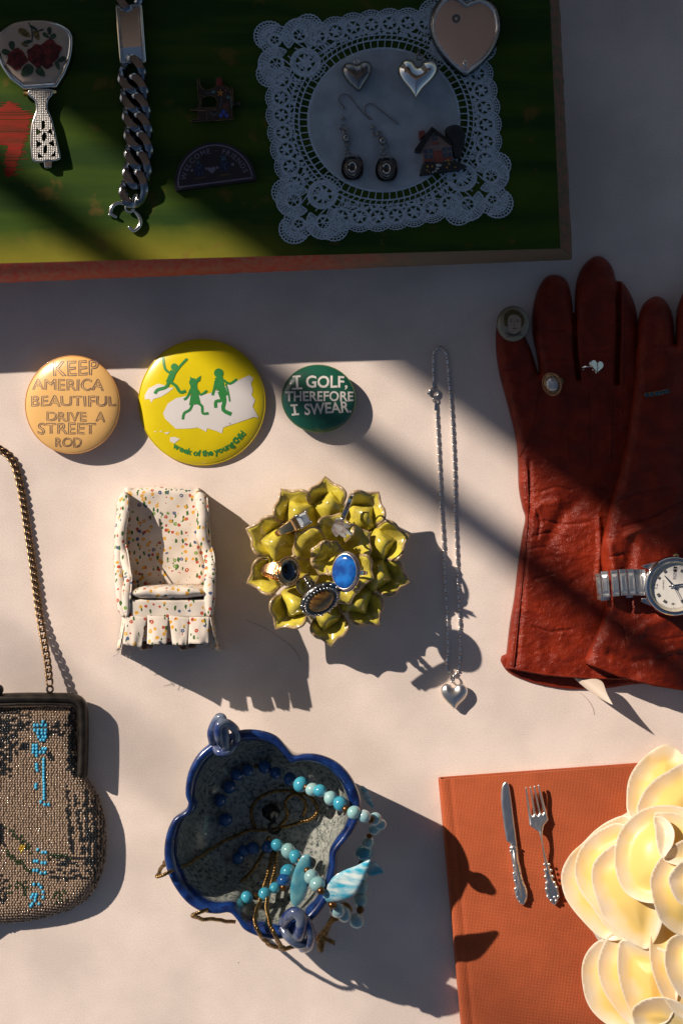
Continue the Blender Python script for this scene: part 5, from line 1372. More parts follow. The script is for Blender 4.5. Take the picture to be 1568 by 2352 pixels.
low = cr([(1160, 1538), (1205, 1563), (1262, 1578), (1320, 1584), (1390, 1581), (1450, 1572), (1540, 1560), (1540, 1480), (1350, 1500), (1166, 1500)], 4)
mk('cuff_back', inflate(low, lambda d, x, y: 3+5*rnd(d, 8)+2*vn(x, y*.4, 12), 3, 1), MT['leather'], glA)
def seam(pts, zf, r, name, par, m_):
    P = cr(pts, 8, False)
    zz = zf(np.full(len(P), 40.0), np.array([p[0] for p in P]), np.array([p[1] for p in P]))
    return mk(name, tube([U(x, y, z+r*.25) for (x, y), z in zip(P, zz)], r, 6), m_, par)
def seam_on(pts, zf, poly, opn, r, name, par, m_):
    P = cr(pts, 8, False); d, _ = pdist(np.array(P), poly, opn)
    zz = zf(d, np.array([p[0] for p in P]), np.array([p[1] for p in P]))
    return mk(name, tube([U(x, y, z+r*.2) for (x, y), z in zip(P, zz)], r, 6), m_, par)
seam_on([(1209, 1075), (1212, 1180), (1203, 1290), (1192, 1400), (1178, 1538)], zA, polyA, openA, 1.6, 'side_seam', glA, MT['leather'])
seam_on([(1160, 1531), (1250, 1548), (1345, 1556), (1450, 1558)], zA, polyA, openA, 2.4, 'cuff_hem', glA, MT['leather'])
MT['ribbon'] = weave(mat('ribbon', (.62, .50, .40), .6, sheen=.3), 2.2, .3, .4, .3, .88)
seam_on([(1300, 905), (1298, 980), (1305, 1060)], zA, polyA, openA, 1.5, 'back_stitching', glA, MT['leather'])
seam_on([(1352, 885), (1350, 980), (1352, 1075)], zA, polyA, openA, 1.5, 'back_stitching', glA, MT['leather'])
seam_on([(1404, 905), (1402, 985), (1400, 1060)], zA, polyA, openA, 1.5, 'back_stitching', glA, MT['leather'])
seam_on([(1236, 862), (1228, 940), (1210, 1010), (1192, 1050)], zA, polyA, openA, 1.4, 'thumb_seam', glA, MT['leather'])
rb = [[(1308, 1549, 16), (1330, 1553, 26), (1385, 1559, 34)], [(1325, 1566, 18), (1350, 1572, 38), (1390, 1578, 50)], [(1352, 1588, 34), (1372, 1592, 52), (1394, 1594, 62)], [(1382, 1607, 56), (1392, 1609, 66), (1402, 1609, 72)], [(1404, 1618, 78), (1406, 1619, 79), (1408, 1620, 80)]]
Vr = [U(*p) for row in rb for p in row]; Fr = [(j*3+i, j*3+i+1, j*3+i+4, j*3+i+3) for j in range(4) for i in range(2)]
mk('cuff_ribbon', (Vr, Fr), MT['ribbon'], glA, solid=1.2, sub=2)

gB = [(1337, 1521), (1352, 1488), (1374, 1440), (1388, 1390), (1384, 1330), (1378, 1270), (1392, 1190), (1428, 1050), (1452, 900), (1462, 770), (1467, 720), (1480, 694), (1505, 680), (1528, 692), (1544, 728), (1549, 790), (1551, 735), (1558, 694), (1580, 656), (1610, 650), (1632, 690), (1637, 760), (1645, 640), (1672, 600), (1705, 606), (1722, 660), (1728, 790), (1736, 700), (1760, 672), (1790, 692), (1800, 780), (1806, 950), (1838, 1150), (1850, 1300), (1852, 1450), (1856, 1570)]
cuffB = [(1720, 1597), (1600, 1592), (1500, 1576), (1420, 1554)]
polyB = cr(gB, 4, False)+cuffB; nB = len(polyB); openB = [nB-5, nB-4, nB-3, nB-2, nB-1]
def baseB(x, y): return 36-33*np.clip((x-1490)/130, 0, 1)**1.3*np.clip((x-1490)/130, 0, 1)-22*np.clip((900-y)/160, 0, 1)*np.clip((1560-x)/60, 0, 1)
def zB(d, x, y):
    h = 4+36*rnd(d, 30)+6*vn(x+31, y, 55)*rnd(d, 40)
    h = h+4*vn(x, y*.35, 16)*np.clip((y-1480)/90, 0, 1)*rnd(d, 14)
    h = h+ridge(x, y, [(1400, 1260), (1412, 1320), (1402, 1400)], 13, 9)+ridge(x, y, [(1440, 1230), (1470, 1215), (1560, 1180)], 7, 7)+ridge(x, y, [(1450, 1250), (1440, 1310), (1450, 1400)], 14, -9)
    h = h+ridge(x, y, [(1440, 1480), (1480, 1440), (1520, 1425)], 12, 6)+ridge(x, y, [(1400, 1500), (1450, 1520), (1540, 1505)], 9, -6)+ridge(x, y, [(1500, 1510), (1560, 1490), (1600, 1495)], 8, 6)
    h = h+ridge(x, y, [(1376, 1440), (1360, 1490)], 8, 4)+3.4*vn(x*.5+y*.4+90, y-.5*x, 28)*rnd(d, 26)+1.6*vn(x+y*.3, y*1.7+40, 11)*rnd(d, 20)
    for q in ([(1400, 1280), (1430, 1272), (1450, 1290)], [(1430, 1210), (1500, 1190), (1568, 1150)], [(1400, 1420), (1430, 1440), (1440, 1480)], [(1480, 1460), (1520, 1470), (1568, 1462)], [(1470, 800), (1538, 796)], [(1420, 1150), (1470, 1130), (1540, 1120)]):
        h = h+ridge(x, y, q, 2.8, -3.2)
    return baseB(x, y)+np.maximum(h, 2.5)
glB = thing('leather_glove', 'red brown leather glove on top, carrying the wrist watch', 'glove', U(1500, 1150, 0), 'pair of red leather gloves')
mk('hand', inflate(polyB, zB, 2.6, openpts=openB), MT['leather'], glB, solid=3.5)
lowB = cr([(1342, 1522), (1420, 1548), (1500, 1572), (1600, 1588), (1720, 1594), (1850, 1575), (1845, 1480), (1700, 1500), (1560, 1500), (1460, 1490), (1380, 1480)], 4)
mk('cuff_back', inflate(lowB, lambda d, x, y: baseB(x, y)+2+3*rnd(d, 6), 4, lambda d, x, y: baseB(x, y)-1), MT['leather'], glB)
seam_on([(1342, 1518), (1420, 1549), (1500, 1571), (1600, 1588), (1720, 1592)], zB, polyB, openB, 2.4, 'cuff_hem', glB, MT['leather'])

def top_z(x, y):
    P = np.array([[x, y]])
    za = zb2 = 0
    if inside(P, polyA)[0]: za = float(zA(pdist(P, polyA, openA)[0], P[:, 0], P[:, 1])[0])
    if inside(P, polyB)[0]: zb2 = float(zB(pdist(P, polyB, openB)[0], P[:, 0], P[:, 1])[0])
    return max(za, zb2)

# ------------------------------------------------------------------ portrait badge on the glove thumb
f = crop(1930, 980, 2731, 1568)
MT['ivory_badge'] = badge_mat('ivory_badge', (.30, .25, .16))
MT['sepia'] = mat('sepia', (.05, .035, .025), .5)
MT['skin_print'] = mat('skin_print', (.42, .31, .22), .5)
MT['hair_print'] = mat('hair_print', (.13, .08, .02), .5, var=.5, vpx=3)
face = cr(mapc(f, [(195, 600), (200, 650), (225, 690), (255, 695), (290, 665), (300, 600), (285, 560), (240, 545), (205, 560)]), 4)
hair = cr(mapc(f, [(165, 600), (168, 550), (200, 515), (240, 508), (290, 528), (322, 570), (320, 620), (298, 645), (250, 640), (200, 640), (175, 632)]), 4)
feat = [stroke(mapc(f, [(212, 598), (228, 595)]), 2.0), stroke(mapc(f, [(262, 598), (280, 600)]), 2.0), stroke(mapc(f, [(208, 588), (230, 583)]), 1.0), stroke(mapc(f, [(260, 585), (284, 590)]), 1.0), stroke(mapc(f, [(246, 600), (243, 632), (252, 634)]), .9), stroke(mapc(f, [(232, 655), (248, 650), (266, 656)]), 2.0),
        stroke(mapc(f, [(222, 690), (215, 715), (180, 722)]), 1.2), stroke(mapc(f, [(280, 680), (290, 705), (318, 712)]), 1.2)]
zth = 30
badge('button_badge', 'tiny ivory portrait badge of a woman resting on the glove thumb', f(237, 617), 36.5, 39.5, 0, 8, 44, (0, 0), MT['ivory_badge'], mat('ivory_rim', (.16, .15, .09), .4), [('hair_print', pf(hair), MT['hair_print'], .3), ('portrait_print', pf(face), MT['skin_print'], .6), ('features_print', flatjoin(feat), MT['sepia'], .9), ('lettering', text_arc('JOAN BENNETT', f(237, 617), 100*f.s, -42, 42, 22*f.s, False, .02), MT['sepia'], .5)])

# ------------------------------------------------------------------ three rings on the glove fingers
RG = 'rings laid on the glove fingers'
def on_glove(px, py, lift): return top_z(px, py)+lift
R0 = 20; p = f(540, 1090)
M_ = ring_frame(p, on_glove(*p, 32), R0, math.radians(34), math.radians(205), math.radians(105), 1.1)
t = thing('ring', 'beaded copper toned ring with a milky oval stone on the index finger', 'ring', M_ @ Vector((0, 0, -R0)), RG)
mk('band', xf(band(R0-3, 20, 9, 2.2), M_), MT['old_brass'], t, auto=40)
mk('bezel', xf(lathe([(0, -2), (20, -2), (23, 0), (20, 3), (15, 4)], (0, 0, R0-3), 32, .95, 1.1), M_), MT['old_brass'], t)
mk('stone', xf(stone_dome(14.5, 16, 7), M_ @ Matrix.Translation((0, 0, R0))), MT['moonstone'], t)
cb = shared('copper_bead', sphere((0, 0, 0), 2.5, 8, 6), mat('copper_bright', (.70, .36, .20), .25, 1))
for k in range(26):
    a = 2*math.pi*k/26; put('bead', cb, M_ @ Vector((20.5*.95*math.cos(a), 20.5*1.12*math.sin(a), R0+.5)), t)
R0 = 22; p = f(888, 955)
M_ = ring_frame(p, on_glove(*p, 34), R0, math.radians(36), math.radians(5), math.radians(85))
t = thing('ring', 'silver ring with a heart split in two on the middle finger', 'ring', M_ @ Vector((0, 0, -R0)), RG)
mk('band', xf(band(R0-2, 5, 4, 1.5), M_), MT['silver'], t, auto=40)
hh = heart((0, 0), 40, 30)
zig = [(0, -14), (2, -7), (-2, -3), (3, 2), (-1, 6), (1, 14)]
lh = [q for q in hh if q[0] < 1.5]; 
for sgn in (-1, 1):
    q_ = sorted([q for q in hh if q[0]*sgn >= -.01], key=lambda q: math.atan2(q[1], q[0]*sgn))
    pts = [(x+sgn*.9, -y) for x, y in q_]+[(zx+sgn*.9, -zy) for zx, zy in (zig[::-1])[1:-1]]
    n_ = len(pts)
    mk('heart_half', xf(([(x, y, -2) for x, y in pts]+[(x*.9+sgn*.6, y*.9, 3) for x, y in pts], [tuple(range(n_))[::-1], tuple(range(n_, 2*n_))]+[(i, (i+1) % n_, (i+1) % n_+n_, i+n_) for i in range(n_)]), M_ @ Matrix.Translation((0, 0, R0))), MT['silver'], t, smooth=False, bevel=.8)
R0 = 22; p = f(1362, 1163)
M_ = ring_frame(p, on_glove(*p, 22), R0, math.radians(12), math.radians(270), math.radians(100))
t = thing('ring', 'slim ring with a row of small dark stones on the little finger', 'ring', M_ @ Vector((0, 0, -R0)), RG)
mk('band', xf(band(R0-2, 10, 5, 1.6), M_), MT['pewter'], t, auto=40)
for k, (x, w_) in enumerate(((-22, 9), (-12, 8), (0, 9), (9, 9), (20, 8), (27, 5))):
    mk('setting', xf(tube([(x+w_*.62*math.cos(q), 5*math.sin(q), -.02*x*x*.6+2) for q in [2*math.pi*i/14 for i in range(14)]], .9, 6, True), M_ @ Matrix.Translation((0, 0, R0-1))), MT['old_brass'], t)
    mk('stone', xf(stone_dome(w_*.55, 4.4, 2.2, 14), M_ @ Matrix.Translation((x, 0, R0-.012*x*x-.2))), mat('teal_stone', (.02, .10, .16), .08, coat=.8) if k == 0 else bpy.data.materials['teal_stone'], t)

# ------------------------------------------------------------------ wrist watch
f = crop(2360, 2150, 2731, 1568)
zw = 84.0
wt = thing('wrist_watch', 'steel wrist watch with white dial and expanding steel band on the glove', 'watch', U(*f(1400, 815), zw))
wc0 = f(1400, 822); wcu = U(*wc0, zw+30)
MT['dial'] = mat('dial', (.78, .74, .68), .35, spec=.4, var=.05, vpx=20, bump=.06, bpx=2)
MT['dial_print'] = mat('dial_print', (.24, .23, .21), .35, .6)
MT['date_black'] = mat('date_black', (.02, .018, .016), .4)
MT['watch_glass'] = mat('watch_glass', (1, 1, 1), .02, trans=1, ior=1.2, spec=.4)
Wc = lambda z=0: (wcu[0], wcu[1], zw+z)
mk('case', lathe([(0, 4), (50, 4), (60, 12), (64, 20), (65.5, 30), (64, 38), (60, 42), (57, 42.5), (56, 40), (56, 34), (52, 32)], Wc(), 64), MT['steel'], wt, auto=50)
mk('bezel', lathe([(65.5, 33), (66.5, 37), (64, 42), (59, 44.5), (56, 43)], Wc(), 64), MT['silver_mirror'], wt)
mk('chapter_ring', lathe([(57, 42), (54, 36), (49.5, 33.6)], Wc(), 64), mat('chapter', (.62, .55, .44), .3, .4), wt)
dial = mk('dial', lathe([(0, 33.4), (25, 33.4), (50.5, 33)], Wc(), 64), MT['dial'], wt)
def dpt(a, r): return (wc0[0]+r*math.cos(a), wc0[1]-r*math.sin(a))   # a measured like world angles
DZ = zw+34.0; dk = (H-zw-30)/(H-DZ)
dz_ = lambda x, y: DZ
# the dial is turned so that twelve points left in the picture
hour_a = lambda h_: math.pi-2*math.pi*h_/12
it = []
for h_ in range(12):
    a = hour_a(h_)
    if h_ in (0, 3, 6, 9): continue
    c = dpt(a, 40)
    mk('hour_marker', xf(box((0, 0, 0), (6, 6, 1.6)), Matrix.Translation(U(*c, DZ+.8)) @ Matrix.Rotation(a, 4, 'Z')), MT['dial_print'], dial, smooth=False)
for s_, h_ in (('12', 0), ('6', 6), ('9', 9)):
    c = dpt(hour_a(h_), 41)
    V, F, wd = text_flat(s_, .0); sz = 9
    pts = [((x-wd/2)*sz, (y-.5)*sz) for x, y in V]       # text up points left
    it.append(([(c[0]-y, c[1]-x) for x, y in pts], F))
mk('numerals', drape(flatjoin(it), dz_), MT['dial_print'], dial, smooth=False)
mk('minute_dots', drape(pf(*[circle(dpt(2*math.pi*i/60, 50.5 if i % 5 else 49), .7 if i % 5 else 1, 6) for i in range(60)]), lambda x, y: zw+34.8), MT['dial_print'], dial, smooth=False)
V, F, wd = text_flat('CARAVELLE', .0); c = f(1228, 800)
mk('maker_lettering', drape(([(c[0]-(y-.5)*3.4, c[1]-(x-wd/2)*3.0) for x, y in V], F), dz_), MT['dial_print'], dial, smooth=False)
mk('day_window', drape(pf(mapc(f, [(1385, 580), (1450, 585), (1440, 705), (1372, 698)])), lambda x, y: DZ+.1), MT['badge_white'], dial, smooth=False)
mk('date_window', drape(pf(mapc(f, [(1405, 490), (1462, 495), (1455, 580), (1398, 572)])), lambda x, y: DZ+.1), MT['date_black'], dial, smooth=False)
V, F, wd = text_flat('MON', .0); c = f(1418, 640)
mk('day_lettering', drape(([(c[0]-(y-.5)*6, c[1]-(x-wd/2)*5.2) for x, y in V], F), lambda x, y: DZ+.35), MT['date_black'], dial, smooth=False)
V, F, wd = text_flat('2', .0); c = f(1432, 533)
mk('date_lettering', drape(([(c[0]-(y-.5)*6, c[1]-(x-wd/2)*6) for x, y in V], F), lambda x, y: DZ+.35), MT['badge_white'], dial, smooth=False)
def hand(name, tip, tail, wd, z):
    a, b = np.array(f(*tail)), np.array(f(*tip)); d = (b-a)/np.linalg.norm(b-a); n_ = np.array((-d[1], d[0]))
    P = [a+n_*wd*.6, a+(b-a)*.25+n_*wd, b+n_*wd*.5, b-n_*wd*.5, a+(b-a)*.25-n_*wd, a-n_*wd*.6]
    mk(name, prism([tuple(q) for q in P], z, z+1), MT['steel'], wt, smooth=False)
hand('hour_hand', (1250, 645), (1450, 870), 2.2, DZ+1.5)
hand('minute_hand', (1700, 770), (1325, 830), 2.4, DZ+3.2)
hand('second_hand', (1540, 1090), (1380, 780), .8, DZ+5)
mk('hand_hub', lathe([(0, 3), (3.2, 3), (4, 0)], U(*f(1400, 822), DZ+4), 16), MT['steel'], wt)
for sy in (-1, 1):
    q = [(870, 520-25), (900, 470), (1200, 390), (1230, 560), (1000, 545)] if sy < 0 else [(865, 1030), (980, 1028), (1180, 1080), (1160, 1215), (870, 1095)]
    mk('lug', prism(mapc(f, q), zw+8, zw+30), MT['steel'], wt, smooth=False, bevel=1.5)
mk('lug', prism(mapc(f, [(1700, 400), (1950, 470), (1950, 520), (1800, 540)]), zw+8, zw+30), MT['steel'], wt, smooth=False, bevel=1.5)
mk('lug', prism(mapc(f, [(1700, 1240), (1950, 1120), (1950, 1060), (1800, 1060)]), zw+8, zw+30), MT['steel'], wt, smooth=False, bevel=1.5)
mk('crown', xf(lathe([(0, 0), (6, 0), (7, 2), (7, 8), (5, 10), (0, 10)], (0, 0, 0), 20), Matrix.Translation(U(*f(1440, 352), zw+24)) @ Matrix.Rotation(math.radians(-90), 4, 'X')), MT['gold'], wt, auto=40)
# band links: bar with a bevelled middle
def bar_link():
    g = [box((0, 0, 0), (15.5, 58, 5))]
    V = [(-6.5, -21, 2.5), (6.5, -21, 2.5), (6.5, 21, 2.5), (-6.5, 21, 2.5), (-3.6, -15, 5.4), (3.6, -15, 5.4), (3.6, 15, 5.4), (-3.6, 15, 5.4)]
    g.append((V, [(4, 5, 6, 7), (0, 1, 5, 4), (1, 2, 6, 5), (2, 3, 7, 6), (3, 0, 4, 7)]))
    for sy in (-1, 1):
        y = sy*26; V = [(-7, y-3.5, 2.5), (7, y-3.5, 2.5), (7, y+3.2, 2.5), (-7, y+3.2, 2.5), (-6, y-2.5, 4.4), (6, y-2.5, 4.4), (6, y+2.4, 4.4), (-6, y+2.4, 4.4)]
        g.append((V, [(4, 5, 6, 7), (0, 1, 5, 4), (1, 2, 6, 5), (2, 3, 7, 6), (3, 0, 4, 7)]))
    return join(*g)
blk = shared('band_link', bar_link(), mat('band_steel', (.78, .76, .73), .34, 1, rvar=.12, vpx=10, bump=.1, bpx=4), smooth=False)
for x, y, z, tl in ((888, 762, 20, -22), (800, 757, 24, 8), (690, 752, 30, -8), (555, 757, 32, -4), (415, 772, 30, -10), (255, 790, 22, -20), (152, 830, 6, -62)):
    put('band_link', blk, U(*f(x, y), zw+z), wt, (Matrix.Rotation(math.radians(5), 3, 'Z') @ Matrix.Rotation(math.radians(tl), 3, 'Y')).to_quaternion())
for x, y, z, tl in ((200, 850, -6, 205), (330, 840, -12, 184), (480, 820, -13, 180), (640, 800, -12, 180)):
    put('band_link', blk, U(*f(x, y), zw+z), wt, (Matrix.Rotation(math.radians(5), 3, 'Z') @ Matrix.Rotation(math.radians(tl), 3, 'Y')).to_quaternion())
for k in range(5):
    put('band_link', blk, U(*f(1930+k*140, 800), zw+20-k*5), wt, (Matrix.Rotation(math.radians(4), 3, 'Z') @ Matrix.Rotation(math.radians(12), 3, 'Y')).to_quaternion())

# ------------------------------------------------------------------ beaded purse
f = crop(0, 1750, 560, 659)
pu = thing('beaded_purse', 'old beaded frame purse with turquoise flowers and a brass chain', 'purse', U(60, 1850, 0))
pbody = cr(mapc(f, [(-180, 1262), (0, 1262), (340, 1262), (362, 1290), (372, 1450), (385, 1550), (420, 1620), (465, 1700), (492, 1800), (496, 1930), (480, 2040), (440, 2130), (370, 2200), (260, 2245), (120, 2275), (-20, 2288), (-200, 2285)]), 4)
def zP(d, x, y): return 4+40*rnd(d, 40)+2.5*vn(x, y, 45)*rnd(d, 30)
MT['purse_cloth'] = mat('purse_cloth', (.26, .18, .12), .9, var=.3, vpx=8, bump=.4, bpx=3)
mk('cloth_body', inflate(pbody, zP, 4, 1), MT['purse_cloth'], pu)
MT['bead_clear'] = mat('bead_clear', (.55, .40, .29), .1, coat=.8, var=.5, vpx=8, vcol=(.36, .25, .17), trans=.15)
MT['bead_black'] = mat('bead_black', (.018, .020, .022), .12, coat=.7)
MT['bead_blue'] = mat('bead_blue', (.07, .50, .78), .35, coat=.3, var=.2, vpx=9)
MT['bead_green'] = mat('bead_green', (.035, .05, .014), .2, coat=.6)
MT['bead_yellow'] = mat('bead_yellow', (.55, .33, .02), .25, coat=.5)
def bead_geo(): return lathe([(.9, -2.0), (2.4, -2.3), (3.3, 0), (2.4, 2.3), (.9, 2.0)], (0, 0, 0), 8)
bgeo = xf(bead_geo(), Matrix.Rotation(math.pi/2, 4, 'Y'))
bme = {k: shared('seed_bead_'+k, bgeo, MT['bead_'+k]) for k in ('clear', 'black', 'blue', 'green', 'yellow')}
blue = []
for y, xs in ((1338, (205,)), (1355, (165, 180, 200, 218)), (1378, (165, 182, 200, 218)), (1393, (180, 200, 216)), (1410, (185, 205, 218)), (1424, (195, 210)), (1450, (160, 175)), (1465, (160, 175, 205, 218)), (1482, (158, 175, 192, 210)), (1498, (175,)), (1540, (175,)), (1553, (175,)), (1567, (178,)), (1635, (172,)), (1648, (172,)), (1715, (195,)), (1728, (213, 232)), (1940, (180,)), (1953, (202, 218)), (1995, (165, 178)), (2003, (200, 216)), (2038, (162, 178)), (2050, (195, 215)), (2104, (162, 186)), (2118, (196,)), (2140, (205,)), (2152, (158, 174)), (2165, (150, 170, 206)), (2180, (168,)), (2195, (155, 186)), (2205, (148,))):
    for x in xs: blue.append((x, y))
for k in range(14): blue.append((208+(k > 7)*2, 1515+k*14.2))
def bead_colour(x, y, R):
    j = 7
    x += R.uniform(-j, j); y += R.uniform(-j, j)
    dark = False
    if y < 1600:
        if y < 1350 and x < 150 and (x*.6+(y-1270)) < 150: dark = True
        if x < 95 and 1340 <= y < 1490 and x < 100-(y-1340)*.1: dark = True
        if x < 60 and 1480 <= y < 1600: dark = True
        if 85 < x < 150 and 1445 < y < 1475: dark = True
        if 225 < x < 320 and 1345 < y < 1405: dark = R.random() < .75
        if 225 < x < 255 and 1470 < y < 1530: dark = True
        if x > 325 and y < 1620: dark = True
        if 100 < x < 150 and 1270 < y < 1380: dark = R.random() < .6
    for x0, x1, y0, y1 in ((316, 345, 1630, 1960), (355, 400, 1680, 1970), (405, 425, 1655, 1970), (445, 450, 1690, 1980), (478, 482, 1740, 1990)):
        if y0 < y < y1 and abs(x-(x0+(x1-x0)*(y-y0)/(y1-y0))) < 9: dark = True
    if x > 440 and 1650 < y < 2100 and R.random() < .3: dark = True
    for y0 in (1985, 2010, 2045, 2075):
        if x > 235 and x < 480 and abs(y-(y0-(x-230)*.02)) < 7 and R.random() < .85: dark = True
    if x < 25 and 1820 < y < 1920: dark = True
    if x < 40 and 2060 < y < 2200 and R.random() < .6: dark = True
    if dark and y < 1600 and R.random() < .25: dark = False
    if dark: return 'black'
    if 30 < x < 160 and abs((y-1840)-(x-40)*.95) < 16 and R.random() < .8: return 'green'
    if 40 < x < 150 and abs((y-1960)-(x-40)*.75) < 12: return 'green'
    if 230 < x < 340 and abs(y-1965-(x-230)*.15) < 9: return 'green'
    if (250 < x < 315 and 2125 < y < 2185 and R.random() < .6) or (40 < x < 140 and 2085 < y < 2150 and R.random() < .35): return 'green'
    if 90 < x < 120 and 1915 < y < 1945: return 'yellow'
    return 'clear'
R = random.Random(11); allb = []
for j in range(150):
    y = 1272+j*11.6
    if y > 2290: break
    for i in range(-4, 42):
        x = i*13.2+(6 if j % 2 else 0)*.6+R.uniform(-1.8, 1.8); yy = y+R.uniform(-1.2, 1.2)+3*math.sin(x*.02+j*.1)
        allb.append((x, yy))
P = np.array([f(*p) for p in allb]); ok = inside(P, pbody); dd, _ = pdist(P, pbody)
bl = np.array(blue, float); big, rest = [], {'clear': [], 'black': []}
zz = zP(dd, P[:, 0], P[:, 1])
for (x, y), o_, d_, z_, pp in zip(allb, ok, dd, zz, P):
    if not o_ or pp[0] < -30: continue
    if np.min(np.hypot(bl[:, 0]-x, bl[:, 1]-y)) < 8.5: continue
    c_ = bead_colour(x, y, R); big.append((c_, pp[0], pp[1], z_+.6))
for x, y in blue:
    q = f(x, y); d_, _ = pdist(np.array([q]), pbody); big.append(('blue', q[0], q[1], float(zP(d_, np.array([q[0]]), np.array([q[1]]))[0])+2.0))
order = {'blue': 0, 'yellow': 1, 'green': 2, 'black': 3, 'clear': 4}
big = [b for b in big if b[1] > -6]+[b for b in big if b[1] <= -6]
big.sort(key=lambda b: (b[1] <= 0, order[b[0]] if order[b[0]] < 3 else 3+R.random()))
for k, (c_, x, y, z_) in enumerate(big):
    if k < 300: put('seed_bead', bme[c_], U(x, y, z_), pu, Matrix.Rotation(R.uniform(-.4, .4), 3, 'Z').to_quaternion(), (1.35,)*3 if c_ == 'blue' else (1.1,)*3)
    else: rest.setdefault(c_, []).append(xf(bgeo, Matrix.Translation(U(x, y, z_)) @ Matrix.Rotation(R.uniform(-.4, .4), 4, 'Z')))
for c_, gs in rest.items():
    if gs: tag(mk('seed_bead_cover', join(*gs), MT['bead_'+c_], pu), kind='stuff')
# loose bead fringe along the outline
fr = []
Pb = [p for p in resample([Vector((x, y)) for x, y in pbody], 5) if p.x > -20 and p.y > 1790]
for p in Pb: fr.append(xf(bgeo, Matrix.Translation(U(p.x+R.uniform(-1, 2.5), p.y+R.uniform(-2, 2.5), R.uniform(2, 9)+4)) @ Matrix.Rotation(R.uniform(0, 3), 4, 'Z')))
tag(mk('bead_fringe', join(*fr), MT['bead_clear'], pu), kind='stuff')
frame = mapc(f, [(-200, 1238), (-60, 1232), (100, 1226), (250, 1226), (340, 1230), (380, 1250), (392, 1300), (394, 1400), (392, 1500), (388, 1590)])
FV = cr([U(x, y, 34) for x, y in frame], 5, False)
mk('frame', tube(FV, 12, 10, flat=1.6), MT['bronze_dark'], pu)
mk('frame_lip', tube([U(x-6 if i > 4 else x, y+(14 if i < 6 else 0), 46) for i, (x, y) in enumerate(frame)], 4, 8), MT['bronze_dark'], pu)
mk('kiss_clasp', sphere(U(*f(-8, 1188), 44), 13, 14, 10), MT['bronze_dark'], pu)
mk('chain_eye', tube([U(*f(236+14*math.cos(a), 1185+16*math.sin(a)), 34+3*math.sin(a)) for a in [2*math.pi*i/16 for i in range(16)]], 2.6, 8, True), MT['bronze_dark'], pu)
cl = shared('purse_link', link_geo(12.5, 7.0, 2.5, n=18, m=6), MT['old_brass'])
ck = mapc(f, [(-60, 30), (0, 55), (40, 85), (72, 135), (95, 220), (112, 310), (130, 430), (150, 560), (168, 690), (185, 820), (205, 940), (225, 1060), (234, 1150)])
zc = [6]*9+[7, 14, 26, 34]
CP = cr([U(x, y, z) for (x, y), z in zip(ck, zc)], 6, False)
path_links(CP, cl, pu, 15.8, 'chain_link')

# ------------------------------------------------------------------ blue scalloped bowl
f = crop(580, 2800, 1630, 1568)
ZS = 1.17; ZR = 176.0*ZS
rimP = cr([U(*f(*p), ZR) for p in [(455, 235), (400, 262), (320, 330), (262, 440), (245, 560), (262, 620), (240, 668), (175, 712), (132, 810), (120, 930), (142, 1035), (190, 1130), (262, 1215), (345, 1262), (430, 1275), (505, 1268), (552, 1312), (595, 1370), (680, 1410), (780, 1428), (880, 1405), (970, 1345), (1050, 1260), (1100, 1170), (1130, 1060), (1140, 1000), (1150, 905), (1232, 795), (1278, 700), (1280, 600), (1245, 500), (1190, 420), (1120, 365), (1030, 332), (950, 330), (890, 338), (845, 290), (780, 222), (680, 190), (570, 190)]], 4)
RP = np.array(rimP)[:, :2]; bc = np.array(U(*f(690, 800), ZR))[:2]; rad = np.hypot(*(RP-bc).T).mean()
ang = np.arctan2(RP[:, 1]-bc[1], RP[:, 0]-bc[0])
prof = [(.0, 2, 1), (.60, 2, 1), (.66, 8, .9), (.82, 50, .6), (.93, 110, .3), (.99, 150, .08), (1.012, 170, 0), (1.0, 179, 0), (.965, 182, 0), (.925, 178, 0), (.90, 164, .02), (.885, 135, .12), (.85, 90, .3), (.74, 50, .6), (.55, 32, .85), (.3, 26, 1), (0, 25, 1)]
prof = [(a_, z_*ZS, k_) for a_, z_, k_ in prof]; base_c = bc+np.array((6, 4)); V, F = [], []; nb = len(RP)
for sc_, z, k in prof:
    g = 1-min(1, z/(170*ZS))
    cen = bc*(1-g)+base_c*g
    for i in range(nb):
        circ = np.array((math.cos(ang[i]), math.sin(ang[i])))*rad; p_ = (RP[i]-bc)*(1-k)+circ*k
        V.append((cen[0]+p_[0]*sc_, cen[1]+p_[1]*sc_, z))
for j in range(len(prof)-1):
    for i in range(nb):
        a, b = j*nb+i, j*nb+(i+1) % nb
        F.append((a, a+nb, b+nb, b))
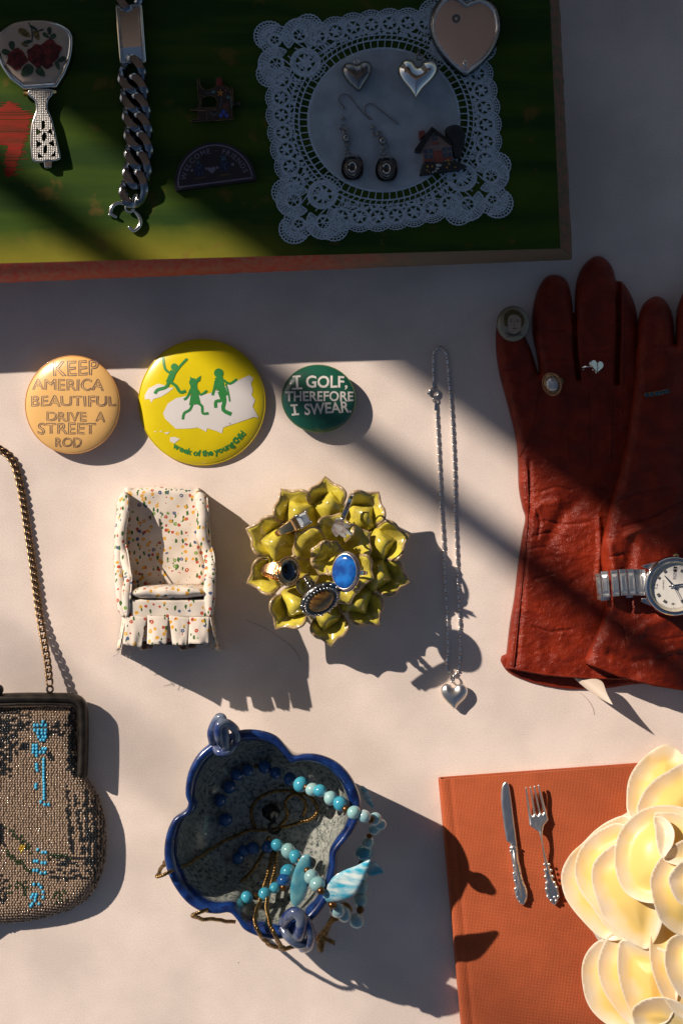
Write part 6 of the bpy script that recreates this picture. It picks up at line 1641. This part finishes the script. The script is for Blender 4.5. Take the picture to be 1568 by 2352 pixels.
def bowl_mat():
    m = mat('bowl_glaze', (.33, .33, .29), .22, coat=.5, spec=.5)
    N, L, b = nodes(m); tc = N.new('ShaderNodeTexCoord')
    n1 = N.new('ShaderNodeTexNoise'); n1.inputs['Scale'].default_value = ns(9); n1.inputs['Detail'].default_value = 5; n1.inputs['Roughness'].default_value = .7
    n2 = N.new('ShaderNodeTexNoise'); n2.inputs['Scale'].default_value = ns(24); n2.inputs['Detail'].default_value = 4
    for q in (n1, n2): L.new(tc.outputs['Object'], q.inputs['Vector'])
    r1 = N.new('ShaderNodeValToRGB'); e = r1.color_ramp.elements; e[0].position = .36; e[0].color = (.035, .05, .05, 1); e[1].position = .56; e[1].color = (.36, .37, .33, 1)
    L.new(n1.outputs['Fac'], r1.inputs[0])
    r2 = N.new('ShaderNodeValToRGB'); e = r2.color_ramp.elements; e[0].position = .35; e[0].color = (.003, .008, .055, 1); e[1].position = .72; e[1].color = (.012, .05, .22, 1)
    L.new(n2.outputs['Fac'], r2.inputs[0])
    sp = N.new('ShaderNodeSeparateXYZ'); L.new(tc.outputs['Object'], sp.inputs[0])
    ad = N.new('ShaderNodeMath'); ad.operation = 'MULTIPLY_ADD'; ad.inputs[1].default_value = 40*S; L.new(n2.outputs['Fac'], ad.inputs[0]); L.new(sp.outputs['Z'], ad.inputs[2])
    mr = N.new('ShaderNodeMapRange'); mr.inputs[1].default_value = 186*S; mr.inputs[2].default_value = 208*S; L.new(ad.outputs[0], mr.inputs[0])
    mx = N.new('ShaderNodeMixRGB'); L.new(mr.outputs[0], mx.inputs[0]); L.new(r1.outputs[0], mx.inputs[1]); L.new(r2.outputs[0], mx.inputs[2]); L.new(mx.outputs[0], b.inputs['Base Color'])
    bp = N.new('ShaderNodeBump'); bp.inputs['Strength'].default_value = .15; bp.inputs['Distance'].default_value = 2*S; L.new(n1.outputs['Fac'], bp.inputs['Height']); L.new(bp.outputs[0], b.inputs['Normal'])
    return m
MT['bowl'] = bowl_mat()
MT['bowl_blue'] = mat('bowl_blue', (.16, .19, .25), .15, coat=.7, var=.8, vpx=34, vcol=(.006, .026, .15), bump=.1, bpx=14)
bw = thing('scalloped_bowl', 'speckled ceramic bowl with a blue scalloped rim and knotted handles', 'bowl', (bc[0], bc[1], 0))
mk('body', (V, F), MT['bowl'], bw)
for k, (pts, r) in enumerate((([(405, 250, 178), (400, 190, 196), (430, 120, 206), (460, 110, 210), (475, 190, 212), (480, 290, 190)], 10), ([(470, 280, 186), (440, 220, 214), (445, 150, 222), (490, 140, 214), (540, 180, 200), (548, 240, 182)], 9.5), ([(420, 270, 172), (440, 310, 186), (490, 310, 190), (530, 270, 184), (555, 215, 176)], 9))):
    mk('handle_coil', tube(cr([U(*f(x, y), z*ZS) for x, y, z in pts], 6, False), r, 12), MT['bowl_blue'], bw)
for k, (pts, r) in enumerate((([(830, 1330, 186), (860, 1290, 204), (900, 1270, 212), (935, 1310, 212), (925, 1390, 198), (900, 1440, 176)], 13), ([(930, 1280, 196), (960, 1320, 206), (990, 1400, 196), (975, 1470, 176), (940, 1480, 160)], 11), ([(820, 1360, 180), (860, 1420, 192), (920, 1460, 186), (985, 1440, 172), (1000, 1380, 168)], 10))):
    mk('handle_coil', tube(cr([U(*f(x, y), z*ZS) for x, y, z in pts], 6, False), r, 12), MT['bowl_blue'], bw)

# ------------------------------------------------------------------ turquoise bead strand
def agate(name, c, c2): return mat(name, c, .12, coat=.7, var=1, vpx=16, vcol=c2, stretch=(.4, 1.2, 1), sss=.15, sssr=(.3, .8, 1))
MT['bead_turq'] = agate('bead_turq', (.10, .46, .54), (.03, .27, .42))
MT['bead_pale'] = agate('bead_pale', (.42, .58, .55), (.22, .46, .48))
MT['bead_deep'] = agate('bead_deep', (.02, .14, .36), (.008, .06, .22))
MT['bead_white'] = agate('bead_white', (.58, .62, .58), (.16, .42, .50))
MT['bead_brass'] = mat('bead_brass', (.22, .11, .04), .3, .8, var=.4, vpx=8)
st = thing('bead_strand', 'turquoise agate bead strand with leaf drops spilling out of the bowl', 'necklace', U(*f(1000, 800), 30))
sph = {k: shared('agate_'+k, sphere((0, 0, 0), 1.0, 18, 12), MT['bead_'+k]) for k in ('turq', 'pale', 'deep', 'white', 'brass')}
beads = [(480, 715, 44, 'deep', 44), (450, 600, 40, 'deep', 42), (505, 520, 42, 'deep', 42), (548, 447, 40, 'deep', 44), (615, 420, 38, 'deep', 46), (665, 395, 18, 'brass', 48), (715, 400, 42, 'deep', 50), (782, 435, 38, 'deep', 56), (866, 472, 42, 'deep', 74), (930, 505, 49, 'turq', 128), (962, 522, 20, 'brass', 140), (1000, 535, 44, 'pale', 148), (1045, 542, 42, 'turq', 158), (1078, 560, 18, 'white', 162), (1108, 586, 44, 'pale', 170), (1165, 620, 46, 'turq', 184), (1200, 652, 25, 'brass', 192), (1246, 672, 43, 'pale', 200), (1308, 695, 42, 'white', 196), (1350, 715, 24, 'brass', 186), (1372, 712, 42, 'white', 176), (1405, 745, 38, 'white', 156), (1370, 775, 36, 'pale', 132), (1340, 812, 20, 'brass', 118), (1332, 852, 40, 'pale', 106), (1308, 915, 52, 'turq', 92), (1300, 985, 30, 'brass', 80), (1300, 1050, 34, 'pale', 74), (1294, 1120, 44, 'pale', 72), (1288, 1195, 48, 'pale', 74), (1285, 1255, 24, 'brass', 84), (1264, 1320, 50, 'white', 94), (1190, 1282, 48, 'white', 130), (1148, 1255, 50, 'white', 156), (1118, 1225, 26, 'brass', 176), (1050, 1140, 25, 'brass', 188), (1030, 1100, 50, 'pale', 176), (992, 1056, 46, 'pale', 164), (968, 1018, 21, 'brass', 156), (925, 960, 18, 'brass', 140), (900, 937, 44, 'turq', 126), (855, 902, 48, 'pale', 112), (790, 868, 40, 'turq', 92), (735, 878, 40, 'deep', 66), (645, 885, 42, 'deep', 52), (590, 900, 38, 'deep', 48), (555, 945, 40, 'deep', 48),
         (852, 1025, 48, 'turq', 84), (830, 1078, 44, 'deep', 96), (825, 1120, 22, 'brass', 102), (775, 1122, 36, 'turq', 100), (714, 1160, 42, 'turq', 108), (660, 1175, 22, 'brass', 112), (610, 1180, 40, 'turq', 118)]
beads = [(x, y, r, c, z*ZS) for x, y, r, c, z in beads]
RBL = [U(*f(x, y), z) for x, y, r, c, z in beads]
for (x, y, r, c, z), p in zip(beads, RBL):
    s_ = r*f.s*(H-z)/H
    put('bead', sph[c], p, st, Matrix.Rotation(rng.uniform(0, 6), 3, 'Z').to_quaternion(), (s_, s_*.92, s_*.95))
def leaf_drop(pts, zf, h, m_):
    P_ = cr(mapc(f, pts), 4)
    mk('leaf_drop', inflate(P_, lambda d, x, y: zf(x, y)+h*rnd(d, 14), 2, lambda d, x, y: zf(x, y)-h*.6*rnd(d, 14)), m_, st)
MT['leaf_agate'] = mat('leaf_agate', (.62, .72, .70), .1, coat=.8, var=1, vpx=22, vcol=(.03, .36, .52), stretch=(.5, 1.6, 1))
MT['leaf_frost'] = mat('leaf_frost', (.16, .40, .44), .3, coat=.3, var=.7, vpx=30, vcol=(.05, .26, .36))
leaf_drop([(1050, 1190), (1108, 1075), (1180, 1022), (1262, 990), (1345, 955), (1312, 1050), (1255, 1155), (1180, 1192), (1095, 1206)], lambda x, y: 206+.32*(x-742), 6, MT['leaf_agate'])
leaf_drop([(952, 925), (990, 935), (990, 1000), (978, 1110), (950, 1190), (905, 1236), (872, 1205), (868, 1120), (888, 1030), (918, 960)], lambda x, y: 176-.1*(y-1990), 6, MT['leaf_frost'])
leaf_drop([(1288, 515), (1320, 528), (1350, 590), (1366, 645), (1332, 622), (1300, 580)], lambda x, y: 60, 5, MT['leaf_agate'])
leaf_drop([(1318, 1010), (1350, 968), (1385, 975), (1425, 1030), (1390, 1042), (1340, 1050)], lambda x, y: 62, 5, MT['leaf_agate'])

# ------------------------------------------------------------------ brass chains in the bowl
def chain(label, pts, r=6.0, pitch=13):
    P_ = cr([U(*f(x, y), z*ZS if z > 30 else z) for x, y, z in pts], 8, False)
    P_ = [tuple(Vector(p_)+noise.noise_vector(Vector(p_)*.035)*3.2) for p_ in P_]
    c0 = P_[0]
    return tag(mk('rope_chain', rope(P_, r, pitch, 2, 6), MT['brass'], None, org=(c0[0], c0[1], c0[2])), label, 'chain', 'brass rope chains in the bowl')
chain('brass rope chain hanging out over the left rim of the bowl', [(135, 945, 12), (112, 985, 80), (76, 1046, 166), (84, 1052, 184), (140, 1028, 190), (250, 985, 130), (400, 890, 60), (520, 825, 46), (620, 785, 44), (720, 775, 44), (790, 770, 44)], 4.2)
chain('brass rope chain hanging out over the lower left rim of the bowl', [(742, 820, 46), (725, 880, 46), (690, 950, 48), (600, 1060, 58), (480, 1180, 96), (400, 1235, 160), (330, 1270, 198), (285, 1288, 190), (330, 1306, 140), (430, 1312, 90), (540, 1330, 40)], 4.4)
chain('brass rope chain coiled in a loop on the bowl floor', [(660, 770, 40), (630, 700, 40), (660, 610, 40), (760, 550, 42), (880, 545, 44), (980, 580, 44), (1028, 640, 44), (990, 710, 46), (880, 745, 48), (800, 760, 50), (850, 690, 50), (840, 610, 48), (900, 565, 50), (960, 620, 50), (940, 700, 48)], 4.4)
chain('left of two brass chains hanging over the bottom rim of the bowl', [(760, 900, 52), (745, 1000, 60), (715, 1100, 80), (680, 1220, 130), (655, 1320, 186), (670, 1380, 196), (715, 1430, 150), (760, 1470, 90), (830, 1480, 50)], 4.8)
chain('right of two brass chains hanging over the bottom rim of the bowl', [(780, 900, 54), (775, 1010, 64), (752, 1120, 90), (728, 1220, 134), (742, 1320, 186), (770, 1390, 196), (800, 1450, 150), (830, 1490, 110), (900, 1468, 80), (1000, 1450, 60)], 5.0)
chain('tangled brass chain outside the bowl beside its lower handle', [(1000, 1440, 40), (1060, 1390, 60), (1110, 1330, 80), (1180, 1290, 100), (1230, 1250, 110), (1180, 1220, 90), (1120, 1300, 60), (1080, 1400, 30), (1050, 1500, 12), (1045, 1420, 30), (1130, 1450, 16)], 5.2)
lump = thing('dark_pendant', 'black faceted pendant lying in the middle of the bowl', 'pendant', U(*f(750, 680), 30))
R = random.Random(9); g = sphere((0, 0, 0), 21, 9, 6)
mk('stone', ([tuple(Vector(U(*f(752, 672), 52))+Vector(v)*R.uniform(.8, 1.12)) for v in g[0]], g[1]), mat('jet', (.012, .012, .012), .1, coat=.5), lump, smooth=False)
mk('bail', tube([U(*f(775+32*math.cos(a), 762+34*math.sin(a)), 62) for a in [i*.33 for i in range(16)]], 4, 8), MT['bronze_dark'], lump)

# ------------------------------------------------------------------ cloth bound book
f = crop(1700, 2900, 2731, 1568)
ZB = 30.0
bTL, bTR, bBL = Vector(U(1008, 1790, ZB)), Vector(U(1800, 1733, ZB)), Vector(U(1078, 2560, ZB))
ex = (bTR-bTL).normalized(); ey = (bBL-bTL).normalized()
BW, BL_ = 860.0, 1150.0
bk = thing('cloth_book', 'orange red linen bound hardback book lying closed on the table', 'book', (bTL.x, bTL.y, 0))
MT['book_cloth'] = weave(mat('book_cloth', (.56, .115, .035), .75, spec=.25, var=.10, vpx=60, sheen=.15), 3.4, .8, 1.2, -.06, .70)
MT['paper'] = mat('paper', (.6, .52, .42), .9)
def bp_(a, b, z): q = bTL+ex*a+ey*b; return (q.x, q.y, z)
sec = [(1, 8), (0, 14), (0, 21), (1.5, 27), (5, 29.4), (12, 30), (19, 29.7), (23, 28.2), (27, 28.2), (31, 29.6), (36, 30), (BW-3, 30), (BW, 28), (BW, 24)]
V, F = [], []; rows = [(0, -1.5), (1.5, 0), (BL_-2, 0), (BL_, -1.5)]
for b, dz in rows:
    for a, z in sec: V.append(bp_(a, b, z+dz))
ns_ = len(sec)
for j in range(len(rows)-1):
    for i in range(ns_-1): F.append((j*ns_+i, (j+1)*ns_+i, (j+1)*ns_+i+1, j*ns_+i+1))
mk('front_cover', (V, F), MT['book_cloth'], bk, solid=5, auto=60)
def slab(a0, a1, b0, b1, z0, z1): 
    q = [(a0, b0), (a1, b0), (a1, b1), (a0, b1)]
    return [bp_(a, b, z0) for a, b in q]+[bp_(a, b, z1) for a, b in q], [(0, 1, 2, 3), (7, 6, 5, 4), (4, 5, 1, 0), (5, 6, 2, 1), (6, 7, 3, 2), (7, 4, 0, 3)]
mk('page_block', slab(8, BW-10, 9, BL_-9, 5.5, 24.4), MT['paper'], bk, smooth=False)
mk('back_cover', slab(0, BW, 0, BL_, .4, 5), MT['book_cloth'], bk, smooth=False, bevel=1.5)
mk('spine', slab(-1.0, 5, 1, BL_-1, 5, 18), MT['book_cloth'], bk, smooth=False, bevel=1.5)

# ------------------------------------------------------------------ toy knife and fork
MT['cutlery'] = mat('cutlery', (.82, .78, .74), .36, 1, rvar=.12, vpx=9, bump=.25, bpx=5, stretch=(1, .4, 1))
kn = thing('toy_knife', 'tiny ornate silver dinner knife lying on the book', 'knife', U(*f(540, 700), ZB))
blade = cr(mapc(f, [(487, 345), (466, 372), (459, 450), (470, 560), (488, 680), (496, 708), (514, 720), (518, 745), (556, 745), (553, 690), (541, 600), (526, 480), (513, 390), (503, 354)]), 4)
mk('blade', inflate(blade, lambda d, x, y: ZB+7+3.0*rnd(d, 7), .9, ZB+6.5), MT['cutlery'], kn)
khand = cr(mapc(f, [(514, 740), (518, 800), (526, 850), (532, 890), (530, 930), (544, 985), (540, 1025), (556, 1068), (592, 1098), (618, 1066), (622, 1010), (603, 960), (590, 915), (582, 870), (570, 820), (558, 740)]), 4)
mk('handle', inflate(khand, lambda d, x, y: ZB+5+9*rnd(d, 8), .9, lambda d, x, y: ZB+4.5-4*rnd(d, 8)), MT['cutlery'], kn)
def ornaments(par, spots):
    for x, y, r in spots: mk('relief_scroll', sphere(U(*f(x, y), ZB+11.5), r*.72*f.s, 8, 6, (1, 1.3, .6)), MT['cutlery'], par)
ornaments(kn, [(520, 770, 10), (553, 768, 10), (540, 860, 13), (566, 858, 11), (538, 905, 12), (574, 902, 11), (548, 950, 13), (585, 945, 12), (550, 1000, 15), (600, 990, 13), (562, 1050, 14), (612, 1040, 12), (575, 1075, 11), (598, 1082, 11), (590, 1058, 12)])
mk('collar', tube([U(*f(x, y), ZB+11) for x, y in ((510, 748), (535, 745), (560, 744))], 2.6, 8), MT['cutlery'], kn)
mk('handle_spine', tube([U(*f(x, y), ZB+13) for x, y in ((536, 760), (545, 840), (556, 900), (570, 980), (585, 1050))], [1.6, 2.2, 2.6, 3.2, 2], 8), MT['cutlery'], kn)
fk = thing('toy_fork', 'tiny ornate silver dinner fork with four tines on the book', 'fork', U(*f(700, 700), ZB))
fp = mapc(f, [(606, 382), (617, 376), (641, 540), (649, 553), (657, 545), (632, 378), (643, 372), (672, 540), (681, 550), (690, 538), (656, 374), (667, 368), (701, 532), (710, 542), (718, 530), (681, 366), (693, 362), (735, 520), (749, 578), (722, 614), (715, 650), (713, 690), (722, 740), (738, 810), (752, 850), (762, 895), (774, 935), (800, 975), (816, 1025), (806, 1075), (788, 1100), (762, 1082), (738, 1045), (724, 1000), (732, 945), (724, 905), (730, 870), (722, 830), (714, 780), (706, 720), (698, 680), (688, 652), (632, 612)])
def zfk(x, y):
    q = (y-f(0, 360)[1])/(f(0, 1100)[1]-f(0, 360)[1])
    return ZB+6+12*np.exp(-((q-.02)/.16)**2)*1.0+11*np.exp(-((q-.45)/.14)**2)+2*q
mk('body', inflate(fp, lambda d, x, y: zfk(x, y)+4.5*rnd(d, 6), .85, lambda d, x, y: zfk(x, y)-2.0), MT['cutlery'], fk)
def orn2(spots):
    for x, y, r in spots:
        p_ = f(x, y); mk('relief_scroll', sphere(U(*p_, float(zfk(*p_))+4.5), r*.72*f.s, 8, 6, (1, 1.3, .6)), MT['cutlery'], fk)
orn2([(724, 850, 11), (754, 850, 11), (728, 885, 12), (765, 885, 11), (731, 925, 13), (775, 922, 12), (738, 965, 13), (786, 960, 12), (738, 1000, 14), (800, 990, 13), (745, 1045, 13), (808, 1045, 12), (765, 1070, 12), (795, 1072, 12), (785, 1050, 12)])

# ------------------------------------------------------------------ satin rose
def satin():
    """cream satin growing yellower inward from each petal edge"""
    m = mat('satin', (.97, .92, .76), .36, spec=.45, sheen=.25, bump=.10, bpx=2.2, translucent=((1.0, .72, .18), .30))
    N, L, b = nodes(m); at = N.new('ShaderNodeAttribute'); at.attribute_name = 'edge_dist'
    n = N.new('ShaderNodeTexNoise'); n.inputs['Scale'].default_value = ns(60); tc = N.new('ShaderNodeTexCoord'); L.new(tc.outputs['Object'], n.inputs['Vector'])
    ad = N.new('ShaderNodeMath'); ad.operation = 'MULTIPLY_ADD'; ad.inputs[1].default_value = .9; L.new(n.outputs['Fac'], ad.inputs[0]); L.new(at.outputs['Fac'], ad.inputs[2])
    rp = N.new('ShaderNodeValToRGB'); e = rp.color_ramp.elements; e[0].position = .45; e[0].color = (.97, .91, .74, 1); e[1].position = 1.0; e[1].color = (.97, .74, .24, 1)
    L.new(ad.outputs[0], rp.inputs[0]); L.new(rp.outputs[0], b.inputs['Base Color'])
    return m
MT['satin'] = satin()
sf = thing('satin_rose', 'large cream satin fabric rose with broad overlapping petals', 'flower', U(1560, 2080, ZB))
HC = f(1630, 990); HC2 = f(1660, 1520)
def sp_(pts, zr_, slope, dirc, lip=10, step=4):
    """petal: outer edge at zr_, rising towards the heart of the rose along dirc, edge turned up a little"""
    P_ = cr(mapc(f, pts), 6); A_ = np.array(P_)
    dn = np.array(dirc, float); dn /= np.linalg.norm(dn); t0 = (A_@dn).min()
    def zf(d, x, y):
        low_ = dirc is G3
        hc, R_ = (HC2, 275.0) if low_ else (HC, 300.0)
        rr = np.hypot(x-hc[0], y-hc[1])/R_
        z = 38+(118 if low_ else 150)*(1-np.clip(rr, 0, 1.1)**1.35)+zr_*15+lip*np.exp(-d/12.0)-11*np.exp(-((d-34)/24.0)**2)+3.5*vn(x, y, 75)
        return np.maximum(z, ZB+3+zr_*4)
    g_ = inflate(P_, zf, step)
    o_ = mk('petal', g_, MT['satin'], sf, solid=1.3, auto=50)
    XY = np.array([((x*H/(H-z))+CX, CY-(y*H/(H-z))) for x, y, z in g_[0]])
    d_, _ = pdist(XY, P_)
    at = o_.data.attributes.new('edge_dist', 'FLOAT', 'POINT'); at.data.foreach_set('value', (d_/70.0).astype(np.float32))
    return o_
G1, G2, G3 = (1, .55), (1, .05), (1, -.45)
sp_([(1245, 560), (1225, 430), (1242, 320), (1300, 225), (1380, 155), (1450, 120), (1510, 135), (1570, 185), (1660, 260), (1720, 420), (1650, 600), (1400, 640)], 0.3, .20, G1)
sp_([(1290, 540), (1308, 440), (1380, 345), (1470, 285), (1580, 235), (1700, 300), (1740, 480), (1600, 640), (1380, 640)], 1.3, .20, G1)
sp_([(1230, 556), (1130, 578), (1035, 640), (960, 715), (885, 785), (835, 875), (828, 960), (860, 1065), (950, 1185), (1082, 1302), (1230, 1290), (1350, 1150), (1360, 850), (1320, 650)], 0, .20, G2)
sp_([(1180, 600), (1060, 640), (970, 715), (922, 800), (908, 900), (938, 1005), (1010, 1105), (1130, 1262), (1280, 1330), (1400, 1200), (1420, 900), (1330, 680)], 1, .20, G2)
sp_([(1160, 725), (1070, 785), (1018, 855), (1013, 960), (1048, 1080), (1090, 1180), (1180, 1272), (1280, 1342), (1362, 1355), (1440, 1200), (1460, 900), (1330, 740)], 2, .19, G2)
sp_([(1080, 1305), (1000, 1360), (956, 1450), (954, 1560), (980, 1680), (1040, 1770), (1140, 1840), (1300, 1880), (1420, 1700), (1400, 1420), (1240, 1300)], 0.2, .20, G3)
sp_([(1135, 1268), (1068, 1370), (1048, 1490), (1085, 1620), (1165, 1740), (1260, 1830), (1420, 1840), (1500, 1640), (1440, 1380), (1280, 1280)], 1.2, .20, G3)
sp_([(1195, 1310), (1170, 1400), (1174, 1530), (1215, 1675), (1262, 1760), (1340, 1830), (1480, 1800), (1540, 1600), (1500, 1400), (1340, 1340)], 2.2, .19, G3)
sp_([(1255, 1745), (1300, 1690), (1370, 1662), (1460, 1660), (1560, 1700), (1640, 1800), (1600, 1900), (1400, 1900), (1290, 1850)], 3.2, .12, G3)
sp_([(1400, 1185), (1366, 1310), (1368, 1440), (1400, 1560), (1455, 1675), (1560, 1785), (1720, 1800), (1800, 1560), (1760, 1280), (1560, 1180)], 3, .16, G3)
sp_([(1500, 1290), (1455, 1400), (1470, 1520), (1540, 1640), (1640, 1700), (1780, 1640), (1800, 1400), (1680, 1260)], 4, .14, G3)
sp_([(1230, 585), (1330, 512), (1440, 490), (1570, 505), (1680, 580), (1740, 760), (1640, 980), (1500, 1080), (1380, 1084), (1295, 1068), (1218, 1020), (1168, 930), (1150, 800), (1170, 680)], 3.2, .17, (1, .35))
sp_([(1390, 548), (1450, 534), (1560, 548), (1680, 640), (1740, 820), (1600, 860), (1450, 820), (1420, 700)], 4.3, .12, (1, .35))
sp_([(1392, 560), (1462, 572), (1510, 640), (1506, 720), (1470, 780), (1442, 812), (1410, 740), (1398, 640)], 5.0, -.20, (1, .2))
sp_([(1372, 1000), (1368, 940), (1392, 870), (1452, 785), (1570, 700), (1720, 700), (1840, 850), (1840, 1080), (1720, 1240), (1570, 1285), (1452, 1215), (1400, 1120)], 4.6, .10, (1, 0))
sp_([(1480, 960), (1500, 890), (1580, 820), (1700, 810), (1780, 900), (1770, 1040), (1660, 1120), (1540, 1080)], 5.6, .08, (1, 0))
mk('heart_of_flower', sphere(U(*f(1640, 960), 250), 26, 16, 12, (1, 1, .8)), MT['satin'], sf)
mk('base_disc', lathe([(0, ZB+.6), (190, ZB+.6), (200, ZB+4), (150, 44), (60, 64), (0, 70)], (U(*f(1520, 1040), 90)[0], U(*f(1520, 1040), 90)[1], 0), 40), MT['satin'], sf)

# ------------------------------------------------------------------ stray hairs on the table
MT['hair'] = mat('hair', (.22, .14, .09), .5)
for lab, pts in (('fine stray hair arching over the table beside the succulent', [(566, 1424, .8), (600, 1438, 1.2), (640, 1462, .8), (676, 1492, .8), (692, 1520, .8)]), ('fine curved hair lying under the red glove cuff', [(1330, 1590, .8), (1348, 1606, 1), (1360, 1625, 1), (1364, 1642, .8)])):
    P_ = cr([U(*p) for p in pts], 6, False)
    tag(mk('stray_hair', tube(P_, .28, 5), MT['hair'], None, org=P_[0]), lab, 'hair')
